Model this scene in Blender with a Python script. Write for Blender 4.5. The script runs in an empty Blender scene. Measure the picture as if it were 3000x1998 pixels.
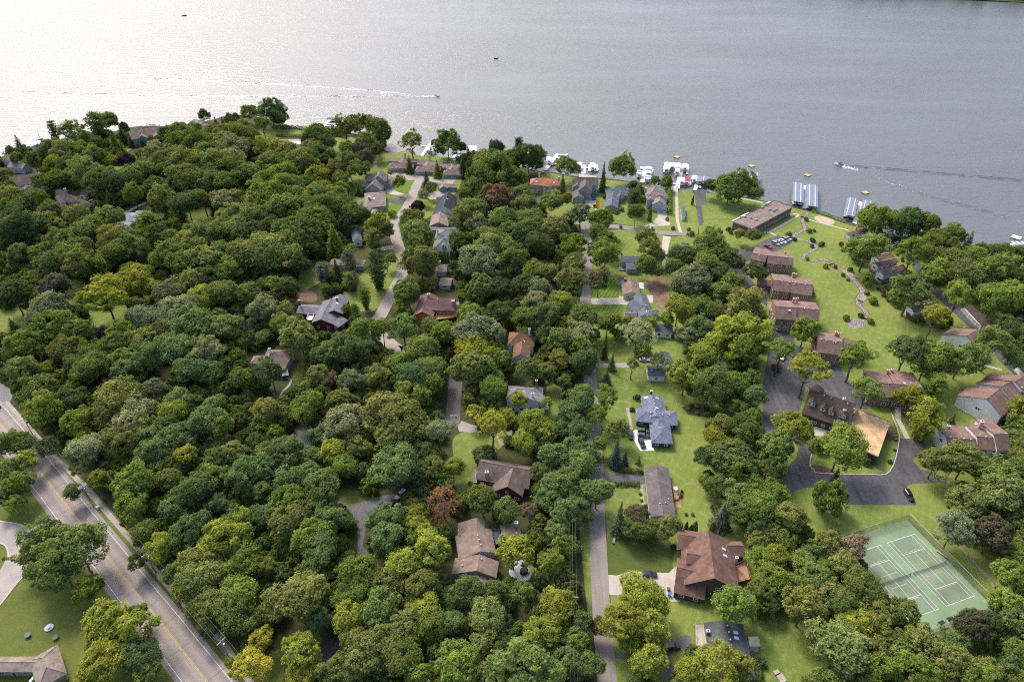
# Aerial view of a wooded lakeside neighbourhood
import bpy, bmesh, math, random
import numpy as np
from mathutils import Vector, Matrix
from mathutils.geometry import tessellate_polygon
random.seed(5); rng = np.random.default_rng(11)
scene = bpy.context.scene
COL = scene.collection
R_ = math.radians

# ------------------------------------------------------------------ camera, sky, sun, exposure
cam = bpy.data.cameras.new('camera'); cam_o = bpy.data.objects.new('camera', cam); COL.objects.link(cam_o)
cam_o.location = (0, 0, 184.4); cam_o.rotation_euler = (R_(90 - 36.59), 0, 0)
cam.sensor_width = 36.0; cam.lens = 24.0; cam.clip_start = 1.0; cam.clip_end = 12000.0
scene.camera = cam_o
SUN_EL, SUN_AZ = R_(49.0), R_(-34.0)          # ahead of the camera, to the left
world = bpy.data.worlds.new('World'); scene.world = world; world.use_nodes = True
nt = world.node_tree; bg = nt.nodes['Background']
sky = nt.nodes.new('ShaderNodeTexSky'); sky.sky_type = 'NISHITA'; sky.sun_disc = False
sky.sun_elevation = SUN_EL; sky.sun_rotation = SUN_AZ
sky.air_density = 1.0; sky.dust_density = 5.0; sky.ozone_density = 1.2; sky.altitude = 300
nt.links.new(sky.outputs[0], bg.inputs[0]); bg.inputs[1].default_value = 0.15
sun = bpy.data.lights.new('sun', 'SUN'); sun.energy = 1.4; sun.angle = R_(14.0); sun.color = (1.0, 0.95, 0.87)
sun_o = bpy.data.objects.new('sun', sun); COL.objects.link(sun_o)
sdir = Vector((math.sin(SUN_AZ) * math.cos(SUN_EL), math.cos(SUN_AZ) * math.cos(SUN_EL), math.sin(SUN_EL)))
sun_o.rotation_euler = sdir.to_track_quat('Z', 'Y').to_euler(); sun_o.location = sdir * 800
vs = scene.view_settings; vs.view_transform = 'Standard'; vs.look = 'None'; vs.gamma = 1.0; vs.exposure = 1.0; vs.use_curve_mapping = False
cy = scene.cycles
cy.max_bounces = 6; cy.diffuse_bounces = 4; cy.glossy_bounces = 3; cy.transmission_bounces = 3; cy.transparent_max_bounces = 8
cy.use_denoising = False; cy.filter_width = 1.05; cy.sample_clamp_indirect = 6.0

# ------------------------------------------------------------------ measured layout (metres; x right, y ahead)
D = {}
D['shore'] = [
 (-406.11,389.97),
 (-388.18,431.87),
 (-370.96,455.43),
 (-363.47,466.68),
 (-360.34,486.41),
 (-347.36,494.67),
 (-331.15,512.59),
 (-308.57,520.05),
 (-299.17,528.46),
 (-284.8,532.35),
 (-273.73,531.57),
 (-254.64,537.87),
 (-241.23,545.93),
 (-233.61,555.85),
 (-217.45,557.53),
 (-191.89,545.93),
 (-170.95,528.46),
 (-156.77,523.85),
 (-151.21,521.56),
 (-140.1,521.56),
 (-120.35,514.81),
 (-103.13,505.3),
 (-93.51,496.06),
 (-94.09,486.41),
 (-91.0,479.03),
 (-82.73,476.39),
 (-77.56,480.36),
 (-76.4,485.05),
 (-73.17,483.03),
 (-68.74,472.47),
 (-65.32,467.96),
 (-43.92,464.14),
 (-27.2,467.96),
 (-7.9,459.13),
 (7.05,448.16),
 (21.33,440.48),
 (29.38,439.32),
 (43.7,433.01),
 (63.0,429.62),
 (70.75,427.94),
 (85.1,422.42),
 (93.31,416.47),
 (104.05,412.22),
 (117.71,410.12),
 (124.92,408.03),
 (134.87,404.94),
 (143.68,402.89),
 (159.96,394.37),
 (172.96,386.59),
 (181.39,381.85),
 (186.3,380.44),
 (193.76,369.0),
 (199.18,363.25),
 (209.54,355.5),
 (221.3,349.64),
 (235.1,343.11),
 (245.07,335.57),
 (259.21,328.27),
 (269.36,329.03),
 (281.27,330.17),
 (298.55,327.9),
 (329.19,318.64),
]
D['polys'] = [
 ('lawn','lawn',1,[(107.43,349.64),(117.48,409.07),(124.68,407.0),(134.61,403.91),(143.27,401.37),(159.52,392.89),(172.49,385.16),(180.9,380.44),(185.79,379.04),(193.24,367.66),(198.66,361.94),(220.55,347.99),(244.26,334.02),(258.37,326.77),(280.12,328.27),(291.27,322.3),(146.09,93.42),(135.32,87.81),(27.06,87.81),(29.14,113.37),(30.55,130.07),(31.6,151.47),(33.78,174.72),(34.68,208.6),(36.38,228.45),(38.81,274.43),(42.27,315.04),(45.71,337.53),(64.79,352.13),(85.58,347.58),(103.52,349.64)]),
 ('lawn','lawn',1,[(21.72,438.74),(29.29,437.59),(43.53,430.74),(62.75,427.39),(70.47,425.72),(84.77,420.24),(103.65,410.12),(116.27,407.52),(106.8,352.13),(94.4,352.97),(60.4,364.57),(38.59,369.0),(20.73,379.5),(15.37,410.12)]),
 ('lawn','lawn',1,[(25.14,192.67),(31.09,192.67),(26.17,150.31),(23.46,113.92),(22.31,113.37),(22.55,151.18)]),
 ('lawn','lawn',1,[(-21.52,187.99),(-7.88,190.41),(-2.59,185.25),(-6.34,179.02),(-12.58,176.43),(-12.65,163.27),(-19.08,160.16),(-21.27,174.72)]),
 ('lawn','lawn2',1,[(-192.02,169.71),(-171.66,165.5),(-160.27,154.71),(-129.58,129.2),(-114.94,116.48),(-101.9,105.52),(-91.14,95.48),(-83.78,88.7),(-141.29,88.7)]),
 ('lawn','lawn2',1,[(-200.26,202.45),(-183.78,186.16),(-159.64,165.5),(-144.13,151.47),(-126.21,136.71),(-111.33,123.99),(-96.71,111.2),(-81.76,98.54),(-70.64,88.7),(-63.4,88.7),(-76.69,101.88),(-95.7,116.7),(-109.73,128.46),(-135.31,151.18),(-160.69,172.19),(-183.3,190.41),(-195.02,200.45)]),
 ('lawn','lawn',1,[(-113.05,426.27),(-95.71,474.42),(-91.69,477.04),(-82.46,474.42),(-75.91,481.02),(-69.57,471.17),(-38.45,461.63),(-35.14,410.12),(-57.13,362.38),(-75.48,371.25),(-102.47,394.86)]),
 ('lawn','lawn',1,[(-72.1,331.67),(-63.87,332.9),(-59.87,316.29),(-60.07,300.81),(-62.91,282.39),(-67.61,271.88),(-76.51,274.7),(-84.49,288.36),(-79.14,304.03)]),
 ('lawn','lawn',1,[(-112.07,318.59),(-100.34,320.91),(-94.41,309.52),(-101.17,294.49),(-107.28,292.43)]),
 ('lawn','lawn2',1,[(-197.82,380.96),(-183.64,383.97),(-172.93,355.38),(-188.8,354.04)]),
 ('lawn','lawn',1,[(-179.78,419.51),(-166.5,416.08),(-162.98,404.4),(-172.99,402.77)]),
 ('lawn','lawn',1,[(-229.2,299.36),(-218.62,298.3),(-210.05,279.13),(-219.59,281.06)]),
 ('lawn','lawn',1,[(-251.39,275.3),(-234.48,273.42),(-224.22,255.47),(-238.25,253.76)]),
 ('lawn','lawn',1,[(-203.96,274.36),(-186.81,277.21),(-179.76,261.57),(-196.31,258.93)]),
 ('lawn','lawn',1,[(-204.09,524.06),(-184.12,525.28),(-162.03,521.63),(-159.36,507.44),(-173.59,505.14),(-198.24,505.14)]),
 ('lawn','lawn',1,[(-136.36,503.99),(-117.49,503.99),(-120.32,476.59),(-127.56,466.28)]),
 ('lawn','lawn',1,[(-276.11,448.56),(-264.98,450.48),(-265.55,435.49),(-270.07,437.32)]),
 ('lawn','lawn',1,[(-284.97,489.45),(-277.75,489.45),(-277.71,478.7),(-279.12,476.59)]),
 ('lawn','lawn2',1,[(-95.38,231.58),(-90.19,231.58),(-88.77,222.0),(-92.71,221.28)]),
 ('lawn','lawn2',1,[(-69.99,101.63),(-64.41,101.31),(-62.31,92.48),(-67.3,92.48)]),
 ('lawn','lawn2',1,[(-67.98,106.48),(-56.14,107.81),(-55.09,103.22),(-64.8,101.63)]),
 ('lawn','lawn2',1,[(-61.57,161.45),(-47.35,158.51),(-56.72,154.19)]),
 ('lawn','lawn',1,[(14.63,216.95),(20.57,215.26),(17.47,197.75),(12.28,197.75)]),
 ('lawn','lawn',1,[(55.48,355.57),(86.68,350.23),(82.8,331.77),(65.15,325.73),(54.0,331.77)]),
 ('lawn','lawn',1,[(-105.68,412.69),(-99.15,419.51),(-94.22,399.55),(-101.85,396.36)]),
 ('mown_lawn','lawnb',2,[(-75.46,382.3),(-73.93,391.85),(-67.53,388.88),(-68.2,374.49),(-71.52,372.4),(-75.89,376.6)]),
 ('mown_lawn','lawnb',2,[(-55.3,397.14),(-47.49,397.9),(-50.01,383.02),(-52.81,382.3)]),
 ('mown_lawn','lawnb',2,[(-78.25,425.26),(-71.77,428.66),(-64.78,425.26),(-64.2,420.23),(-67.24,406.06),(-72.61,408.84),(-76.3,413.66)]),
 ('mown_lawn','lawnb',2,[(39.65,292.06),(50.51,301.49),(52.95,303.1),(52.7,284.01),(38.98,284.8)]),
 ('mown_lawn','lawnb',2,[(38.87,276.25),(53.13,278.16),(53.82,275.3),(49.52,266.04),(39.72,266.04)]),
 ('mown_lawn','lawnd',2,[(31.0,140.76),(34.15,140.98),(49.05,140.76),(51.88,136.95),(50.63,131.22),(48.77,127.66),(37.34,128.24),(32.39,126.69),(29.93,127.27)]),
 ('bare_soil','soil',2,[(69.31,301.49),(78.3,303.1),(80.42,299.36),(78.22,283.02),(73.18,274.36),(70.51,277.21),(68.7,289.0)]),
 ('bare_soil','soil2',2,[(-107.88,289.37),(-102.64,291.4),(-97.1,286.35),(-96.81,280.44),(-104.53,281.42)]),
 ('asphalt_court','asphalt',3,[(107.31,181.58),(111.54,186.75),(113.2,185.59),(111.02,178.22),(108.51,172.78),(109.05,170.4),(110.8,168.72),(127.02,168.2),(136.11,169.5),(147.45,186.46),(155.72,185.59),(155.69,182.15),(146.99,174.94),(147.73,170.66),(152.98,168.57),(154.53,165.48),(153.75,163.95),(150.79,164.21),(141.76,163.85),(138.99,162.45),(139.24,158.51),(138.4,154.19),(114.96,154.48),(112.59,157.05),(108.49,162.35),(102.95,161.85),(98.64,160.37),(96.38,157.54),(95.07,154.66),(92.27,154.66),(95.82,163.45),(99.07,171.19),(104.63,176.02)]),
 ('asphalt_court','asphalt',3,[(95.19,185.25),(104.33,217.15),(110.69,233.18),(116.38,245.55),(121.04,258.78),(124.29,275.91),(120.27,285.04),(116.42,297.21),(117.01,311.5),(117.56,327.9),(119.61,337.53),(127.93,331.7),(145.26,345.54),(152.35,349.64),(157.76,343.51),(157.61,340.7),(141.81,327.9),(129.04,322.3),(123.87,316.84),(122.29,304.58),(125.16,291.36),(126.87,278.91),(121.32,256.6),(128.92,254.72),(127.44,245.55),(132.89,239.26),(141.14,233.18),(141.59,219.35),(144.07,206.52),(141.68,202.45),(130.19,204.47),(122.24,217.15),(117.19,206.52),(111.1,196.51),(112.97,185.07),(110.34,183.44),(107.3,181.66),(105.24,190.78),(101.52,185.25)]),
 ('asphalt_lane','asphalt',3,[(214.01,345.54),(218.86,345.54),(218.5,320.46),(216.63,291.36),(218.6,281.95),(219.06,264.33),(218.46,257.41),(213.27,256.6),(211.95,272.37),(210.13,286.92),(212.55,308.02),(212.72,327.9)]),
 ('asphalt_lane','asphalt',3,[(217.62,258.78),(222.39,258.78),(221.15,243.01),(221.63,221.59),(216.21,212.82),(213.72,221.59),(212.4,234.38),(214.95,245.55)]),
 ('asphalt_lane','asphalt2',3,[(-26.0,233.18),(-22.58,233.18),(-20.87,221.59),(-20.68,206.52),(-20.8,193.05),(-25.87,193.62),(-26.2,206.52),(-26.62,221.59)]),
 ('asphalt_lane','asphalt2',3,[(-59.74,156.05),(-55.64,154.26),(-47.28,157.56),(-41.59,159.08),(-39.11,158.32),(-39.92,155.6),(-43.01,152.64),(-47.18,149.74),(-48.3,145.49),(-48.23,137.37),(-43.21,132.21),(-41.53,129.7),(-47.09,129.7),(-49.05,132.21),(-50.77,144.11),(-53.15,149.02),(-56.52,153.37),(-60.32,154.85)]),
 ('asphalt_lane','asphalt3',3,[(-52.11,109.49),(-50.36,107.14),(-48.08,103.55),(-49.18,98.5),(-50.95,96.96),(-52.36,97.88),(-54.0,103.87)]),
 ('asphalt_lane','asphalt2',3,[(-82.97,195.14),(-79.85,194.52),(-75.39,176.02),(-78.07,177.12),(-83.48,185.59)]),
 ('asphalt_drive','asphalt2',4,[(33.14,169.42),(36.77,168.64),(46.83,167.96),(46.57,163.77),(36.23,164.18),(33.87,163.77),(32.85,165.04)]),
 ('asphalt_drive','asphalt',3,[(117.23,410.8),(120.33,412.14),(126.82,409.46),(123.88,406.38),(122.31,400.31),(120.91,390.22),(117.14,389.4),(115.51,378.92),(113.47,366.74),(111.24,361.37),(109.87,362.11),(110.49,368.85),(112.68,382.1),(114.99,396.91)]),
 ('asphalt_drive','asphalt',4,[(-77.29,399.44),(-66.37,396.38),(-67.05,388.88),(-74.25,391.85),(-77.89,394.48)]),
 ('asphalt_drive','asphalt2',3,[(43.02,104.84),(48.67,106.81),(51.1,106.48),(50.41,103.22),(47.79,102.42),(44.83,101.31),(44.11,99.12),(44.43,96.05),(41.87,93.42),(39.91,95.75),(41.56,100.05),(29.12,100.05),(30.27,101.95),(39.14,101.95)]),
 ('asphalt_drive','asphalt',3,[(13.88,400.11),(18.5,400.11),(17.74,387.3),(13.23,387.3)]),
 ('side_street','asphalt4',3,[(-227.36,226.14),(-207.37,214.97),(-203.67,209.64),(-202.23,203.46),(-208.81,196.51)]),
 ('cul_de_sac','concrete2',4,[(-178.17,147.6),(-171.07,147.18),(-163.41,145.77),(-159.06,144.11),(-154.73,148.59),(-150.32,146.33),(-145.8,142.46),(-151.11,141.91),(-153.79,138.69),(-151.39,133.23),(-150.56,128.71),(-151.48,124.58),(-152.58,116.48),(-155.38,111.2),(-162.42,122.45),(-159.8,128.46),(-160.3,133.99),(-162.84,136.98),(-166.04,138.82),(-173.01,139.36)]),
 ('concrete_drive','concrete',4,[(88.11,383.73),(94.64,383.73),(92.84,373.07),(93.66,365.93),(92.56,361.73),(82.8,360.63),(80.71,357.61),(76.9,360.35),(83.04,365.93),(87.61,373.07)]),
 ('concrete_drive','concrete',4,[(86.39,349.3),(90.55,347.59),(85.8,331.77),(82.95,321.01),(79.26,308.5),(78.12,308.5),(80.89,321.01),(83.77,337.98)]),
 ('concrete_drive','concrete',4,[(29.88,126.88),(32.38,126.57),(37.3,127.97),(48.73,127.46),(51.22,129.82),(51.18,126.11),(50.32,117.53),(48.2,117.53),(42.58,118.98),(29.42,119.89)]),
 ('concrete_drive','concrete',4,[(39.05,283.81),(52.83,284.2),(53.32,285.99),(56.64,284.5),(57.99,280.58),(57.36,277.97),(38.52,278.16)]),
 ('concrete_drive','concrete',4,[(45.4,400.11),(50.58,400.88),(52.52,397.04),(51.91,384.38),(51.31,381.49),(49.24,386.57),(45.31,393.25)]),
 ('concrete_drive','white_concrete',4,[(45.58,189.75),(47.39,190.76),(53.15,190.88),(53.15,183.68),(52.91,179.94),(47.7,179.68),(46.21,185.31)]),
 ('concrete_drive','concrete',4,[(-82.67,413.26),(-77.77,416.92),(-76.24,412.04),(-72.84,408.04),(-66.43,404.88),(-66.14,399.82),(-71.44,402.54),(-78.19,405.67),(-81.79,409.64)]),
 ('concrete_drive','concrete2',4,[(-53.75,408.04),(-41.88,410.44),(-39.47,409.64),(-47.49,397.9),(-54.97,397.14)]),
 ('concrete_drive','concrete',4,[(122.52,293.9),(125.1,295.7),(129.39,292.12),(127.59,288.06),(123.84,285.14),(121.94,289.81)]),
 ('concrete_drive','concrete',4,[(-73.88,335.38),(-65.85,338.5),(-64.17,332.9),(-72.2,332.29)]),
 ('concrete_drive','concrete2',4,[(35.84,231.93),(49.06,232.39),(51.29,231.93),(50.91,229.2),(35.53,228.74)]),
 ('concrete_drive','concrete2',4,[(-21.04,192.67),(-19.78,195.93),(-13.23,192.67),(-13.75,189.29),(-20.33,189.85)]),
 ('concrete_drive','concrete2',4,[(-5.89,187.34),(0.0,190.89),(0.0,182.71),(-4.58,182.71)]),
 ('stone_patio','patio',4,[(0.0,131.22),(1.38,132.02),(4.48,132.02),(6.83,130.02),(6.6,127.66),(5.03,124.95),(2.68,124.38),(0.67,125.34),(-1.02,127.66)]),
 ('garden_patio','soil2',2,[(55.41,236.58),(58.02,238.48),(63.69,237.53),(62.32,232.85),(55.94,232.39)]),
 ('sand_beach','sand',2,[(180.58,370.62),(184.64,374.66),(191.4,368.33),(188.45,363.27),(184.41,362.71)]),
 ('sand_path','sand2',3,[(-96.84,467.3),(-94.52,467.3),(-94.7,456.31),(-93.09,448.56),(-95.33,447.61),(-97.36,456.31)]),
 ('sand_beach','sand2',3,[(-89.3,476.59),(-81.11,477.01),(-82.2,473.46),(-87.67,473.46)]),
 ('pool_terrace','concrete2',3,[(-175.52,501.71),(-159.16,503.3),(-156.26,491.64),(-162.7,491.64)]),
 ('bark_bed','mulch',2,[(146.29,192.7),(147.64,191.49),(145.98,187.34),(143.9,185.01),(142.1,185.59),(141.99,186.75)]),
 ('bark_bed','mulch',2,[(132.34,177.12),(134.51,176.57),(132.58,172.52),(130.31,172.78)]),
 ('bark_bed','mulch',2,[(108.61,172.52),(112.87,172.25),(116.03,170.13),(115.2,168.98),(110.5,168.98),(108.75,170.66)]),
 ('perennial_bed','forest',2,[(68.08,204.02),(74.76,206.63),(82.92,204.02),(85.71,199.55),(77.09,197.66),(69.77,199.55)]),
 ('front_terrace','concrete',4,[(118.03,194.52),(123.05,191.49),(118.38,187.34),(115.27,187.92)]),
 ('timber_terrace','stonedeck',3,[(105.39,418.08),(108.28,418.08),(106.52,409.07),(103.68,409.07)]),
 ('stone_terrace','concrete',4,[(45.18,437.23),(57.18,433.73),(56.29,431.81),(44.77,431.99)]),
]
D['strips'] = [
 ('village_street','street',3,[(25.62,87.81),(25.82,93.61),(26.38,113.92),(27.33,130.07),(28.83,151.47),(30.78,174.72),(32.32,208.6),(33.44,228.45),(34.31,248.13),(35.67,274.43),(37.53,297.87),(40.42,318.64),(42.42,345.54),(43.08,364.57)],5.4),
 ('shore_street','street',4,[(20.55,374.88),(38.35,365.89),(59.92,360.64),(76.5,356.78),(88.42,352.55),(102.31,351.3)],5.0),
 ('village_lane','street2',4,[(-59.37,431.87),(-62.08,421.33),(-63.58,396.35),(-66.16,378.11),(-69.15,366.77),(-67.4,352.55),(-63.03,335.96),(-59.32,323.41),(-57.34,309.4),(-59.28,292.33),(-61.57,276.51),(-62.67,268.59),(-64.33,258.78),(-51.86,243.01),(-48.74,242.51)],6.2),
 ('lane_court','street2',3,[(-81.6,439.12),(-70.11,432.1),(-63.02,431.24),(-52.31,428.66),(-38.18,425.26)],9.0),
 ('garden_path','concrete',4,[(106.56,413.81),(102.16,389.97),(98.56,370.35),(97.81,362.38),(97.15,352.97)],1.8),
 ('garden_path','concrete',4,[(169.73,376.9),(171.65,374.32),(148.29,353.54),(146.5,354.41)],1.6),
 ('garden_path','concrete',4,[(148.29,353.54),(150.96,349.63)],1.6),
 ('garden_path','concrete',4,[(176.45,369.47),(183.07,364.52),(194.93,355.57)],1.2),
 ('garden_path','concrete',3,[(156.05,392.64),(147.19,397.37),(143.3,398.17)],1.4),
 ('garden_path','concrete',4,[(151.4,196.99),(151.14,192.7),(150.21,186.17)],1.9),
 ('garden_path','concrete2',4,[(-95.29,222.36),(-92.99,220.57),(-92.98,217.04),(-94.58,212.9),(-94.63,208.19)],1.0),
 ('garden_path','concrete2',4,[(46.27,203.51),(46.1,200.18),(46.42,196.63),(46.14,193.15),(46.21,190.88)],1.2),
 ('garden_path','concrete',4,[(202.28,231.69),(205.71,229.8),(210.05,227.57)],1.5),
 ('garden_path','concrete2',4,[(45.73,163.27),(45.06,156.4),(45.32,154.49)],1.2),
 ('garden_path','redpath',4,[(144.02,137.36),(145.31,133.23),(146.74,126.49),(147.33,120.45)],1.0),
 ('garden_path','concrete2',3,[(-234.9,376.52),(-230.99,387.01),(-227.61,393.21)],3.0),
 ('garden_path','concrete2',3,[(-262.62,448.56),(-258.17,457.29)],3.0),
 ('garden_path','concrete2',3,[(-184.69,456.31),(-177.68,458.28),(-171.11,459.26)],3.0),
 ('sidewalk','sidewalk',4,[(-204.57,206.93),(-193.31,197.49),(-181.95,187.99),(-170.75,178.15),(-159.23,169.38),(-147.88,160.16),(-133.96,148.31),(-121.12,137.37),(-108.72,126.02),(-94.86,114.47),(-83.84,105.94),(-76.85,99.42),(-67.29,89.59)],1.7),
 ('main_road','mainroad',4,[(-237.46,221.59),(-207.58,201.04),(-199.61,194.58),(-165.47,165.5),(-150.49,152.35),(-128.8,133.61),(-114.48,121.16),(-101.22,109.81),(-85.86,96.33),(-75.63,87.37)],11.6),
]
D['creek'] = [
 [(179.75,378.94,2.0),(173.58,370.19,1.6),(171.87,365.93,1.8),(170.65,358.29,1.8),(165.88,353.55,1.8),(161.33,350.23,2.0),(160.95,346.29,2.0),(165.14,344.09,1.8),(168.19,340.5,1.8),(169.37,336.97,2.4),(166.53,332.39,1.6),(160.94,328.37,1.6),(158.04,324.78,1.6),(158.98,321.01,1.6),(163.08,321.01,1.7),(168.2,322.18,1.7),(170.85,319.84,1.8),(170.95,315.46,2.2),(173.03,311.84,2.5),(175.66,309.05,4.5),(176.26,304.12,3.4),(176.22,299.83,2.6),(176.52,295.09,2.4),(175.96,289.45,2.6),(173.25,284.44,4.6),(169.97,281.01,2.6)],
 [(171.73,282.04,2.6),(169.4,279.61,2.2),(169.35,276.25,2.0),(169.9,272.48,2.0),(169.6,269.24,2.2)],
]
D['pond'] = [
 (158.01,264.24),
 (160.53,266.04),
 (164.47,265.59),
 (167.26,264.24),
 (165.01,260.69),
 (161.9,258.06),
 (159.02,257.19),
 (157.03,259.81),
]
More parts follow.
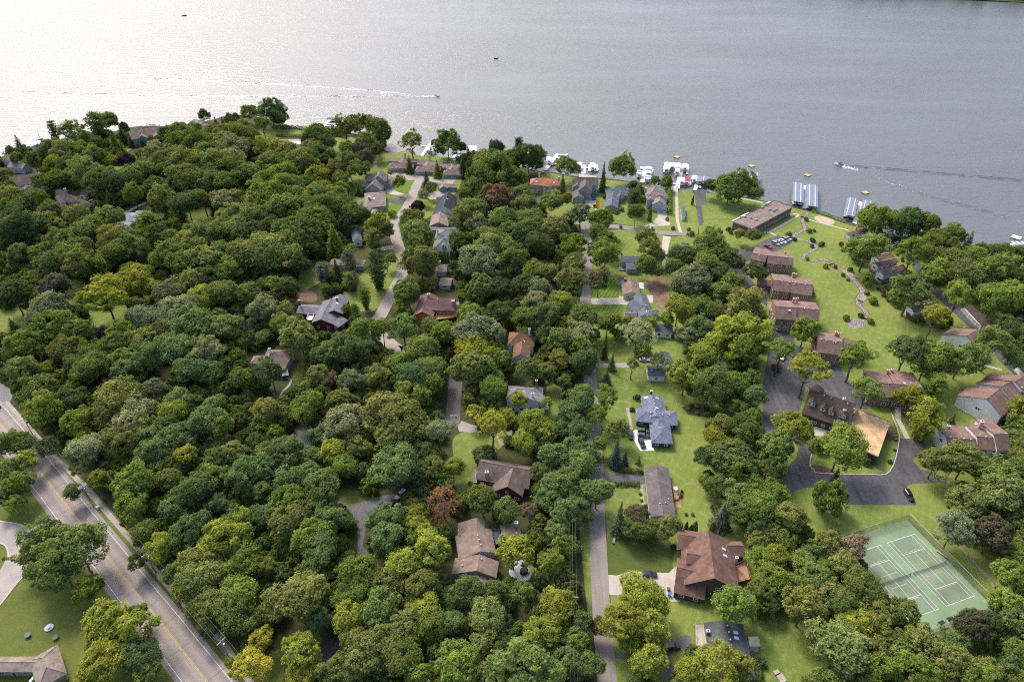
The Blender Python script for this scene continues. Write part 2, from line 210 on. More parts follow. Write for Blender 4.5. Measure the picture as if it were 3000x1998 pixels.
D['houses'] = [
 ('brick_house','large house with terracotta brown shingle roof,gabled dormers and a cedar deck','brownsiding','redbrown','white',[{'t': 'g','A': (61.29,136.02),'B': (59.21,118.93),'w1': 7.98,'w2': 7.98,'h1': 5.2,'h2': 5.2,'zr': 9.99},{'t': 'g','A': (52.19,136.16),'B': (61.05,134.31),'w1': 3.93,'w2': 3.93,'h1': 5.6,'h2': 5.6,'zr': 7.96,'dormer': 0},{'t': 'g','A': (53.25,128.7),'B': (58.48,127.54),'w1': 2.51,'w2': 2.51,'h1': 7.0,'h2': 7.0,'zr': 8.51,'dormer': 1},{'t': 'g','A': (49.84,124.79),'B': (58.54,122.25),'w1': 6.26,'w2': 6.26,'h1': 3.2,'h2': 3.2,'zr': 6.96},{'t': 'g','A': (66.81,132.82),'B': (72.26,132.73),'w1': 2.77,'w2': 2.77,'h1': 5.0,'h2': 5.0,'zr': 6.66}],[('chimney',68.63,127.99,6.86,2.6,'metal'),('skylight',65.39,130.92,7.18,-0.121,0.541),('skylight',65.26,128.59,7.09,-0.121,0.541),('deck',[(69.31,128.32),(72.82,130.09),(72.48,123.79),(67.76,122.42)],2.4,'cedar'),('garage_door',(50.85,125.31),(50.67,119.95),'grey')]),
 ('ranch_house','single storey house with slate blue hip roofs and navy walls beside three parked cars','navy','blueroof','white',[{'t': 'g','A': (56.25,206.55),'B': (55.69,194.04),'w1': 4.53,'w2': 4.53,'h1': 3.0,'h2': 3.0,'zr': 4.59},{'t': 'h','A': (48.23,196.63),'B': (63.93,194.12),'w1': 3.94,'w2': 3.94,'h1': 3.0,'h2': 3.0,'zr': 4.5},{'t': 'h','A': (56.5,190.69),'B': (55.75,180.91),'w1': 3.93,'w2': 3.93,'h1': 3.0,'h2': 3.0,'zr': 4.49},{'t': 'g','A': (56.23,194.32),'B': (55.92,189.75),'w1': 2.08,'w2': 2.08,'h1': 3.0,'h2': 3.0,'zr': 3.79}],[('chimney',55.7,207.31,5.39,1.6,'brick'),('skylight',53.49,205.52,3.64,3.097,0.338),('skylight',57.88,204.81,3.99,-0.045,0.338),('skylight',56.59,198.71,4.35,-0.045,0.338),('vent',53.64,195.57,4.57,1.412,0.364),('vent',55.96,202.61,4.63,-0.045,0.338),('vent',55.91,200.63,4.62,-0.045,0.338),('vent',55.66,197.02,4.65,-0.045,0.338),('vent',58.43,200.06,3.72,-0.045,0.338),('vent',53.49,194.12,3.87,-1.729,0.364),('vent',60.71,194.28,4.37,-1.729,0.364),('vent',58.02,194.49,4.28,-1.729,0.364)]),
 ('ranch_house','long single storey house with grey brown gable roof and pale blue end wall','paleblue','greybrown','white',[{'t': 'g','A': (51.51,168.83),'B': (49.92,146.44),'w1': 4.32,'w2': 4.32,'h1': 3.0,'h2': 3.0,'zr': 4.29}],[('vent',49.58,151.3,4.08,3.071,0.29),('vent',51.58,151.78,3.91,-0.071,0.29),('vent',53.0,153.65,3.52,-0.071,0.29),('deck',[(56.15,162.06),(58.11,162.31),(58.43,159.1),(57.29,156.2),(55.75,155.96)],0.8,'cedar'),('deck',[(55.91,156.31),(58.17,157.28),(57.73,153.0),(55.98,152.76)],0.1,'cedar'),('garage_door',(46.93,167.86),(46.71,164.18),'grey')]),
 ('ranch_house','house with dark grey green gable roof,stone front deck and tan gazebo behind','tan','darkgreen','white',[{'t': 'g','A': (60.44,108.79),'B': (59.67,92.95),'w1': 5.7,'w2': 5.7,'h1': 3.0,'h2': 3.0,'zr': 4.82}],[('vent',60.85,106.99,4.66,-0.049,0.309),('vent',60.77,104.99,4.66,-0.049,0.309),('vent',60.6,102.79,4.68,-0.049,0.309),('vent',60.38,98.59,4.68,-0.049,0.309),('skylight',62.98,105.43,3.96,-0.049,0.309),('skylight',62.75,103.78,4.01,-0.049,0.309),('chimney',55.21,105.75,4.09,1.2,'metal'),('deck',[(52.91,109.57),(55.36,109.57),(55.11,102.98),(51.67,102.66)],1.0,'stonedeck')]),
 ('family_house','large tan shingled house with stepped roof above the round stone patio','greywall','tanroof','white',[{'t': 'g','A': (-11.36,140.1),'B': (-9.64,131.09),'w1': 4.73,'w2': 7.02,'h1': 4.2,'h2': 3.24,'zr': 6.19},{'t': 'g','A': (-11.55,144.34),'B': (-11.34,139.24),'w1': 2.55,'w2': 6.19,'h1': 4.6,'h2': 3.07,'zr': 5.67},{'t': 'g','A': (-9.96,129.99),'B': (-10.71,124.28),'w1': 6.02,'w2': 7.92,'h1': 3.4,'h2': 2.6,'zr': 5.93},{'t': 'g','A': (-11.05,125.44),'B': (-9.6,119.39),'w1': 3.64,'w2': 3.64,'h1': 2.8,'h2': 2.8,'zr': 4.26},{'t': 'h','A': (-3.43,139.67),'B': (2.77,140.62),'w1': 3.53,'w2': 3.53,'h1': 3.5,'h2': 3.5,'zr': 4.75}],[('chimney',1.32,141.96,5.83,2.4,'stone'),('vent',-10.86,136.62,6.26,0.189,0.398),('vent',-10.29,135.0,6.23,-2.953,0.398),('vent',-9.68,133.28,6.03,0.189,0.398),('vent',-9.36,128.37,5.59,-0.131,0.398),('vent',-15.32,127.27,3.84,3.011,0.398),('deck',[(-6.61,141.9),(-4.26,142.22),(-3.59,138.63),(-5.2,136.65)],1.6,'grey')]),
 ('family_house','brown shingled house with mansard roof,square chimney and a big front gable','redbrick','brownroof','white',[{'t': 'g','A': (-11.52,167.79),'B': (6.96,163.27),'w1': 5.13,'w2': 5.13,'h1': 3.6,'h2': 3.6,'zr': 7.45},{'t': 'g','A': (0.36,164.23),'B': (-1.43,156.03),'w1': 5.14,'w2': 5.98,'h1': 3.6,'h2': 2.97,'zr': 7.46}],[('chimney',-8.81,163.21,6.47,2.5,'tanstone'),('deck',[(-12.08,171.64),(-11.76,163.28),(-13.92,163.65),(-13.87,168.93)],0.9,'weathered'),('deck',[(7.21,168.84),(9.94,168.07),(9.81,164.15),(6.87,164.15)],1.0,'brownwood')]),
 ('family_house','two storey white house with rusty brown hip roof and a small brick patio','white','rustroof','white',[{'t': 'h','A': (-1.6,242.93),'B': (10.03,242.14),'w1': 5.01,'w2': 5.01,'h1': 5.4,'h2': 5.4,'zr': 8.9},{'t': 'g','A': (4.38,237.94),'B': (3.83,229.13),'w1': 3.72,'w2': 3.72,'h1': 5.0,'h2': 5.0,'zr': 7.79}],[('chimney',7.55,243.37,10.1,2.4,'white'),('vent',5.54,238.32,6.94,-0.062,0.644),('vent',4.96,238.13,7.37,-0.062,0.644),('deck',[(9.6,239.52),(13.23,239.81),(13.27,236.2),(11.27,232.93),(9.45,233.86)],0.3,'brickpave')]),
 ('family_house','white house with weathered grey hip roof,brick chimney and white chimney','white','greyroof','white',[{'t': 'h','A': (-1.78,208.09),'B': (12.51,207.29),'w1': 3.86,'w2': 3.86,'h1': 4.4,'h2': 4.4,'zr': 6.33},{'t': 'g','A': (5.31,206.16),'B': (5.75,201.03),'w1': 7.68,'w2': 7.68,'h1': 4.0,'h2': 4.0,'zr': 7.45}],[('chimney',9.86,210.14,8.55,2.2,'brick'),('chimney',8.17,203.22,7.73,2.0,'white'),('deck',[(12.27,206.42),(14.67,206.58),(14.4,200.23),(12.05,200.23)],2.0,'white')]),
 ('ranch_house','white L shaped house with charcoal roof beside a parked white car','white','charcoal','white',[{'t': 'g','A': (65.68,235.49),'B': (66.53,227.65),'w1': 2.8,'w2': 2.8,'h1': 3.0,'h2': 3.0,'zr': 4.12},{'t': 'g','A': (56.87,223.42),'B': (64.13,223.16),'w1': 3.72,'w2': 3.72,'h1': 2.8,'h2': 2.8,'zr': 4.29}],[('vent',58.62,222.28,3.86,-1.607,0.381)]),
 ('cottage','small white cottage with charcoal roof showing behind the trees','white','charcoal','white',[{'t': 'g','A': (65.38,254.96),'B': (73.29,253.41),'w1': 3.69,'w2': 3.69,'h1': 3.0,'h2': 3.0,'zr': 4.66}],[]),
 ('ranch_house','cream house with tan gable roof and white pergola next to the bare soil plot','cream','tanroof','white',[{'t': 'g','A': (59.34,295.97),'B': (58.81,282.48),'w1': 4.26,'w2': 4.26,'h1': 3.0,'h2': 3.0,'zr': 4.92},{'t': 'g','A': (53.73,296.24),'B': (57.94,296.76),'w1': 2.45,'w2': 2.45,'h1': 2.8,'h2': 2.8,'zr': 3.54,'roof': 'charcoal'}],[('chimney',56.85,293.81,5.02,1.6,'brick'),('vent',58.51,289.74,4.66,3.102,0.423),('vent',61.47,289.01,3.84,-0.039,0.423),('deck',[(64.83,298.03),(67.41,297.82),(66.75,292.1),(64.22,292.1)],0.3,'white')]),
 ('ranch_house','house with dark slate roof and white chimney at the end of the concrete drive','cream','slate','white',[{'t': 'g','A': (62.64,281.93),'B': (62.58,263.36),'w1': 3.2,'w2': 3.2,'h1': 3.2,'h2': 3.2,'zr': 4.64},{'t': 'g','A': (57.23,275.03),'B': (62.26,270.31),'w1': 4.24,'w2': 4.24,'h1': 3.2,'h2': 3.2,'zr': 4.9},{'t': 'g','A': (52.83,264.71),'B': (58.7,264.71),'w1': 3.15,'w2': 3.15,'h1': 2.8,'h2': 2.8,'zr': 3.9},{'t': 'g','A': (65.91,267.86),'B': (69.51,267.86),'w1': 2.11,'w2': 2.11,'h1': 2.7,'h2': 2.7,'zr': 3.44}],[('chimney',63.06,263.61,5.7,1.8,'white'),('vent',63.5,270.38,4.54,0.817,0.381),('deck',[(67.22,286.68),(70.11,286.18),(69.13,279.31),(67.38,279.31)],0.2,'concrete'),('garage_door',(58.9,285.99),(58.23,279.61),'grey')]),
 ('family_house','grey two level house with stepped slate roof below the shore street','greywall','slate','white',[{'t': 'g','A': (57.46,315.14),'B': (67.34,314.22),'w1': 3.05,'w2': 3.05,'h1': 4.6,'h2': 4.6,'zr': 6.13},{'t': 'g','A': (59.55,311.38),'B': (66.35,311.16),'w1': 4.08,'w2': 4.08,'h1': 3.0,'h2': 3.0,'zr': 4.22}],[('chimney',58.03,317.05,6.88,1.5,'greywall'),('deck',[(56.97,315.35),(60.15,315.35),(59.4,309.71),(56.33,310.27)],0.6,'grey')]),
 ('villa','beige villa with orange clay tile hip roof and arched entrance','beige','orangetile','white',[{'t': 'h','A': (11.52,410.03),'B': (29.99,409.63),'w1': 4.81,'w2': 4.81,'h1': 6.2,'h2': 6.2,'zr': 9.09},{'t': 'h','A': (22.52,414.14),'B': (22.27,403.99),'w1': 3.29,'w2': 3.29,'h1': 6.2,'h2': 6.2,'zr': 8.17},{'t': 'h','A': (27.43,409.23),'B': (27.65,394.36),'w1': 2.87,'w2': 2.87,'h1': 3.0,'h2': 3.0,'zr': 4.44}],[('chimney',17.56,414.14,10.09,2.0,'beige'),('chimney',29.7,408.35,10.09,2.0,'greywall'),('skylight',15.51,407.46,7.6,-1.592,0.541),('skylight',26.48,406.54,7.19,-1.592,0.541)]),
 ('family_house','large grey brown shingled lake house with front gables and white trim','greysiding','brownshingle','white',[{'t': 'g','A': (38.16,408.57),'B': (54.77,408.16),'w1': 3.63,'w2': 3.63,'h1': 6.4,'h2': 6.4,'zr': 9.12},{'t': 'g','A': (46.19,405.63),'B': (45.54,396.22),'w1': 4.29,'w2': 4.29,'h1': 6.2,'h2': 6.2,'zr': 10.49},{'t': 'g','A': (42.4,407.8),'B': (40.94,401.78),'w1': 2.93,'w2': 2.93,'h1': 6.0,'h2': 6.0,'zr': 8.05},{'t': 'g','A': (41.22,399.8),'B': (40.89,390.55),'w1': 3.62,'w2': 3.62,'h1': 3.6,'h2': 3.6,'zr': 6.13}],[('garage_door',(38.83,392.88),(42.02,392.88),'grey')]),
 ('ranch_house','grey hip roofed house with round turret entrance and attached garage','greysiding','slate','white',[{'t': 'h','A': (59.15,402.87),'B': (75.12,403.65),'w1': 6.7,'w2': 6.7,'h1': 3.0,'h2': 3.0,'zr': 6.35},{'t': 'g','A': (64.65,405.58),'B': (60.07,379.74),'w1': 4.14,'w2': 4.14,'h1': 2.9,'h2': 2.9,'zr': 4.97},{'t': 'h','A': (68.59,403.21),'B': (67.37,392.41),'w1': 1.97,'w2': 1.97,'h1': 3.2,'h2': 3.2,'zr': 4.78},{'t': 'h','A': (74.19,410.39),'B': (71.98,397.75),'w1': 2.22,'w2': 2.22,'h1': 3.2,'h2': 3.2,'zr': 4.31}],[('garage_door',(58.82,385.98),(63.0,385.98),'grey')]),
 ('family_house','pale grey lake house with taupe hip roof and two dark garage doors','lightgrey','taupe','white',[{'t': 'h','A': (82.04,393.16),'B': (95.27,394.01),'w1': 7.28,'w2': 7.28,'h1': 6.0,'h2': 6.0,'zr': 10.64},{'t': 'g','A': (90.88,397.35),'B': (89.83,387.14),'w1': 3.07,'w2': 3.07,'h1': 6.2,'h2': 6.2,'zr': 8.35},{'t': 'g','A': (89.67,385.72),'B': (88.78,379.58),'w1': 4.1,'w2': 4.1,'h1': 4.8,'h2': 4.8,'zr': 7.67},{'t': 'g','A': (92.44,381.7),'B': (92.07,378.89),'w1': 1.98,'w2': 1.98,'h1': 3.4,'h2': 3.4,'zr': 4.79},{'t': 'g','A': (84.72,386.46),'B': (84.32,383.98),'w1': 2.48,'w2': 2.48,'h1': 5.6,'h2': 5.6,'zr': 7.33}],[('chimney',81.89,390.94,10.43,1.6,'stone'),('garage_door',(88.69,383.55),(90.99,383.55),'dark'),('garage_door',(92.09,382.74),(94.4,382.74),'dark')]),
 ('apartment_building','long flat roofed brown brick apartment block with gravel roof and white canopies','darkbrick','flatroof','white',[{'t': 'f','h': 5.0,'pts': [(126.91,356.17),(159.79,384.58),(167.92,375.52),(135.67,347.38)]}],[('awning',[(126.91,358.16),(132.89,363.18),(134.25,362.53),(128.19,357.08)],4.9),('awning',[(133.84,364.38),(139.6,369.42),(140.81,368.48),(134.82,363.08)],4.9),('awning',[(150.71,379.34),(156.27,384.29),(157.57,383.59),(151.61,378.06)],4.9),('rooftop',141.14,358.27,5.3,0,0.0),('rooftop',154.75,369.83,5.3,0,0.0),('rooftop',153.02,371.73,5.3,0,0.0),('rooftop',156.9,372.01,5.3,0,0.0),('rooftop',138.66,360.81,5.3,0,0.0),('rooftop',149.41,374.51,5.3,0,0.0),('rooftop',135.42,362.09,5.3,0,0.0)]),
 ('townhouse','brown townhouse row nearest the red car,shingle roof over brick walls','brickwall','mauve','white',[{'t': 'g','A': (126.07,315.48),'B': (133.0,311.96),'w1': 11.5,'w2': 2.93,'h1': 5.64,'h2': 5.6,'zr': 7.94},{'t': 'g','A': (133.19,311.96),'B': (145.89,309.54),'w1': 8.19,'w2': 3.39,'h1': 6.47,'h2': 5.4,'zr': 8.11}],[('chimney',143.85,316.6,7.58,1.2,'brickpink'),('vent',138.69,311.1,8.25,-1.759,0.198),('vent',142.15,310.08,8.14,1.383,0.198),('vent',126.52,315.15,7.87,-2.041,0.197),('vent',129.28,313.01,7.34,-2.041,0.197)]),
 ('townhouse','brown townhouse row with low garage wing and tan concrete apron at its left end','brickwall','mauve','white',[{'t': 'g','A': (128.1,286.25),'B': (136.53,284.5),'w1': 9.71,'w2': 4.22,'h1': 7.03,'h2': 5.6,'zr': 8.97},{'t': 'g','A': (136.09,283.49),'B': (145.54,281.36),'w1': 8.28,'w2': 4.54,'h1': 7.77,'h2': 5.8,'zr': 9.43},{'t': 'g','A': (123.91,295.17),'B': (130.36,292.39),'w1': 2.98,'w2': 2.98,'h1': 3.0,'h2': 3.0,'zr': 4.79}],[('chimney',139.04,290.42,10.18,1.5,'brickpink'),('chimney',139.86,289.97,10.03,1.2,'brickpink'),('vent',130.79,285.94,9.16,-1.775,0.197),('vent',135.16,284.37,8.64,-1.775,0.197),('vent',137.71,282.99,9.33,-1.792,0.198),('vent',141.9,281.7,9.06,-1.792,0.198),('vent',136.97,282.5,8.81,-1.792,0.198)]),
 ('townhouse','brown townhouse row with white side wall and wooden balcony,middle of the left rows','brickwall','mauve','white',[{'t': 'g','A': (121.16,261.38),'B': (130.34,260.18),'w1': 8.12,'w2': 4.78,'h1': 8.6,'h2': 6.4,'zr': 10.22},{'t': 'g','A': (130.68,260.94),'B': (140.68,259.15),'w1': 8.49,'w2': 4.1,'h1': 8.18,'h2': 6.6,'zr': 9.88}],[('chimney',131.03,266.24,11.02,1.6,'brickpink'),('chimney',132.7,266.61,11.02,1.6,'brickpink'),('skylight',127.15,259.48,9.34,-1.701,0.197),('vent',125.13,260.94,10.28,-1.701,0.197),('vent',133.95,259.96,9.57,-1.748,0.198),('vent',138.03,259.41,9.71,-1.748,0.198),('garage_door',(121.62,256.56),(123.52,255.99),'grey'),('garage_door',(124.88,255.65),(127.04,255.08),'grey'),('deck',[(123.49,276.63),(125.87,276.38),(122.77,268.51),(120.89,269.12)],3.0,'weathered')]),
 ('townhouse','brown townhouse row at the north edge of the dark car park','brickwall','mauve','white',[{'t': 'g','A': (131.71,236.73),'B': (141.67,234.43),'w1': 7.8,'w2': 4.75,'h1': 8.24,'h2': 6.0,'zr': 9.8},{'t': 'g','A': (144.02,239.38),'B': (150.44,235.42),'w1': 4.56,'w2': 4.56,'h1': 5.5,'h2': 5.5,'zr': 8.69}],[('chimney',140.98,240.48,10.55,1.5,'brickpink'),('chimney',141.82,239.62,10.4,1.2,'brickpink'),('vent',132.92,236.07,9.51,-1.798,0.197),('vent',134.91,235.43,9.36,-1.798,0.197),('vent',137.95,234.77,9.39,-1.798,0.197),('vent',138.73,234.47,9.3,-1.798,0.197)]),
 ('townhouse','brown townhouse pair split by a white parapet,stairway leading down beside it','brickwall','mauve','white',[{'t': 'g','A': (142.66,209.39),'B': (151.59,207.51),'w1': 9.85,'w2': 4.49,'h1': 7.12,'h2': 5.5,'zr': 9.09},{'t': 'g','A': (151.3,207.26),'B': (161.58,204.88),'w1': 12.26,'w2': 3.93,'h1': 7.19,'h2': 6.5,'zr': 9.64}],[('chimney',153.21,216.03,9.07,1.8,'brickpink'),('chimney',155.24,216.64,8.86,1.8,'brickpink'),('skylight',155.85,207.58,9.37,1.343,0.197),('vent',149.79,207.66,9.13,1.363,0.197),('vent',158.22,207.49,9.28,1.343,0.197),('vent',160.5,207.64,9.15,1.343,0.197)]),
 ('office_building','dark brown shingled clubhouse with four dormers along its roof','darkwall','darkbrown','white',[{'t': 'g','A': (116.42,202.88),'B': (131.12,194.32),'w1': 8.45,'w2': 8.45,'h1': 4.2,'h2': 4.2,'zr': 10.12},{'t': 'g','A': (123.22,210.68),'B': (122.77,204.03),'w1': 3.0,'w2': 3.0,'h1': 4.2,'h2': 4.2,'zr': 6.3}],[('chimney',126.52,192.72,8.5,1.3,'white'),('chimney',127.47,197.17,10.52,0.8,'white'),('dormer',116.11,197.84,6.96,-2.098,2.6),('dormer',119.68,195.25,6.65,-2.098,1.8),('dormer',122.2,193.44,6.44,-2.098,1.8),('dormer',125.79,191.51,6.54,-2.098,2.6),('vent',125.39,207.58,4.64,-0.068,0.611),('vent',120.85,199.54,9.66,-2.098,0.611),('vent',123.01,198.2,9.61,-2.098,0.611),('vent',130.01,192.92,8.88,-2.098,0.611),('vent',128.17,195.01,9.5,-2.098,0.611)]),
 ('flat_annex','building annex with bare tan plywood flat roof under renovation','darkwall','plywood','white',[{'t': 'f','h': 4.2,'pts': [(134.78,197.94),(144.09,190.69),(131.65,172.55),(124.43,178.55),(127.05,187.72)]}],[]),
 ('townhouse','brown townhouse row with stepped roofs and a tall white gable wall with one window','whitewall','mauve2','white',[{'t': 'g','A': (182.28,197.22),'B': (190.8,203.27),'w1': 9.51,'w2': 7.11,'h1': 5.2,'h2': 6.52,'zr': 10.43},{'t': 'g','A': (190.87,203.32),'B': (198.03,207.14),'w1': 8.7,'w2': 5.45,'h1': 6.6,'h2': 8.38,'zr': 11.38},{'t': 'g','A': (197.05,205.15),'B': (202.52,208.66),'w1': 10.31,'w2': 3.7,'h1': 6.8,'h2': 10.44,'zr': 12.47}],[('vent',186.21,206.86,7.36,2.188,0.503),('vent',196.44,211.2,9.49,2.141,0.503),('vent',198.9,202.98,10.92,-1.0,0.503)]),
 ('townhouse','long brown townhouse row with four stepped roofs facing the dark asphalt court','whitewall','mauve2','white',[{'t': 'g','A': (158.42,179.14),'B': (162.64,178.85),'w1': 7.24,'w2': 3.65,'h1': 6.47,'h2': 5.0,'zr': 7.92},{'t': 'g','A': (162.79,178.3),'B': (168.66,178.01),'w1': 9.11,'w2': 4.1,'h1': 6.06,'h2': 4.6,'zr': 7.88},{'t': 'g','A': (169.24,178.8),'B': (174.93,178.21),'w1': 8.33,'w2': 3.69,'h1': 6.88,'h2': 5.6,'zr': 8.55},{'t': 'g','A': (174.49,178.5),'B': (179.84,178.79),'w1': 10.07,'w2': 4.74,'h1': 7.98,'h2': 6.2,'zr': 10.0}],[('chimney',173.36,184.43,10.33,2.2,'tanstone'),('chimney',162.5,185.15,7.5,1.2,'tanstone'),('vent',159.81,178.8,7.97,1.502,0.198),('vent',161.06,178.09,7.22,-1.639,0.198),('vent',164.16,177.96,7.94,1.521,0.197),('vent',166.58,177.83,7.65,-1.62,0.197),('vent',170.78,179.58,8.36,1.467,0.198),('vent',172.15,178.34,8.42,-1.674,0.198),('vent',178.57,178.43,10.06,1.625,0.198)]),
 ('townhouse','brown townhouse with overlapping roof planes between two round trees','whitewall','mauve2','white',[{'t': 'g','A': (196.45,238.22),'B': (203.81,243.07),'w1': 9.49,'w2': 5.23,'h1': 5.2,'h2': 7.55,'zr': 10.42},{'t': 'g','A': (194.73,242.7),'B': (200.84,245.15),'w1': 3.15,'w2': 3.15,'h1': 4.4,'h2': 4.4,'zr': 5.66},{'t': 'g','A': (189.85,242.08),'B': (194.67,242.08),'w1': 1.31,'w2': 1.31,'h1': 3.2,'h2': 3.2,'zr': 3.72}],[('vent',201.62,247.98,7.5,2.153,0.503),('vent',192.81,245.13,4.47,1.952,0.381)]),
 ('townhouse','brown townhouse with wooden balconies,pale side wall showing one window','whitewall','mauve2','white',[{'t': 'g','A': (187.18,306.09),'B': (200.27,311.44),'w1': 2.18,'w2': 2.18,'h1': 6.0,'h2': 6.0,'zr': 7.09},{'t': 'g','A': (187.29,299.4),'B': (202.08,306.55),'w1': 2.51,'w2': 2.51,'h1': 4.8,'h2': 4.8,'zr': 6.05},{'t': 'g','A': (190.33,312.9),'B': (199.83,316.75),'w1': 2.83,'w2': 2.83,'h1': 6.0,'h2': 6.0,'zr': 7.41}],[('chimney',194.47,301.13,6.17,1.2,'brickpink'),('deck',[(187.7,312.66),(189.91,310.65),(186.89,302.77),(185.04,304.72)],2.5,'brownwood'),('deck',[(188.52,302.32),(193.95,301.04),(190.5,294.74),(186.33,297.24)],2.0,'darkwood')]),
 ('townhouse','brown shingled townhouse under the grey green tree near the shore','whitewall','mauve2','white',[{'t': 'g','A': (188.09,341.92),'B': (200.13,347.38),'w1': 1.66,'w2': 1.66,'h1': 5.0,'h2': 5.0,'zr': 5.83}],[('chimney',194.41,347.4,6.63,1.6,'brickpink'),('deck',[(188.17,345.18),(190.12,343.63),(187.4,336.8),(185.48,338.3)],2.5,'weathered')]),
 ('cottage','small brown roofed house above the lawn with a bay of windows','whitewall','brownroof','white',[{'t': 'g','A': (188.02,267.92),'B': (201.22,272.36),'w1': 2.66,'w2': 2.66,'h1': 3.8,'h2': 3.8,'zr': 5.0},{'t': 'g','A': (192.65,272.9),'B': (202.06,276.3),'w1': 1.42,'w2': 1.42,'h1': 4.0,'h2': 4.0,'zr': 4.64}],[('deck',[(188.68,272.03),(190.39,270.37),(188.0,263.33),(186.25,265.47)],1.5,'darkwood')]),
 ('garage_row','row of five white garages under one brown roof beside the far asphalt lane','whitewall','darkbrown','white',[{'t': 'f','h': 2.8,'pts': [(216.12,273.21),(220.57,275.13),(221.82,257.79),(216.18,256.44)]}],[('garage_door',(217.05,273.7),(217.34,270.27),'grey'),('garage_door',(217.35,269.94),(217.5,266.99),'grey'),('garage_door',(217.51,266.67),(217.72,263.77),'grey'),('garage_door',(217.73,263.46),(217.87,260.61),'grey'),('garage_door',(217.88,260.29),(218.13,257.9),'grey')]),
 ('garage_row','brown roofed garage row at the right edge of the picture','whitewall','darkbrown','white',[{'t': 'f','h': 2.8,'pts': [(214.81,227.05),(218.03,228.17),(217.5,221.22),(215.03,220.15)]}],[]),
 ('cottage','small house roof almost hidden in trees by the right shore','greywall','brownroof','white',[{'t': 'g','A': (264.91,315.4),'B': (269.05,313.68),'w1': 1.42,'w2': 1.42,'h1': 3.5,'h2': 3.5,'zr': 4.21}],[]),
 ('townhouse','long taupe townhouse row with hip roofed garages facing the paved court by the lake','taupewall','taupe2','white',[{'t': 'g','A': (-84.88,452.35),'B': (-64.3,450.0),'w1': 2.73,'w2': 2.73,'h1': 4.2,'h2': 4.2,'zr': 5.43},{'t': 'g','A': (-64.17,447.4),'B': (-46.62,444.16),'w1': 3.38,'w2': 3.38,'h1': 4.2,'h2': 4.2,'zr': 5.72},{'t': 'g','A': (-46.77,441.62),'B': (-35.0,439.53),'w1': 3.04,'w2': 3.04,'h1': 4.2,'h2': 4.2,'zr': 5.57},{'t': 'h','A': (-84.27,444.96),'B': (-66.88,444.05),'w1': 4.02,'w2': 4.02,'h1': 2.8,'h2': 2.8,'zr': 5.21},{'t': 'h','A': (-65.1,439.35),'B': (-48.07,438.19),'w1': 3.89,'w2': 3.89,'h1': 2.8,'h2': 2.8,'zr': 5.13},{'t': 'h','A': (-45.93,433.5),'B': (-32.27,432.8),'w1': 3.45,'w2': 3.45,'h1': 2.8,'h2': 2.8,'zr': 4.87},{'t': 'h','A': (-75.13,456.07),'B': (-73.08,439.91),'w1': 5.15,'w2': 5.15,'h1': 3.2,'h2': 3.2,'zr': 6.29},{'t': 'h','A': (-57.79,451.36),'B': (-56.18,435.01),'w1': 4.76,'w2': 4.76,'h1': 3.2,'h2': 3.2,'zr': 6.06},{'t': 'h','A': (-40.48,445.81),'B': (-39.36,429.76),'w1': 4.38,'w2': 4.38,'h1': 3.2,'h2': 3.2,'zr': 5.83}],[('chimney',-73.93,456.18,7.29,2.0,'tanstone'),('chimney',-56.59,451.19,7.19,1.8,'tanstone'),('chimney',-38.89,443.72,7.19,1.8,'tanstone'),('vent',-76.95,456.21,5.22,-3.015,0.54),('vent',-59.05,450.04,5.23,-3.043,0.541),('vent',-55.75,450.07,4.91,0.098,0.541),('vent',-41.67,444.84,5.08,-3.072,0.541),('garage_door',(-82.33,441.79),(-78.81,441.53),'grey'),('garage_door',(-77.15,441.61),(-73.19,441.26),'grey'),('garage_door',(-63.65,436.91),(-59.04,436.64),'grey'),('garage_door',(-44.49,430.81),(-40.46,430.55),'grey'),('garage_door',(-39.06,430.55),(-36.43,430.29),'grey')]),
 ('family_house','tall grey house with steep taupe gables,white trim and white chimney','greysage','taupe2','white',[{'t': 'g','A': (-94.33,416.75),'B': (-80.18,416.58),'w1': 3.84,'w2': 3.84,'h1': 6.0,'h2': 6.0,'zr': 8.68},{'t': 'g','A': (-84.76,420.95),'B': (-85.5,411.68),'w1': 4.43,'w2': 5.81,'h1': 6.0,'h2': 4.83,'zr': 9.77},{'t': 'g','A': (-86.79,411.21),'B': (-87.69,403.51),'w1': 5.04,'w2': 6.01,'h1': 4.0,'h2': 3.22,'zr': 8.03},{'t': 'g','A': (-96.36,411.06),'B': (-91.17,411.06),'w1': 2.27,'w2': 2.27,'h1': 3.6,'h2': 3.6,'zr': 4.74},{'t': 'g','A': (-79.36,423.89),'B': (-79.43,412.64),'w1': 1.69,'w2': 1.69,'h1': 3.2,'h2': 3.2,'zr': 4.05}],[('chimney',-93.7,418.53,10.77,2.0,'white'),('garage_door',(-83.25,410.44),(-82.39,413.66),'grey')]),
 ('ranch_house','broad tan hip roofed house with short dark driveway','greysage','tanroof2','white',[{'t': 'h','A': (-90.88,389.07),'B': (-78.02,391.32),'w1': 10.51,'w2': 10.51,'h1': 3.4,'h2': 3.4,'zr': 6.99},{'t': 'g','A': (-96.21,386.85),'B': (-91.98,386.48),'w1': 2.36,'w2': 2.36,'h1': 2.8,'h2': 2.8,'zr': 3.74},{'t': 'g','A': (-87.45,378.11),'B': (-84.28,377.04),'w1': 2.1,'w2': 2.1,'h1': 3.2,'h2': 3.2,'zr': 4.25},{'t': 'g','A': (-82.62,376.22),'B': (-82.6,368.51),'w1': 1.52,'w2': 1.52,'h1': 3.2,'h2': 3.2,'zr': 3.96}],[('chimney',-87.07,386.11,6.67,1.2,'tanstone'),('skylight',-84.12,386.38,5.69,-1.398,0.329),('garage_door',(-78.38,394.11),(-77.9,399.05),'dark')]),
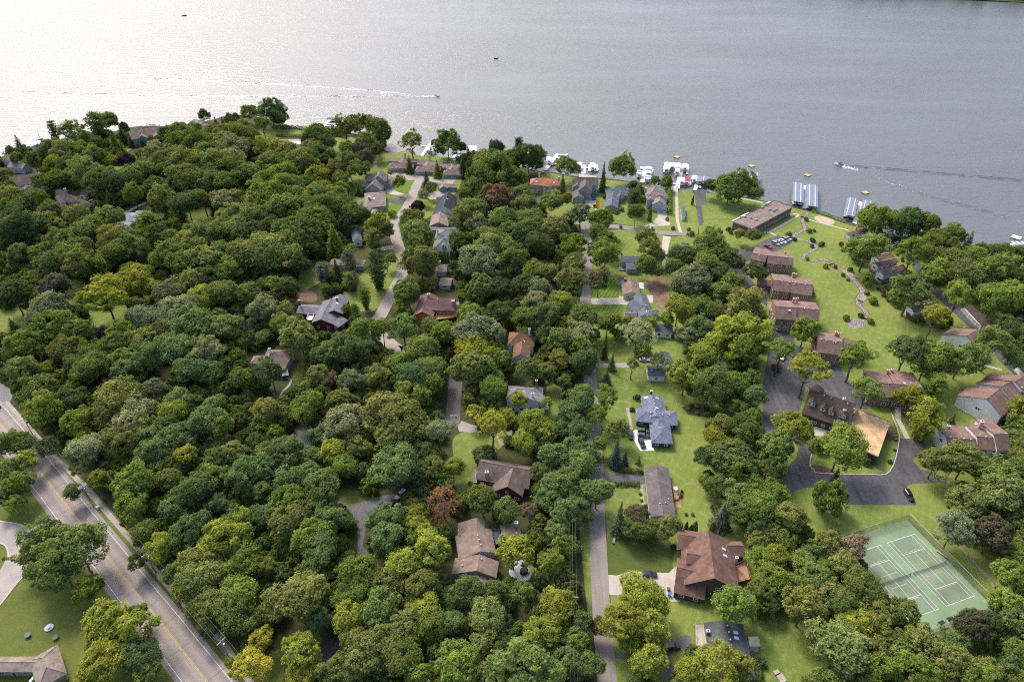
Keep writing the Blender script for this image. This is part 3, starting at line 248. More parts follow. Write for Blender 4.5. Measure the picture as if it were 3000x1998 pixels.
 ('family_house','white gabled house with black shingle roof and pale skylight','white','blackroof','white',[{'t': 'g','A': (-38.93,390.77),'B': (-40.2,370.62),'w1': 5.11,'w2': 7.04,'h1': 4.4,'h2': 2.86,'zr': 8.49},{'t': 'g','A': (-44.73,393.37),'B': (-44.96,386.62),'w1': 2.13,'w2': 2.13,'h1': 3.0,'h2': 3.0,'zr': 3.85}],[('skylight',-39.14,380.68,8.15,-0.063,0.675),('vent',-41.3,383.21,6.98,3.079,0.675),('vent',-40.45,379.11,7.87,3.079,0.675),('vent',-39.93,375.85,8.54,-0.063,0.675),('vent',-40.17,373.03,8.59,-0.063,0.675)]),
 ('ranch_house','house with pinkish tan low gable roof beside the village lane','greysiding','tanroof2','white',[{'t': 'g','A': (-42.09,368.85),'B': (-42.15,355.34),'w1': 5.51,'w2': 5.51,'h1': 3.0,'h2': 3.0,'zr': 5.48},{'t': 'g','A': (-47.47,352.95),'B': (-31.81,351.66),'w1': 1.94,'w2': 1.94,'h1': 2.8,'h2': 2.8,'zr': 3.38,'roof': 'weatheredroof'}],[]),
 ('family_house','house with sage green roof and a single white dormer above a row of cedars','white','greenroof','white',[{'t': 'h','A': (-43.23,331.94),'B': (-29.83,331.57),'w1': 6.25,'w2': 6.25,'h1': 3.2,'h2': 3.2,'zr': 7.58},{'t': 'h','A': (-42.83,342.98),'B': (-30.59,342.33),'w1': 6.07,'w2': 6.07,'h1': 4.4,'h2': 4.4,'zr': 7.44}],[('dormer',-37.18,327.53,4.61,-1.598,1.6),('vent',-38.66,339.12,5.62,-1.624,0.464),('chimney',-41.37,341.26,7.67,1.4,'white')]),
 ('garage','low tan roofed garage with a white door under a small front gable','bluegrey','tanroof2','white',[{'t': 'g','A': (-47.53,412.44),'B': (-35.02,411.22),'w1': 1.95,'w2': 1.95,'h1': 2.8,'h2': 2.8,'zr': 3.77},{'t': 'g','A': (-44.1,411.98),'B': (-43.71,407.93),'w1': 2.55,'w2': 2.55,'h1': 2.8,'h2': 2.8,'zr': 4.33}],[('garage_door',(-46.52,411.64),(-41.89,411.4),'white')]),
 ('cottage','slate roofed cottage half hidden left of the village lane','whitewall','slate','white',[{'t': 'g','A': (-89.69,351.2),'B': (-85.41,336.21),'w1': 2.68,'w2': 2.68,'h1': 3.4,'h2': 3.4,'zr': 5.28}],[]),
 ('ranch_house','low brown roofed house behind the light green pine','tan','tanroof2','white',[{'t': 'g','A': (-95.41,314.67),'B': (-84.29,313.53),'w1': 3.11,'w2': 3.11,'h1': 3.0,'h2': 3.0,'zr': 4.24},{'t': 'g','A': (-84.28,313.5),'B': (-77.31,312.93),'w1': 3.15,'w2': 3.15,'h1': 3.0,'h2': 3.0,'zr': 4.26}],[]),
 ('family_house','dark red walled house with slate grey roofs and brick chimneys on a tree ringed lot','redwall','slate2','white',[{'t': 'g','A': (-86.41,274.02),'B': (-87.55,256.63),'w1': 5.54,'w2': 4.6,'h1': 3.78,'h2': 4.2,'zr': 6.27},{'t': 'g','A': (-82.42,276.93),'B': (-82.91,263.14),'w1': 4.1,'w2': 4.1,'h1': 5.0,'h2': 5.0,'zr': 6.84},{'t': 'g','A': (-101.41,269.86),'B': (-87.74,268.53),'w1': 3.85,'w2': 3.85,'h1': 3.2,'h2': 3.2,'zr': 4.55},{'t': 'g','A': (-79.24,262.5),'B': (-82.78,256.79),'w1': 3.74,'w2': 3.74,'h1': 3.0,'h2': 3.0,'zr': 3.75}],[('chimney',-100.41,269.73,7.74,1.8,'brick'),('chimney',-83.11,271.79,7.72,1.6,'brick'),('vent',-87.16,263.0,6.28,-0.065,0.422),('skylight',-82.48,268.91,6.74,-0.036,0.422),('deck',[(-95.77,266.42),(-92.99,266.42),(-93.33,261.56),(-95.7,261.56)],2.4,'white'),('deck',[(-81.4,259.78),(-79.01,266.21),(-77.88,262.33),(-81.2,253.57)],0.3,'concrete')]),
 ('family_house','reddish brown roofed cedar house with wide balcony and stone chimneys','cedarwall','redbrown2','white',[{'t': 'g','A': (-39.84,270.55),'B': (-26.85,269.87),'w1': 5.21,'w2': 5.21,'h1': 5.4,'h2': 5.4,'zr': 8.53},{'t': 'g','A': (-39.9,277.89),'B': (-41.52,261.1),'w1': 5.0,'w2': 4.45,'h1': 4.6,'h2': 4.9,'zr': 7.35}],[('chimney',-39.66,274.22,8.36,1.8,'stone'),('chimney',-27.61,267.7,8.85,2.2,'stone'),('vent',-35.05,269.65,8.14,-1.623,0.541),('deck',[(-35.39,266.16),(-27.24,265.83),(-27.06,263.24),(-35.51,261.31)],2.8,'cedar'),('deck',[(-27.54,275.89),(-25.88,276.58),(-24.83,271.81),(-25.96,263.24),(-27.11,263.88)],2.8,'weathered')]),
 ('family_house','house with tan pyramid roof,white chimney and curved garden path','greysiding','tanroof','white',[{'t': 'h','A': (-106.75,230.04),'B': (-94.91,229.29),'w1': 6.54,'w2': 6.54,'h1': 4.2,'h2': 4.2,'zr': 8.35},{'t': 'h','A': (-111.55,230.05),'B': (-105.95,230.05),'w1': 2.62,'w2': 2.62,'h1': 3.6,'h2': 3.6,'zr': 4.91}],[('chimney',-102.64,229.8,9.65,2.6,'white'),('deck',[(-98.9,226.1),(-96.28,227.58),(-93.82,221.73),(-96.82,221.02)],2.0,'white')]),
 ('ranch_house','brown roofed house seen between crowns right of the village lane','greywall','tanroof2','white',[{'t': 'g','A': (-39.36,307.85),'B': (-33.39,307.3),'w1': 3.43,'w2': 3.43,'h1': 3.2,'h2': 3.2,'zr': 4.92},{'t': 'g','A': (-36.35,295.24),'B': (-30.23,294.19),'w1': 3.44,'w2': 3.44,'h1': 3.0,'h2': 3.0,'zr': 4.38}],[('chimney',-37.8,310.0,5.62,1.4,'stone')]),
 ('family_house','slate blue lakeside house with weathered tan roof and white gable trim','bluewall','tanroof','white',[{'t': 'g','A': (-280.08,490.43),'B': (-266.0,502.48),'w1': 5.87,'w2': 5.87,'h1': 6.0,'h2': 6.0,'zr': 10.11},{'t': 'g','A': (-273.05,496.47),'B': (-270.35,489.08),'w1': 3.37,'w2': 3.37,'h1': 5.6,'h2': 5.6,'zr': 7.96},{'t': 'g','A': (-265.81,502.55),'B': (-260.9,492.07),'w1': 2.88,'w2': 2.88,'h1': 5.4,'h2': 5.4,'zr': 7.41}],[]),
 ('garage_row','long grey roofed garage with skylights below the blue lakeside house','greywall','greyroof','white',[{'t': 'g','A': (-265.0,465.3),'B': (-254.06,488.83),'w1': 1.21,'w2': 1.21,'h1': 2.8,'h2': 2.8,'zr': 3.28}],[('chimney',-254.67,491.54,3.88,1.2,'stone'),('skylight',-257.79,480.86,3.29,-0.435,0.378),('skylight',-257.07,482.89,3.37,-0.435,0.378)]),
 ('family_house','brown roofed white stucco house with timber gable at the left edge','white','brownroof','white',[{'t': 'g','A': (-316.98,414.89),'B': (-307.78,417.17),'w1': 5.95,'w2': 5.95,'h1': 4.6,'h2': 4.6,'zr': 8.77},{'t': 'g','A': (-310.35,418.23),'B': (-305.79,412.56),'w1': 3.44,'w2': 3.44,'h1': 4.6,'h2': 4.6,'zr': 7.35},{'t': 'g','A': (-316.6,414.93),'B': (-307.62,407.2),'w1': 2.79,'w2': 2.79,'h1': 3.0,'h2': 3.0,'zr': 4.4}],[('chimney',-303.65,416.16,9.67,1.8,'white')]),
 ('family_house','dark plum roofed manor with tan chimney and white gable walls','cream','plum','white',[{'t': 'g','A': (-277.65,391.09),'B': (-265.76,384.94),'w1': 3.18,'w2': 3.18,'h1': 5.4,'h2': 5.4,'zr': 8.26},{'t': 'g','A': (-279.77,390.32),'B': (-271.47,381.23),'w1': 1.59,'w2': 1.59,'h1': 5.0,'h2': 5.0,'zr': 6.27},{'t': 'g','A': (-262.35,383.96),'B': (-255.06,378.0),'w1': 3.08,'w2': 3.08,'h1': 4.4,'h2': 4.4,'zr': 6.86},{'t': 'g','A': (-266.85,379.03),'B': (-261.03,381.01),'w1': 2.47,'w2': 2.47,'h1': 4.4,'h2': 4.4,'zr': 6.38}],[('chimney',-274.76,392.39,9.36,2.2,'tanstone')]),
 ('shed','small blue grey roofed outbuilding beside the plum roofed manor','greywall','slate','white',[{'t': 'g','A': (-270.23,399.03),'B': (-265.39,398.61),'w1': 2.25,'w2': 2.25,'h1': 2.8,'h2': 2.8,'zr': 3.92}],[]),
 ('family_house','house with bright grey metal hip roofs among trees','cream','metalroof','white',[{'t': 'h','A': (-228.8,362.67),'B': (-220.19,365.49),'w1': 6.05,'w2': 6.05,'h1': 4.0,'h2': 4.0,'zr': 7.17},{'t': 'h','A': (-222.89,366.1),'B': (-214.24,366.82),'w1': 5.52,'w2': 5.52,'h1': 4.4,'h2': 4.4,'zr': 7.44},{'t': 'h','A': (-226.67,356.92),'B': (-220.38,356.92),'w1': 4.08,'w2': 4.08,'h1': 3.4,'h2': 3.4,'zr': 5.29}],[]),
 ('boathouse','shore house with dark grey roof behind white boat canopies','greywall','slate','white',[{'t': 'g','A': (-340.69,471.13),'B': (-330.08,476.66),'w1': 3.71,'w2': 3.71,'h1': 4.0,'h2': 4.0,'zr': 6.23}],[]),
 ('family_house','red brown shore house beside the leaning conifer','brickwall','brownroof','white',[{'t': 'g','A': (-317.83,477.81),'B': (-307.25,489.29),'w1': 5.77,'w2': 5.77,'h1': 5.0,'h2': 5.0,'zr': 7.89}],[]),
 ('family_house','pale grey shore house at the far left edge','lightgrey','taupe','white',[{'t': 'g','A': (-343.85,446.23),'B': (-342.72,450.05),'w1': 4.52,'w2': 4.52,'h1': 5.0,'h2': 5.0,'zr': 7.71},{'t': 'g','A': (-340.05,443.32),'B': (-328.05,440.84),'w1': 3.73,'w2': 3.73,'h1': 4.0,'h2': 4.0,'zr': 5.86}],[]),
 ('boathouse','small white boathouse with pale roof and flagpole at the point','white','taupe','white',[{'t': 'g','A': (-249.54,532.49),'B': (-239.62,527.45),'w1': 3.07,'w2': 3.07,'h1': 4.0,'h2': 4.0,'zr': 5.23}],[]),
 ('boathouse','flat red brown boathouse roof beside the dark conifers','white','redbrown2','white',[{'t': 'f','h': 4.0,'pts': [(-239.87,526.07),(-233.55,527.31),(-232.54,513.88),(-237.12,515.08)]}],[]),
 ('boathouse','row of low slate roofs by the shore beside the white boathouse','greywall','slate','white',[{'t': 'g','A': (-260.51,519.21),'B': (-253.53,521.66),'w1': 3.3,'w2': 3.3,'h1': 3.6,'h2': 3.6,'zr': 4.92},{'t': 'g','A': (-251.93,521.82),'B': (-245.68,523.05),'w1': 3.16,'w2': 3.16,'h1': 3.6,'h2': 3.6,'zr': 4.87}],[]),
 ('ranch_house','corner house with beige hip roof at the lower left corner','tan','beigeroof','white',[{'t': 'h','A': (-143.74,96.79),'B': (-126.86,96.79),'w1': 2.11,'w2': 2.11,'h1': 3.2,'h2': 3.2,'zr': 4.25},{'t': 'h','A': (-129.17,100.07),'B': (-122.37,91.93),'w1': 3.51,'w2': 3.51,'h1': 3.4,'h2': 3.4,'zr': 5.51}],[('skylight',-128.43,92.59,2.97,-2.446,0.541)]),
 ('cottage','white cottage with blue grey roofs behind trees at the end of the concrete lane','white','slate','white',[{'t': 'g','A': (93.27,333.3),'B': (97.2,332.05),'w1': 1.2,'w2': 1.2,'h1': 3.4,'h2': 3.4,'zr': 4.24},{'t': 'g','A': (84.56,325.06),'B': (88.55,324.46),'w1': 2.39,'w2': 2.39,'h1': 3.2,'h2': 3.2,'zr': 4.39}],[('chimney',99.59,329.32,5.39,2.0,'white')]),
 ('ranch_house','brown roofed house hidden by yellow green trees','tan','brownroof','white',[{'t': 'g','A': (10.64,315.44),'B': (17.19,313.72),'w1': 1.97,'w2': 1.97,'h1': 3.2,'h2': 3.2,'zr': 4.19},{'t': 'g','A': (17.29,315.89),'B': (19.86,309.08),'w1': 1.2,'w2': 1.2,'h1': 3.0,'h2': 3.0,'zr': 3.6}],[]),
 ('pool_house','small grey roof beside the swimming pool on the point','white','greyroof','white',[{'t': 'h','A': (-172.22,484.73),'B': (-167.47,484.73),'w1': 3.24,'w2': 3.24,'h1': 3.0,'h2': 3.0,'zr': 4.19}],[]),
 ('shed','long narrow slate roofed shed on the lawn beside the pier path','white','slate','white',[{'t': 'g','A': (103.97,382.34),'B': (101.5,367.84),'w1': 1.2,'w2': 1.2,'h1': 2.6,'h2': 2.6,'zr': 2.96}],[]),
]
D['court'] = [
 (129.32,116.09),
 (139.38,119.37),
 (131.8,142.07),
 (121.84,138.86),
]
D['court2'] = [
 (118.91,137.86),
 (126.47,115.2),
]
D['fence'] = [
 (132.24,147.99),
 (142.62,117.09),
 (111.44,141.02),
 (119.6,107.16),
]
D['bench'] = [
 (136.5,134.8),
 (137.45,133.47),
]
D['machine'] = (124.33, 109.9)
D['cars'] = [
 ((40.46,126.49),(44.58,126.49),'black','suv','black estate car parked on the tan concrete driveway of the terracotta-roofed house'),
 ((42.51,102.84),(47.25,103.55),'black','van','black minivan parked beside the dark grey-green-roofed house'),
 ((48.33,189.64),(52.62,189.3),'charcoal','suv','upper of two grey cars parked side by side at the slate blue house'),
 ((48.04,187.13),(52.22,186.85),'charcoal','suv','lower of two grey cars parked side by side at the slate blue house'),
 ((48.47,184.77),(49.15,180.89),'black','suv','dark car parked askew on the white concrete at the slate blue house'),
 ((45.27,186.96),(45.46,188.35),'black','sedan','dark car half hidden by the tree left of the white concrete drive'),
 ((137.35,159.97),(137.5,155.62),'black','suv','black car parked alone at the corner of the asphalt court'),
 ((130.18,225.0),(129.27,222.46),'black','sedan','small black car parked under the tree north of the clubhouse'),
 ((55.82,234.2),(59.73,233.97),'white','sedan','white car parked beside the L shaped charcoal roofed house'),
 ((-37.48,159.73),(-39.9,156.57),'silver','suv','silver car parked at the edge of the wooded turning circle'),
 ((-39.92,155.38),(-42.35,152.78),'black','sedan','black car parked near the silver car on the wooded lane'),
 ((51.13,396.28),(51.58,400.88),'blue','pickup','blue pickup truck parked before the large grey brown lake house'),
 ((92.22,378.13),(93.01,382.5),'white','sedan','white car parked before the dark garage doors'),
 ((34.0,370.37),(36.52,370.78),'black','sedan','black car on the shore street behind the willow'),
 ((140.73,337.05),(143.38,334.05),'red','sedan','red car parked in front of the brown townhouse row'),
 ((146.09,340.34),(148.84,337.05),'silver','suv','first and nearest silver car in the row of five by the lawn'),
 ((148.68,342.26),(151.15,338.69),'silver','sedan','second car in the row of five,grey silver,by the lawn'),
 ((151.05,343.43),(153.68,339.76),'white','sedan','white car in the middle of the row of five by the lawn'),
 ((153.06,345.36),(155.93,341.17),'steel','suv','fourth car in the row of five,blue grey,by the lawn'),
 ((155.08,346.64),(157.61,343.26),'silver','sedan','last silver car in the row of five,nearest the dry creek'),
 ((216.42,346.8),(219.96,346.49),'black','sedan','farthest black car on the asphalt lane near the shore trees'),
 ((215.78,343.41),(218.59,342.19),'charcoal','suv','middle car of three on the asphalt lane near the shore trees'),
 ((214.82,339.16),(217.46,340.67),'white','sedan','white car of three on the asphalt lane near the shore trees'),
 ((112.04,290.02),(111.11,286.49),'navy','sedan','dark blue car on the lane left of the tan apron'),
 ((-262.95,393.99),(-259.89,393.99),'white','sedan','white car beside the plum roofed manor'),
 ((-205.31,203.32),(-208.0,205.6),'black','sedan','dark car at the left edge of the main road'),
 ((119.43,237.46),(117.72,234.36),'white','sedan','white car under the round tree by the car park entrance'),
]
D['piers'] = [
 ('white pier with four side fingers beside the green canopy',[([(-149.28,521.83),(-146.23,548.92)],2.6),([(-146.06,548.15),(-137.67,547.39)],2.2),([(-146.55,542.82),(-137.01,541.56)],2.2),([(-146.69,536.83),(-136.8,536.33)],2.2),([(-146.9,532.4),(-136.49,531.92)],2.2)]),
 ('white pier beside the single long white canopy by the willow',[([(-64.71,467.81),(-59.68,499.59)],2.6),([(-67.0,489.19),(-61.6,488.43)],2.0)]),
 ('white pier in front of the dark spruce,right of the big oak',[([(-41.71,463.85),(-40.36,476.04)],2.2)]),
 ('white L shaped pier with chairs at its far end',[([(22.68,443.95),(32.67,473.59)],2.8),([(32.0,472.77),(39.34,471.53)],1.8),([(31.32,467.02),(37.74,464.59)],2.4),([(39.5,474.01),(38.71,467.83)],1.6)]),
 ('white pier with cross arms behind the grey brown lake house',[([(48.34,437.82),(49.66,453.51)],3.2),([(44.05,446.22),(48.5,445.84)],2.0),([(50.25,448.88),(53.55,448.12)],2.2),([(52.06,443.95),(58.67,443.2)],2.0),([(58.38,443.95),(58.58,453.51)],2.0),([(52.95,443.95),(54.05,453.51)],1.8)]),
 ('low white pier half hidden by the round tree',[([(66.14,446.79),(73.12,445.84)],2.2)]),
 ('white pier with blue striped canopies on both sides',[([(85.83,423.63),(92.49,450.42)],3.0),([(88.07,448.5),(90.95,447.74)],3.4),([(92.27,430.55),(96.15,445.27)],1.6)]),
 ('long white pier at the end of the straight concrete path',[([(107.18,414.16),(117.37,450.68)],3.0),([(103.2,440.9),(106.41,453.25)],1.5),([(106.6,440.11),(109.54,451.7)],1.5),([(110.11,439.32),(112.96,450.68)],1.5),([(118.19,437.16),(121.56,449.65)],1.7),([(105.68,421.74),(116.34,418.98)],1.8),([(116.15,418.98),(117.55,424.72)],1.8)]),
 ('narrow white pier beside the boat ramp',[([(117.97,411.2),(124.88,432.5)],2.4)]),
 ('white pier between two blue striped canopies,left one of the pair on the right shore',[([(179.54,384.85),(191.51,418.67)],2.4)]),
 ('white pier between blue striped canopies,partly behind shore trees',[([(202.01,364.58),(217.95,393.92)],2.4)]),
 ('white pier between blue striped canopies behind the twin shade trees',[([(147.8,405.72),(159.1,437.16)],2.4)]),
 ('white pier by the blue lakeside house',[([(-288.15,536.83),(-280.62,538.48)],2.2),([(-278.83,532.56),(-281.3,538.48)],2.0)]),
 ('short white pier by the dark grey shore house',[([(-338.03,502.38),(-331.02,505.37)],2.2)]),
]
D['cans'] = [
 ('green canopy over the far boat slip',(-146.8,542.14),(-136.17,541.12),4.5,'green'),
 ('long white boat canopy beside the willow pier',(-58.91,471.87),(-58.4,480.74),6.0,'white'),
 ('white boat canopy behind the big shore oak',(-38.64,464.67),(-37.57,468.97),7.5,'white'),
 ('tall white boat canopy beside the blue spruce',(-28.49,465.38),(-28.71,481.5),6.5,'white'),
 ('small white canopy left of the L shaped pier',(25.22,453.52),(26.28,460.47),3.6,'white'),
 ('left white canopy behind the grey brown lake house',(45.68,442.93),(46.59,450.59),3.6,'white'),
 ('right white canopy behind the grey brown lake house',(54.75,441.04),(55.71,449.63),4.0,'white'),
 ('small blue and white canopy left of its pier',(84.33,430.89),(85.93,436.75),3.6,'bluewhite'),
 ('large blue and white canopy right of its pier',(90.48,431.8),(93.14,442.93),4.4,'bluewhite'),
 ('low blue and white canopy nearest the shore',(89.05,422.85),(90.4,428.18),4.0,'bluewhite'),
 ('far left pinkish white canopy on the long pier',(105.68,444.64),(107.24,450.78),4.2,'pinkwhite'),
 ('near left pinkish white canopy on the long pier',(103.83,438.12),(105.6,444.64),4.2,'pinkwhite'),
 ('second far pinkish white canopy on the long pier',(109.09,442.62),(110.78,450.06),4.0,'pinkwhite'),
 ('third far pinkish white canopy beside the long deck',(112.71,441.61),(114.52,449.44),4.0,'pinkwhite'),
 ('white boat cover below the third canopy',(110.68,434.19),(112.14,440.11),3.4,'white'),
 ('pinkish white canopy right of the long deck',(117.44,441.11),(118.94,447.69),4.2,'pinkwhite'),
 ('plain white canopy near the shore right of the long deck',(110.46,417.58),(112.2,424.77),4.2,'white'),
 ('red boat canopy near the shore',(113.79,418.23),(115.19,424.11),3.8,'red'),
 ('grey white canopy beside the boat ramp pier',(119.33,421.76),(121.02,428.19),3.8,'greywhite'),
 ('blue canopy with one white stripe beside the boat ramp',(124.2,417.58),(126.73,426.28),8.0,'stripe1'),
 ('blue striped canopy behind the twin shade trees,left of its pier',(149.23,421.76),(153.81,435.95),6.4,'stripe'),
 ('blue striped canopy behind the twin shade trees,right of its pier',(155.78,413.47),(162.03,432.73),6.6,'stripe'),
 ('blue striped canopy left of the fully visible right shore pier',(175.59,387.49),(185.57,416.15),6.6,'stripe'),
 ('blue striped canopy right of the fully visible right shore pier',(182.2,381.38),(193.49,413.21),6.9,'stripe'),
 ('blue striped canopy left of the tree hidden pier',(199.61,368.73),(211.52,392.66),6.3,'stripe'),
 ('blue striped canopy right of the tree hidden pier',(209.64,370.46),(219.49,389.04),6.0,'stripe'),
 ('white canopy by the dark grey shore house,left one',(-349.32,480.53),(-353.12,489.05),4.4,'white'),
 ('white canopy by the dark grey shore house,right one',(-345.76,483.35),(-349.51,491.36),4.4,'white'),
 ('white canopy by the blue lakeside house',(-287.0,526.25),(-288.15,531.47),4.0,'white'),
]
D['boats'] = [
 ('white speedboat with a black tower heading left across the open lake',(230.1,451.73),(225.16,455.61),'wake'),
 ('far speedboat trailing a long straight white wake',(-68.95,609.5),(-64.07,608.53),'open'),
 ('small dark fishing boat in the middle of the lake',(-17.82,733.05),(-14.04,737.03),'dark'),
 ('small dark boat far off near the top left',(-416.87,938.85),(-412.89,940.87),'dark'),
 ('dark moored boat by the bushy shore tree left of the long pier',(98.8,423.54),(102.31,429.19),'dark'),
 ('white pontoon boat with striped cover at the right shore',(279.7,338.08),(285.78,338.08),'pontoon'),
 ('white boat at the right shore beside the striped pontoon',(277.91,332.49),(281.89,333.11),'open'),
 ('dark boat beside the L shaped pier',(27.2,453.08),(30.66,454.25),'dark'),
 ('speedboat moored at the far left shore',(-363.65,474.49),(-370.48,478.68),'open'),
 ('white boat left of the brown shore house',(-338.7,502.8),(-335.38,505.08),'open'),
 ('white boat right of the leaning conifer',(-334.01,501.66),(-331.09,503.94),'open'),
 ('small sailboat near the left shore',(-356.72,502.8),(-355.15,504.39),'sail'),
 ('sailboat with red mast off the point',(-158.48,527.65),(-155.61,528.14),'sail'),
 ('lime green kayak on the long pier',(116.53,441.32),(118.19,441.32),'kayak'),
 ('dark boat on the lower lift beside the ramp pier',(121.64,415.28),(124.34,418.92),'dark'),
 ('boat under the large blue and white canopy',(90.17,428.56),(91.91,434.86),'open'),
]
D['rafts'] = [
 ((117.41,468.33),'yellow','yellow swim raft off the long pier'),
 ((166.09,452.15),'yellow','yellow swim raft off the twin shade trees'),
 ((199.36,436.23),'yellow','yellow swim raft off the fully visible striped canopies'),
 ((226.7,408.4),'yellow','yellow swim raft off the tree hidden canopies'),
 ((287.65,347.92),'white','white swim raft near the right edge'),
]
D['poles'] = [
 ((-143.25,153.91),'double','wooden utility pole with double crossarm beside the main road'),
 ((-110.45,127.0),'single','wooden utility pole with single crossarm,middle one along the main road'),
 ((-78.2,99.33),'single','wooden utility pole nearest the bottom edge along the main road'),
 ((-181.12,186.07),'single','utility pole with a street lamp near the top of the main road'),
 ((17.47,112.48),'single','utility pole standing in the green strip left of the village street'),
 ((21.93,182.38),'single','utility pole among trees left of the village street'),
 ((71.36,359.89),'none','bare utility pole on the shore street lawn'),
 ((34.34,363.02),'none','thin utility pole behind the willow'),
]
D['hedges'] = [
 ([(36.63,170.73),(39.28,169.94),(43.49,169.16),(46.98,168.9)],2.2,1.6,'d','clipped hedge north of the dark ranch house driveway'),
 ([(36.12,163.27),(41.5,163.27),(45.11,163.02)],2.2,1.5,'d','clipped hedge south of the dark ranch house driveway'),
 ([(101.06,412.09),(97.91,394.21),(94.88,375.99)],2.6,3.5,'f','tall hedge right of the pale grey lake house'),
 ([(-178.66,508.6),(-169.38,507.91),(-159.78,507.44)],2.5,2,'d','low hedge between the point lawn and the pool'),
 ([(-186.8,525.77),(-174.27,526.5),(-160.94,524.06)],3,2.5,'g','hedge along the water edge of the point lawn'),
 ([(36.04,141.82),(41.03,141.82),(47.06,141.6)],4.0,3.0,'g','dense shrub border behind the dry stone wall'),
 ([(99.78,350.23),(103.1,348.25)],2.4,1.8,'d','clipped hedge at the end of the shore street'),
 ([(182.25,380.43),(188.57,375.99),(193.95,369.47),(196.46,365.93)],3.0,1.4,'o','shrubby bank along the right shore'),
 ([(178.91,206.3),(181.48,202.09),(184.94,198.92)],2.0,1.2,'d','low hedge at the foot of the white gable wall'),
 ([(148.01,195.14),(147.37,190.89),(145.14,185.01)],1.6,1.0,'l','strip of low shrubs beside the tan flat roof'),
 ([(66.91,100.68),(67.36,96.96),(66.7,93.66)],2.5,2.5,'d','dark hedge right of the dark grey green roof'),
]
D['flowers'] = [
 ([(52.56,397.42),(54.49,397.04),(53.36,384.38),(51.91,384.38)],'bed of orange flowers beside the concrete drive'),
 ([(14.72,406.75),(17.74,406.99),(17.65,404.39),(14.82,404.15)],'patch of orange flowers before the beige villa'),
 ([(-53.49,398.67),(-52.04,399.05),(-51.95,396.38),(-53.09,396.38)],'small orange flower clump by the birch'),
 ([(-49.37,393.35),(-47.65,394.11),(-47.83,390.73),(-48.97,390.73)],'small orange flower clump by the black roofed house'),
 ([(-79.15,386.67),(-77.76,387.03),(-77.22,384.48),(-78.39,383.75)],'yellow flower clump by the broad tan roof'),
 ([(126.96,336.64),(129.03,336.24),(128.17,333.81),(126.39,334.21)],'orange flower clump by the garage ramp,right one'),
 ([(120.78,340.34),(121.98,340.34),(121.34,337.87),(120.16,337.87)],'orange flower clump by the garage ramp,left one'),
 ([(169.0,374.7),(170.28,374.7),(169.65,372.81),(168.5,372.81)],'orange flower clump at the path corner'),
]
D['misc'] = {'fountain': (-133.84, 109.15), 'tables': [(-138.49, 106.65), (-130.19, 105.99)], 'firepit': (3.73, 127.85), 'swamp': (37.64, 216.52), 'gazebo': [(66.63, 105.03), (69.55, 105.03), (69.31, 102.13), (66.24, 101.97)], 'bridges': [[(168.1, 316.38), (171.95, 318.1)], [(165.58, 268.32), (168.26, 266.04)], [(173.38, 373.8), (175.67, 371.92)]], 'wall': [(32.75, 138.21), (33.54, 140.33), (35.56, 140.85), (40.9, 140.89), (48.36, 140.85)], 'kerb2': [(-159.24, 132.21), (-162.12, 136.32), (-165.24, 138.43), (-170.71, 139.22)], 'kerb3': [(-174.84, 147.74), (-170.5, 147.18), (-164.79, 146.19), (-160.51, 144.66)], 'kerb4': [(-150.4, 130.32), (-150.72, 127.48), (-151.8, 123.87), (-152.58, 116.48), (-153.72, 113.37)], 'kerb': [(111.02, 178.22), (108.51, 172.78), (109.05, 170.4), (110.78, 168.67), (126.99, 168.15), (136.11, 169.5), (146.58, 185.01), (148.63, 190.89), (150.51, 200.76)], 'pool': [(-165.64, 498.32), (-158.19, 498.77), (-156.48, 492.52), (-162.93, 492.52)], 'stairs': [(153.47, 202.04), (151.68, 196.68)], 'helipad': None, 'bins': [(47.51, 121.37), (47.43, 119.53), (49.56, 118.61)], 'picnic': (-267.8, 307.9), 'lamp': [(-183.29, 188.22)], 'seat': [(72.38, 96.05), (73.15, 94.25)], 'roundpole': (68.3, 157.85), 'patiotable': (57.07, 160.29), 'seedpatch': (31.64, 128.83), 'box': (-140.88, 152.78), 'mail': [(37.64, 216.52)], 'wakes': [([(229.6, 450.75), (237.28, 445.6)], 'foam'), ([(-66.92, 607.21), (-88.66, 609.15)], 'foam'), ([(229.6, 450.75), (244.17, 432.11), (256.66, 412.09), (274.68, 392.64), (292.73, 376.72), (302.49, 360.35)], 'ripple'), ([(234.63, 450.17), (250.93, 447.88), (284.2, 439.42), (317.01, 432.11), (342.13, 425.51)], 'ripple'), ([(-88.66, 609.15), (-180.41, 612.08), (-300.69, 612.08), (-426.55, 622.02), (-491.39, 628.11)], 'ripple'), ([(-89.24, 614.05), (-155.01, 635.34), (-253.84, 653.48), (-337.84, 664.55)], 'ripple')], 'farshore': [(515.99, 1075.64), (594.62, 1048.02), (697.65, 1021.62), (785.3, 980.87)]}
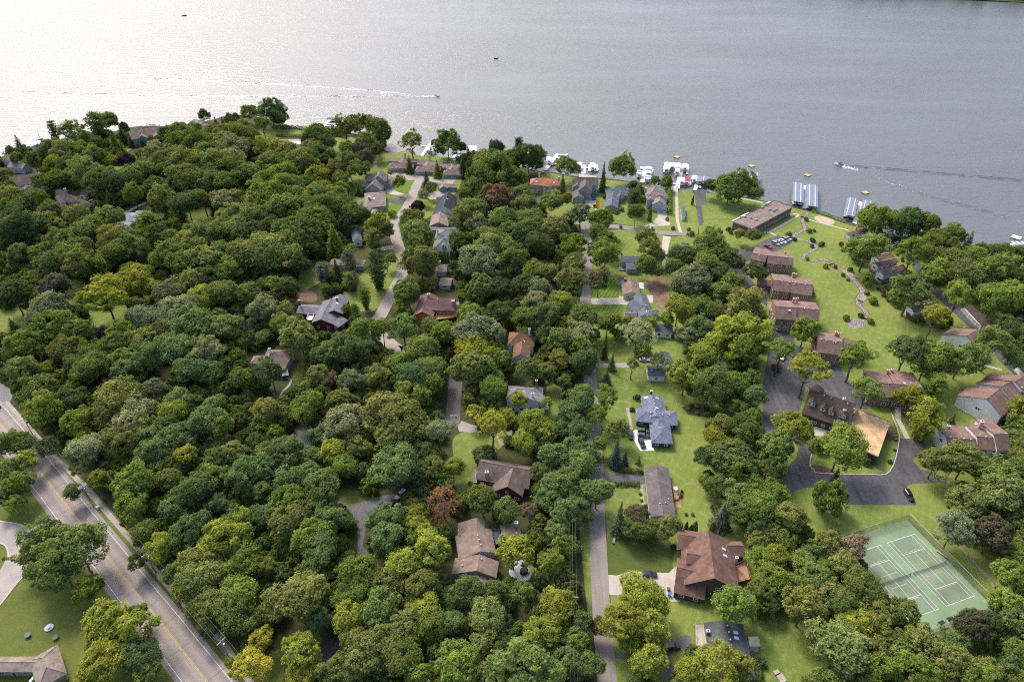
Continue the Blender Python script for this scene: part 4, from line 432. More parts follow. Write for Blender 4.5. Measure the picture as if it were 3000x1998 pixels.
D['landmarks'] = [
 'terracotta-roofed house',
 'slate blue hip-roofed house',
 'long grey-brown-roofed ranch house',
 'dark grey-green-roofed house',
 'tan-roofed house above the round patio',
 'brown mansard-roofed house',
 'rusty-roofed white house',
 'weathered grey-roofed house',
 'white L-shaped charcoal-roofed house',
 'small charcoal-roofed cottage',
 'cream house by the soil plot',
 'dark slate-roofed house',
 'grey two-level house',
 'orange-tiled villa',
 'large grey-brown lake house',
 'grey turret house',
 'pale grey lake house',
 'flat-roofed apartment block',
 'townhouse row by the red car',
 'townhouse row with the tan apron',
 'townhouse row with the wooden balcony',
 'townhouse row north of the car park',
 'townhouse pair with the white parapet',
 'dark brown clubhouse',
 'tan plywood flat roof',
 'white-gabled townhouse row',
 'long asphalt-court townhouse row',
 'townhouse between two round trees',
 'townhouse with wooden balconies',
 'townhouse near the shore',
 'small brown house above the lawn',
 'row of white garages',
 'garage row at the right edge',
 'small roof by the right shore',
 'taupe townhouse row by the lake',
 'tall steep-gabled grey house',
 'broad tan hip-roofed house',
 'black-roofed white house',
 'pinkish tan-roofed house',
 'sage-green-roofed house',
 'tan-roofed garage with the white door',
 'half-hidden slate-roofed cottage',
 'low house behind pines',
 'dark red house with slate roofs',
 'reddish brown cedar house',
 'tan pyramid-roofed house',
 'brown house between crowns',
 'slate blue lakeside house',
 'long grey garage roof',
 'white stucco house',
 'plum-roofed manor',
 'small outbuilding by the manor',
 'grey metal-roofed house',
 'dark grey shore house',
 'red-brown shore house',
 'pale grey shore house',
 'white boathouse',
 'red-brown boathouse',
 'low slate shore roofs',
 'beige hip-roofed corner house',
 'blue-grey-roofed white cottage',
 'hidden brown-roofed house',
 'pool house',
 'narrow shed by the pier path',
 'tennis court',
 'turning circle on the wooded lane',
 'dark lane in the wood',
 'rust-brown dead tree',
 'grey leafless tree trio',
 'bare tree in the wood centre',
 'double-crossarm pole',
 'middle pole on the main road',
 'bottom pole on the main road',
 'top bend of the main road',
 'round green lawn tables',
 'gold tree at the bottom edge',
 'black lane at the bottom edge',
 'stone pond',
 'purple tree by the left shore',
 'swimming pool',
 'small beach',
 'long pier',
 'boat ramp',
 'upper creek footbridge',
 'middle creek footbridge',
 'round stone patio',
 'left edge lawn',
 'sunken tennis court in the left wood',
 'path below the point',
 'rust tree above the centre',
 'bare crown by village street',
 'winding garden path in the wood',
 'purple bush in the left wood',
 'wooded lane end',
 'gravel path by tennis fence',
 'asphalt court entrance',
 'dry stone wall',
 'side street at the left edge',
 'cul-de-sac island',
 'yellow-green tree pair by the left clearing',
 'straight concrete path',
 'gold tree right of the dark grey lane',
 'farm lawn in the upper left',
]
D['trees'] = '''Rg 4.8 92.6 8.5 6.7 17.9 90 4 0
Rg -130.7 127.8 8.3 6.8 19.1 71 2 0
Rg -142.0 130.8 8.0 6.6 18.5 98 1 0
Rg -133.8 122.5 7.4 6.1 17.3 74 3 0
Ry 97.3 237.1 13.1 10.3 22.2 8 1 0
Ry 53.0 93.2 6.8 5.5 15.5 3 4 0
Ro 87.3 97.6 7.8 6.2 16.4 3 1 2
Rf 115.1 169.7 8.3 5.5 19.2 95 1 0
Ro -60.8 111.9 7.7 6.2 16.8 76 2 0
Ry -112.4 104.7 6.6 5.4 15.7 74 1 0
Rg -11.1 407.1 16.9 13.4 25.1 89 3 0
Rf 170.2 219.3 9.3 7.6 20.0 25 3 0
Rf -125.3 153.3 8.2 6.6 18.1 71 3 2
Ry -108.2 92.3 6.7 5.4 15.0 59 1 0
Ro -124.6 309.1 14.1 11.1 22.4 42 2 3
Ro 105.8 256.5 9.7 8.0 20.0 20 2 0
Ry 35.2 113.7 6.2 5.1 14.8 96 4 0
Ry 30.8 106.1 6.0 4.9 14.5 90 1 2
Rf 63.2 111.0 6.1 5.0 14.7 3 3 0
Ro 82.2 109.7 6.1 5.0 14.6 3 1 1
Ry 101.9 178.6 7.8 5.0 18.0 95 3 0
Rg 162.9 158.4 7.3 6.0 17.1 26 4 0
Rl -208.4 254.7 9.7 8.0 20.0 92 2 0
Ro -90.9 236.1 9.2 7.6 20.0 45 1 0
Rb -39.0 160.8 8.7 6.9 18.2 65 1 0
Rf -14.3 93.0 6.4 5.1 14.4 90 4 2
Ry -104.4 102.9 7.0 5.5 15.2 72 2 2
Rd -270.6 338.4 12.2 9.8 20.8 50 4 2
Rg -229.0 331.7 11.0 9.0 20.0 52 4 0
Rl 86.2 282.4 9.8 8.1 20.0 11 1 0
Rg 238.3 290.9 11.2 9.0 21.0 31 3 0
Ry 37.5 104.1 5.6 4.6 13.7 3 2 3
Rl 138.8 136.8 6.4 5.2 15.2 64 1 0
Rm 149.9 134.8 6.3 5.2 15.2 94 3 0
Rg 94.0 171.8 7.2 5.9 16.9 95 3 0
Ro 157.7 165.7 7.1 5.8 16.6 26 4 1
Rl -14.1 236.5 10.3 8.2 21.2 6 2 0
Ro -47.9 190.6 9.4 7.4 19.1 66 2 0
Ro -40.1 183.7 9.2 7.2 18.8 65 3 3
Ry -56.7 96.4 5.4 4.5 13.4 76 4 0
Ro -46.3 301.5 9.7 7.9 20.0 46 2 0
Ry 0.5 128.6 5.8 4.8 14.1 85 0 0
Ro 76.0 167.5 7.9 6.3 16.8 95 2 0
Ro 110.7 99.9 5.2 4.3 12.9 64 4 2
Ro 162.0 150.9 7.7 6.1 16.3 26 4 3
Rg 185.9 221.5 7.9 6.5 18.3 25 3 0
Rl -61.2 183.1 8.9 7.0 18.1 65 3 0
Rf -61.8 133.8 6.7 5.4 15.0 93 2 0
Ry -24.4 130.0 6.6 5.3 14.8 4 2 0
Rf -45.0 120.6 6.7 5.3 14.6 93 4 0
Ro -38.2 96.9 6.5 5.1 13.9 76 1 1
Ro -7.7 107.5 5.4 4.4 13.2 90 2 0
Rf -174.5 189.4 7.2 5.9 16.8 73 1 0
Ro -150.3 197.2 8.7 6.9 18.2 70 3 3
Rf -123.4 145.5 6.2 5.1 14.9 71 3 1
Rd -99.9 96.0 5.1 4.2 12.7 72 2 0
Rg -188.6 415.8 14.6 11.5 22.5 88 4 1
Rg -131.7 444.7 12.1 9.9 20.0 88 1 0
Rf -145.2 375.1 13.5 10.6 22.3 102 1 1
Rg -131.4 359.9 12.6 10.0 21.9 41 2 3
Rg -51.1 329.6 9.7 7.9 20.0 39 2 0
Ro -9.6 309.8 10.5 8.4 21.0 61 2 2
Rl -16.5 299.5 9.8 7.9 20.6 46 1 0
Rg 133.0 390.6 11.0 9.0 20.0 82 4 0
Rf 232.7 266.4 9.4 7.6 20.0 31 1 0
Ry 69.6 211.3 7.2 5.9 16.9 1 1 0
Rg 77.9 205.4 7.9 6.3 17.3 1 1 0
Rf 11.4 125.1 5.4 4.4 13.3 85 1 0
Ry 40.4 112.4 5.1 4.2 12.8 3 2 2
Rf 8.4 102.3 6.0 4.8 13.2 90 4 1
Rq 127.6 105.2 5.2 3.8 12.6 64 4 0
Ro 89.2 142.0 5.7 4.7 14.0 95 4 0
Ro 147.8 148.1 6.7 5.3 14.9 94 3 0
Rf 223.9 265.1 8.3 6.8 19.1 31 0 0
Rd -233.1 268.7 8.4 6.9 19.2 86 0 0
Rf -200.7 244.8 9.7 7.6 19.7 92 2 0
Rb -140.7 244.0 10.0 7.8 19.9 68 4 1
Rb -69.5 228.3 7.5 6.2 17.6 91 1 0
Rg -16.4 215.5 9.2 7.2 18.6 66 1 0
Rb -39.1 209.5 8.1 6.5 17.6 66 2 0
Ro -43.2 177.0 8.2 6.5 16.8 65 3 1
Rb -63.9 154.9 6.0 4.9 14.5 65 2 0
Rb -57.2 140.3 5.7 4.7 13.9 93 2 1
Ro -70.6 138.7 7.0 5.5 14.9 93 2 0
Rb -40.4 139.5 5.7 4.7 13.9 93 1 1
Rb -57.9 127.9 5.9 4.8 13.8 93 2 2
Rb -38.9 133.8 6.3 5.1 14.3 93 1 2
Rg -37.6 109.7 6.4 5.1 13.7 76 1 1
Rg -30.6 96.2 5.9 4.6 13.0 76 1 3
Rg -184.9 202.8 7.6 6.2 17.0 73 1 1
Rl -149.8 170.2 6.9 5.6 15.6 70 3 1
Rb -105.0 152.6 7.0 5.6 15.3 71 3 0
Rb -101.2 137.4 6.2 5.0 14.2 71 1 0
Ro -91.3 119.4 6.7 5.3 14.2 72 3 2
Ry -89.6 132.6 7.1 5.5 14.8 71 1 0
Rf -78.5 114.5 6.3 5.0 13.8 72 3 1
Rg -78.3 108.7 6.2 4.9 13.5 72 0 0
Ro -212.0 319.7 8.8 7.2 20.0 87 2 1
Rd -231.6 296.6 9.1 7.4 19.8 86 3 0
Ro -215.4 294.5 8.3 6.8 19.2 99 2 0
Ro -166.5 312.7 8.7 7.1 19.9 99 1 1
Ro -154.5 299.7 10.7 8.4 21.2 99 1 2
Ro -155.0 447.0 11.4 9.3 20.0 88 1 1
Rg -117.6 331.1 11.5 9.0 22.0 42 2 0
Rg -108.0 343.1 11.4 9.0 21.7 41 2 1
Rd 10.8 434.3 11.1 9.1 20.0 13 3 0
Rf 31.7 314.6 8.7 7.1 19.9 61 1 0
Ro 28.4 282.2 8.1 6.6 18.7 10 2 0
Rf 206.8 310.1 8.6 7.1 19.8 28 1 0
Rb 16.9 144.8 5.4 4.4 13.3 85 3 0
Ry 35.9 94.9 5.1 4.0 11.9 3 2 4
Ry 13.0 110.6 5.6 4.5 12.7 90 1 1
Rg 101.8 117.5 5.8 4.6 13.0 64 2 0
Ro 103.5 109.0 4.7 3.9 12.0 64 2 2
Rg 101.4 101.9 5.8 4.6 12.7 64 4 1
Rf 96.4 93.5 5.4 4.3 12.2 3 1 0
Rf 106.5 93.5 5.6 4.4 12.3 64 4 2
Ro 116.7 94.9 5.3 4.2 12.1 64 4 3
Rf 121.5 92.0 4.8 3.9 11.6 64 4 1
Rf 148.4 121.1 5.0 4.1 12.4 94 4 1
Rf 104.9 150.6 5.6 6.6 13.6 95 4 1
Ro 148.2 166.0 5.8 4.8 14.2 26 4 2
Rl -150.1 255.6 8.9 7.1 18.7 68 2 0
Rb -141.8 228.0 8.9 7.0 18.1 68 4 2
Rg -169.9 215.3 8.0 6.4 17.1 73 1 2
Ry -16.1 227.5 8.3 6.6 17.6 66 3 1
Rg -9.7 149.4 5.5 4.5 13.5 4 3 0
Ro -26.1 117.5 5.8 4.6 13.0 4 4 0
Ro -30.3 105.1 5.9 4.6 12.8 76 1 2
Rl -141.0 184.8 7.9 6.2 16.2 70 3 2
Ro -95.6 124.8 6.2 4.9 13.5 71 1 1
Ro -85.4 111.3 4.8 3.9 12.0 72 3 1
Ro -244.9 350.3 8.7 7.2 20.0 52 2 0
Rl -240.6 447.2 10.5 8.6 20.0 78 1 0
Rg -221.1 464.1 10.9 8.9 20.0 48 1 0
Rg -200.0 453.5 11.9 9.6 21.0 88 2 0
Ro -203.8 402.0 11.9 9.4 21.7 102 3 2
Rg -173.4 308.4 9.4 7.5 19.6 99 1 1
Ro -164.8 323.1 9.7 7.7 20.2 87 1 1
Ro -157.3 326.7 8.3 6.8 19.1 87 1 2
Rd -140.6 325.5 10.5 8.3 20.9 42 2 0
Rg -44.8 463.0 10.8 8.9 20.0 34 1 0
Ro -138.4 425.6 12.0 9.5 21.5 88 1 2
Rf -151.8 398.5 10.8 8.7 20.9 102 1 2
Rg -119.1 369.4 11.1 8.8 21.6 36 2 2
Rg -98.2 360.4 8.9 7.3 20.0 41 3 0
Ro -117.0 317.4 9.6 7.6 20.0 42 2 2
Ro -112.4 306.3 8.0 6.5 18.4 42 2 1
Ro -28.7 347.7 8.7 7.1 19.9 39 3 0
Rf 47.9 307.0 8.0 6.5 18.4 12 2 0
Rg 104.5 318.1 8.2 6.7 18.8 60 4 0
Rf 201.5 347.8 8.7 7.4 19.9 29 1 0
Ro 221.4 287.2 9.0 7.1 18.8 31 3 0
Rf 208.0 290.2 7.7 6.3 17.8 28 4 0
Ro 14.6 252.3 7.0 5.7 16.5 6 1 0
Rg 31.7 252.3 7.0 5.7 16.5 6 1 0
Rl 29.2 238.6 7.9 6.3 16.9 6 1 0
Ry 76.1 259.9 7.1 5.8 16.7 9 1 0
Rf 80.6 224.4 7.4 5.9 16.2 8 1 0
Ry 7.7 185.6 5.8 4.7 14.1 101 1 0
Rb 28.3 152.8 5.2 4.3 12.9 96 2 0
Rf 77.8 161.8 6.6 5.2 14.2 95 2 0
Rf 80.0 146.0 6.2 4.9 13.5 0 1 0
Rg 89.4 120.0 5.4 4.3 12.4 0 1 0
Rg 95.4 111.6 5.4 4.3 12.2 3 1 0
Ry 96.1 104.7 5.5 4.3 12.1 3 1 0
Ro 95.3 97.5 5.1 4.1 11.6 3 1 3
Rf 141.4 112.6 5.1 4.1 11.9 94 4 2
Ry 154.5 199.0 6.3 5.1 14.8 22 4 0
Rf 129.1 244.1 6.8 5.6 16.2 21 3 0
Rm -217.8 276.2 8.1 6.5 17.9 86 1 0
Ry -181.9 282.9 8.2 6.6 18.1 99 4 0
Rg -190.5 242.5 6.8 5.6 16.1 92 4 1
Rf -208.1 231.7 6.6 5.4 15.7 97 3 0
Rl -162.6 249.8 8.2 6.5 17.4 92 1 1
Rb -148.7 222.3 7.3 5.8 16.1 68 4 3
Ro -198.7 216.7 6.6 5.4 15.4 97 1 0
Rb -130.6 216.0 7.2 5.7 15.8 45 2 0
Rf -64.1 241.2 6.8 5.6 16.1 43 4 0
Rb -14.1 277.5 7.8 6.3 17.6 44 1 0
Rd -97.6 213.5 6.3 5.1 15.1 91 0 0
Rf -37.7 200.5 6.9 5.5 15.2 66 2 0
Rf -77.4 196.5 6.5 5.3 14.9 69 1 0
Ro -66.2 197.1 6.8 5.4 15.1 69 1 0
Rb -79.3 171.6 6.5 5.2 14.3 69 4 1
Ry -32.7 124.4 5.7 4.5 12.7 93 1 0
Rf -46.1 113.6 5.3 4.2 12.1 76 3 0
Ry -45.9 107.6 5.2 4.1 11.9 76 0 0
Rg -35.9 102.1 5.2 4.1 11.8 76 1 2
Ry -24.8 110.2 5.2 4.1 12.0 76 1 0
Rf -22.6 103.7 5.1 4.0 11.7 90 2 0
Ro -7.5 100.9 5.0 4.0 11.6 90 4 1
Ro -4.9 91.9 4.8 3.8 11.3 90 4 2
Rf -166.9 155.8 5.2 4.3 13.0 70 2 0
Ro -152.2 191.1 7.2 5.7 15.3 70 3 2
Rl -141.9 191.1 6.9 5.5 15.1 70 3 3
Rb -113.8 187.0 6.8 5.4 14.9 69 2 0
Ro -142.2 173.7 6.6 5.2 14.4 70 3 1
Rb -93.3 160.5 6.0 4.8 13.7 69 4 3
Rf -146.3 128.6 5.3 4.3 12.5 98 1 0
Rf -124.2 117.4 4.5 3.7 11.6 74 3 0
Ry -107.0 130.1 4.8 3.9 12.1 71 0 0
Ry -95.4 117.1 4.5 3.7 11.6 72 2 1
Rf -80.6 123.6 5.7 4.5 12.7 72 3 2
RY -69.6 94.8 4.1 3.4 10.8 75 0 0
Ro -268.0 412.8 10.2 8.2 20.9 51 3 0
Rd -280.9 362.7 8.3 6.8 19.1 50 4 1
Rf -232.5 466.5 10.0 8.2 20.0 48 1 0
Rg -194.2 477.7 12.5 9.9 21.8 62 2 0
Rl -191.0 451.6 12.0 9.5 21.8 88 2 0
Ro -224.3 429.6 10.5 8.5 20.9 78 1 0
Ro -212.9 425.8 11.0 8.8 21.3 88 2 0
Ro -152.6 347.9 9.5 7.5 19.7 102 1 0
Rg -203.4 307.5 9.4 7.3 18.8 87 4 0
Rf -226.9 307.5 8.7 6.9 18.3 87 2 0
Rg -150.7 332.8 9.2 7.3 19.2 87 1 0
Rg -164.5 298.9 8.9 7.0 18.3 99 1 2
Rg -148.2 307.5 9.4 7.3 18.8 99 1 3
Ro -139.8 307.5 9.4 7.3 18.8 68 3 0
Rd -186.4 529.5 12.1 9.8 20.8 79 3 0
Rg -112.5 374.0 10.0 8.0 20.7 36 2 1
Rg -106.0 355.9 10.4 8.2 20.6 41 2 2
Rg -1.5 402.2 9.4 7.6 20.3 89 1 0
Ro -2.9 304.2 9.0 7.1 18.4 61 2 1
Ro 8.2 362.2 8.3 6.8 19.1 89 4 0
Rg 10.3 346.2 8.0 6.6 18.5 61 3 0
Rg 140.6 393.1 8.8 7.2 20.0 82 1 0
Rd 13.2 319.4 7.6 6.2 17.6 61 0 0
Rd 87.0 307.1 7.4 6.0 17.2 12 1 0
Rd 105.5 304.9 7.3 6.0 17.2 18 2 0
Rb 219.4 344.9 9.5 9.8 19.7 29 1 0
Ro 225.4 321.7 8.3 6.7 18.3 28 1 0
Ro 225.5 271.1 6.8 5.5 16.0 31 1 0
Rg 7.3 250.6 6.4 5.3 15.3 6 3 0
Rb 14.2 169.3 5.7 4.6 13.1 5 1 1
Rb 18.6 159.3 4.9 4.0 12.3 5 1 3
Rb 14.7 155.5 5.9 4.7 13.0 5 1 2
Rf 32.8 101.1 3.9 3.2 10.4 3 2 0
Ry 60.1 94.2 4.0 3.2 10.3 3 0 0
Ry 46.7 93.3 4.0 3.2 10.2 3 2 1
Ro 98.5 133.2 4.5 3.7 11.4 64 2 1
Rw 105.5 131.2 4.4 3.6 11.4 64 2 0
Ro 91.9 115.2 4.9 3.9 11.4 0 1 0
Rg 103.0 98.0 4.9 3.9 11.1 64 4 2
Ro 115.3 98.6 4.6 3.7 10.8 64 4 1
Rg 141.8 107.1 4.4 3.5 10.9 94 4 0
Rd 89.8 162.4 5.0 4.1 12.4 95 2 0
Rf 87.5 152.4 4.8 3.9 12.1 95 4 2
Rl -162.2 272.5 7.4 6.0 16.6 92 1 2
Ro -137.5 272.5 7.4 6.0 16.6 68 2 0
Ro -188.7 229.5 7.2 5.7 15.5 92 4 0
Ro -159.1 235.5 7.3 5.8 15.7 92 1 0
Rg -160.2 222.3 7.3 5.8 15.5 92 4 2
Rl -127.9 226.6 7.1 5.6 15.4 45 2 0
Rg -108.1 211.2 6.0 4.9 14.2 91 2 0
Rg -49.2 274.7 6.8 5.6 16.1 44 2 0
Rg -57.1 244.4 6.3 5.2 15.1 44 4 0
Rf -29.9 240.5 6.3 5.1 15.0 44 4 0
Rg -38.2 229.0 7.2 5.7 15.5 66 3 0
Ry -11.0 224.7 7.3 5.8 15.6 66 3 2
Rf -5.5 223.2 6.0 4.9 14.4 7 3 0
Rf -7.4 204.3 5.7 4.6 13.8 101 3 0
Rg -32.4 216.2 6.9 5.5 15.0 66 2 0
Ro -93.0 192.3 5.7 4.6 13.6 69 0 0
Ro -52.2 183.0 6.5 5.1 14.0 65 3 2
Rb -86.3 163.4 6.1 4.8 13.3 69 4 2
Rf -73.8 150.2 5.8 4.6 12.9 65 2 0
Ro -37.4 118.1 5.2 4.1 11.7 76 3 0
Rf -25.3 92.4 4.1 3.3 10.3 76 1 0
Rb -12.8 116.7 4.6 3.7 11.2 90 2 0
Rg -46.9 92.7 4.5 3.6 10.6 76 4 0
Ro -41.8 93.3 4.1 3.3 10.4 76 4 0
Rd -170.9 198.3 6.1 4.9 14.0 73 1 0
Rf -162.4 186.4 6.1 4.9 13.8 70 3 0
Rg -115.5 136.4 4.5 3.7 11.5 71 0 0
Ro -90.9 127.7 5.2 4.1 11.9 71 1 2
Rq 42.4 284.9 6.7 5.5 15.9 10 2 0
Rg -256.3 398.5 10.4 8.1 20.6 51 1 0
Ro -297.4 378.6 7.8 6.4 18.2 50 2 0
Ro -264.0 357.4 7.5 6.2 17.6 50 4 0
Ro -226.1 349.5 7.4 6.1 17.3 52 4 0
Rd -242.8 395.3 10.3 8.1 20.5 51 1 0
Ro -238.2 403.3 9.2 7.4 19.7 51 1 0
Rl -183.0 432.2 8.7 7.1 19.8 88 4 0
Ro -186.9 398.5 9.3 7.4 19.7 102 3 1
Rg -177.0 396.9 8.1 6.7 18.8 102 3 0
Rg -168.7 411.5 8.4 6.8 19.2 88 4 2
Rd -189.3 367.1 9.1 7.2 19.0 102 0 0
Ro -226.1 316.5 7.8 6.3 17.0 87 2 2
Rg -198.2 315.4 7.8 6.3 17.0 87 0 0
Rf -208.1 298.0 7.2 5.8 16.2 99 2 0
Rf -179.9 305.4 7.6 6.1 16.7 99 1 0
Rg -138.4 475.7 10.6 8.5 21.0 79 1 0
Ro -17.9 427.8 9.4 7.6 20.3 40 1 0
Rf -168.5 451.8 9.0 7.4 20.0 88 1 0
Rg -106.9 428.6 8.6 7.1 19.7 35 2 0
Rf -144.9 408.2 9.4 7.5 20.0 88 4 0
Rg -138.0 392.2 9.9 7.8 20.1 36 2 3
Sd -353.9 477.4 4.3 6.1 12.3 53 2 0
Td -319.1 436.6 5.6 6.6 16.8 49 3 0
Pd -335.1 492.2 4.0 8.8 17.6 53 3 0
Sd -336.7 490.1 3.6 3.8 7.7 53 3 0
To -315.9 481.5 8.6 7.0 22.0 54 0 0
Pd -302.6 493.2 8.8 11.7 23.3 54 1 0
Sd -301.8 492.8 5.6 4.5 9.0 54 1 0
Sf -283.7 475.7 6.2 8.4 16.7 47 4 0
Sd -286.3 492.4 4.8 7.1 14.2 47 2 0
Sf -255.6 392.6 3.4 5.4 10.8 51 1 0
Sd -244.3 384.0 5.3 5.8 11.5 50 1 0
Tf -229.2 384.3 5.8 7.4 17.3 52 3 0
To -204.5 371.4 8.4 9.0 22.0 102 2 0
Sd -278.5 486.8 3.2 3.9 7.7 47 4 2
Sd -270.7 486.8 3.2 3.5 6.9 47 4 1
Sd -227.0 519.7 3.8 5.8 11.5 57 1 1
Sd -221.6 519.6 3.3 5.8 11.6 57 1 2
Tf -182.8 374.2 5.7 4.6 17.0 102 3 0
Sd -178.8 374.5 3.2 5.9 11.9 102 1 0
Po -194.5 363.7 5.1 6.3 12.5 102 2 0
Pf -207.2 352.1 6.8 6.5 13.1 52 1 0
Sf -214.3 355.2 3.8 4.3 8.6 52 1 0
So -259.4 308.3 4.5 5.6 11.2 86 3 0
Tg -182.2 494.7 7.0 5.7 20.1 62 2 0
Sb -153.1 501.9 6.5 4.5 9.0 79 1 0
To -121.3 490.8 9.6 9.5 22.0 80 2 0
To -69.4 461.8 9.1 7.7 22.0 34 3 0
Sd -30.3 457.0 3.8 6.0 12.1 34 1 0
Sd -97.2 403.4 2.8 3.4 6.8 35 4 2
Sd -93.9 403.4 2.4 2.7 5.4 35 4 1
Sf -94.9 324.8 7.0 10.0 20.1 42 3 0
Po -75.2 330.3 5.9 7.1 14.2 41 4 0
Tf -84.2 317.3 3.8 3.1 12.7 42 0 0
Sd -68.9 438.9 3.7 6.3 12.5 34 4 0
Sf -49.6 431.8 4.0 6.1 12.3 40 3 0
Sb -54.7 411.2 4.5 6.6 13.2 40 2 0
Sd -32.7 432.9 5.1 7.2 14.4 40 3 0
By -71.8 373.4 2.6 2.1 4.0 36 4 0
Af -40.1 321.2 1.2 2.8 5.6 39 4 3
Af -38.3 320.6 1.2 3.0 6.0 39 4 4
Af -36.5 320.2 1.2 3.0 6.0 39 4 5
Af -34.7 319.9 1.2 3.0 6.0 39 4 6
Af -32.6 322.3 1.2 2.8 5.6 39 4 1
Af -30.9 322.3 1.1 2.5 5.0 39 4 2
Pd 4.7 476.5 3.9 5.4 10.8 13 3 0
Sf 7.8 419.9 4.2 4.8 9.7 13 2 0
Sd 57.9 409.3 3.1 10.1 20.2 15 2 0
Sg 31.9 404.7 3.8 7.0 14.0 13 1 0
Sd 18.4 381.1 2.6 4.7 9.4 13 4 0
Wl 39.3 358.6 6.9 5.6 16.2 12 3 0
Pd 72.9 377.4 5.2 7.9 15.8 16 4 0
Af 81.5 367.7 1.4 4.4 8.8 63 2 0
Ad 111.5 389.7 0.9 3.2 6.4 100 1 0
Wo 23.6 333.7 9.7 7.0 20.0 61 3 0
Sf 17.6 322.6 1.5 2.4 4.9 61 3 0
Sl 24.2 306.2 3.4 4.0 8.0 61 1 0
Bd 65.4 396.4 1.6 1.3 2.5 15 4 0
Bl 66.9 381.3 1.6 1.3 2.4 15 4 1
Bl 62.8 377.6 1.7 1.4 2.6 15 4 2
Bd 93.4 356.9 1.3 1.0 1.9 63 4 0
Bm 102.4 355.8 1.1 0.9 1.7 63 4 0
Bo 103.1 350.6 1.4 1.1 2.1 60 3 0
Bl 92.1 368.5 1.2 0.9 1.8 63 2 0
Bd 50.8 386.0 1.3 1.1 2.0 14 4 0
Bo 42.1 377.2 1.2 0.9 1.8 14 4 0
Bd 58.2 398.6 1.2 1.0 1.9 15 2 0
Bo 63.4 358.9 1.0 0.8 1.5 60 2 0
Bm 125.2 355.3 1.6 1.3 2.5 17 2 0
Bd 125.6 351.8 1.2 1.0 1.9 17 2 0
Sd 246.3 327.3 4.1 7.1 14.3 33 2 0
Tg 182.1 309.4 11.6 6.4 22.0 28 2 0
Tg 185.6 268.4 10.6 8.0 22.0 30 2 0
Tf 204.8 263.5 7.7 6.3 21.6 30 1 0
Bg 174.5 368.3 1.3 1.0 2.0 83 0 0
Bd 169.1 342.1 1.7 1.3 2.5 84 3 0
Bf 165.9 313.5 1.4 1.2 2.2 84 0 0
Bo 171.6 337.2 1.5 1.2 2.3 84 3 2
Bf 176.3 280.1 2.1 1.7 3.2 30 2 2
Bo 157.7 348.8 2.0 1.6 3.0 17 4 0
Bd 159.5 343.6 1.4 1.1 2.1 17 4 0
Bm 171.1 353.2 1.6 1.3 2.5 83 4 0
Bo 174.4 354.4 1.1 0.9 1.7 83 4 0
Bo 166.6 335.8 1.2 1.0 1.8 84 3 1
Bm 173.2 338.1 1.3 1.1 2.0 84 3 0
By 159.1 321.8 1.1 0.8 1.6 84 2 0
Bm 171.0 313.2 1.0 0.8 1.6 84 0 0
Bm 177.7 310.0 1.4 1.1 2.1 84 1 0
Bm 171.7 304.7 1.1 0.9 1.7 84 4 0
By 172.7 300.6 1.0 0.8 1.5 84 4 0
Bo 176.7 287.5 1.3 1.0 2.0 30 2 2
Bd 183.5 337.3 1.5 1.2 2.2 29 2 0
Bl 182.1 331.4 1.1 0.9 1.6 29 4 0
Bl 185.6 297.7 1.3 1.1 2.0 28 4 0
Bd 184.9 292.0 1.3 1.1 2.0 28 4 0
Bd 184.3 322.2 1.4 1.1 2.1 84 1 0
Bo 185.2 315.6 1.4 1.1 2.1 28 2 0
Bm 184.9 281.1 1.3 1.0 1.9 30 3 0
Bd 149.2 286.6 1.6 1.3 2.5 19 1 1
Bd 150.6 292.0 1.3 1.1 2.0 19 1 2
Sd 40.3 235.5 2.0 8.0 16.0 8 2 0
Tl 53.4 232.6 8.0 4.9 22.0 8 2 0
Pd 99.8 221.8 4.1 5.9 11.7 23 2 0
Pd 105.0 235.1 4.2 5.4 10.9 21 2 0
Bf 56.9 238.6 3.8 3.1 5.8 8 2 0
Sg 42.5 227.5 2.1 4.8 9.6 8 2 0
Sl 39.3 218.7 2.7 3.7 7.4 1 3 0
To 50.0 221.5 3.0 2.4 10.8 8 2 0
To 61.0 222.9 4.0 4.1 13.1 8 4 0
Tf 36.3 197.5 5.0 4.1 15.6 1 2 0
Bo 70.3 202.5 1.0 0.8 1.6 1 1 1
By 74.0 203.7 1.0 0.8 1.6 1 1 1
Bd 77.1 202.3 1.2 1.0 1.8 1 1 2
Bo 80.3 201.1 1.1 0.9 1.7 1 1 3
Bl 73.4 199.9 0.9 0.8 1.4 1 1 0
Bo 76.9 199.2 1.1 0.9 1.7 1 1 2
Bd 72.0 204.5 0.9 0.7 1.3 1 1 1
By 81.7 199.4 0.9 0.8 1.4 1 1 2
Bd 50.8 208.8 1.4 1.1 2.1 1 3 0
Bd 47.8 201.9 1.1 0.9 1.6 1 2 0
Bd 10.6 140.0 1.8 1.4 2.7 85 3 0
Sb 37.3 172.0 3.1 6.8 13.6 2 3 2
Sb 40.8 172.6 1.8 3.9 7.9 2 3 1
Sg 46.0 173.3 1.4 2.1 4.2 2 3 0
Sl 34.6 142.4 2.8 8.0 16.0 96 0 0
Af 56.7 142.3 0.9 3.0 6.0 0 3 3
Af 58.1 141.7 0.9 2.7 5.4 0 3 1
Af 59.6 142.4 1.2 3.1 6.2 0 3 2
Af 65.7 143.6 0.9 2.1 4.3 0 3 4
Sl 68.6 144.8 3.9 5.6 11.2 0 3 0
Bf 51.6 192.6 1.1 0.8 1.6 1 4 0
Bg 58.1 158.2 0.9 0.8 1.4 2 1 0
Bd 45.5 153.5 0.8 0.7 1.2 2 0 0
Bd 46.5 168.9 0.8 0.6 1.2 2 3 0
By 44.6 158.9 0.7 0.5 1.0 2 0 1
By 44.6 156.0 0.6 0.5 0.9 2 0 2
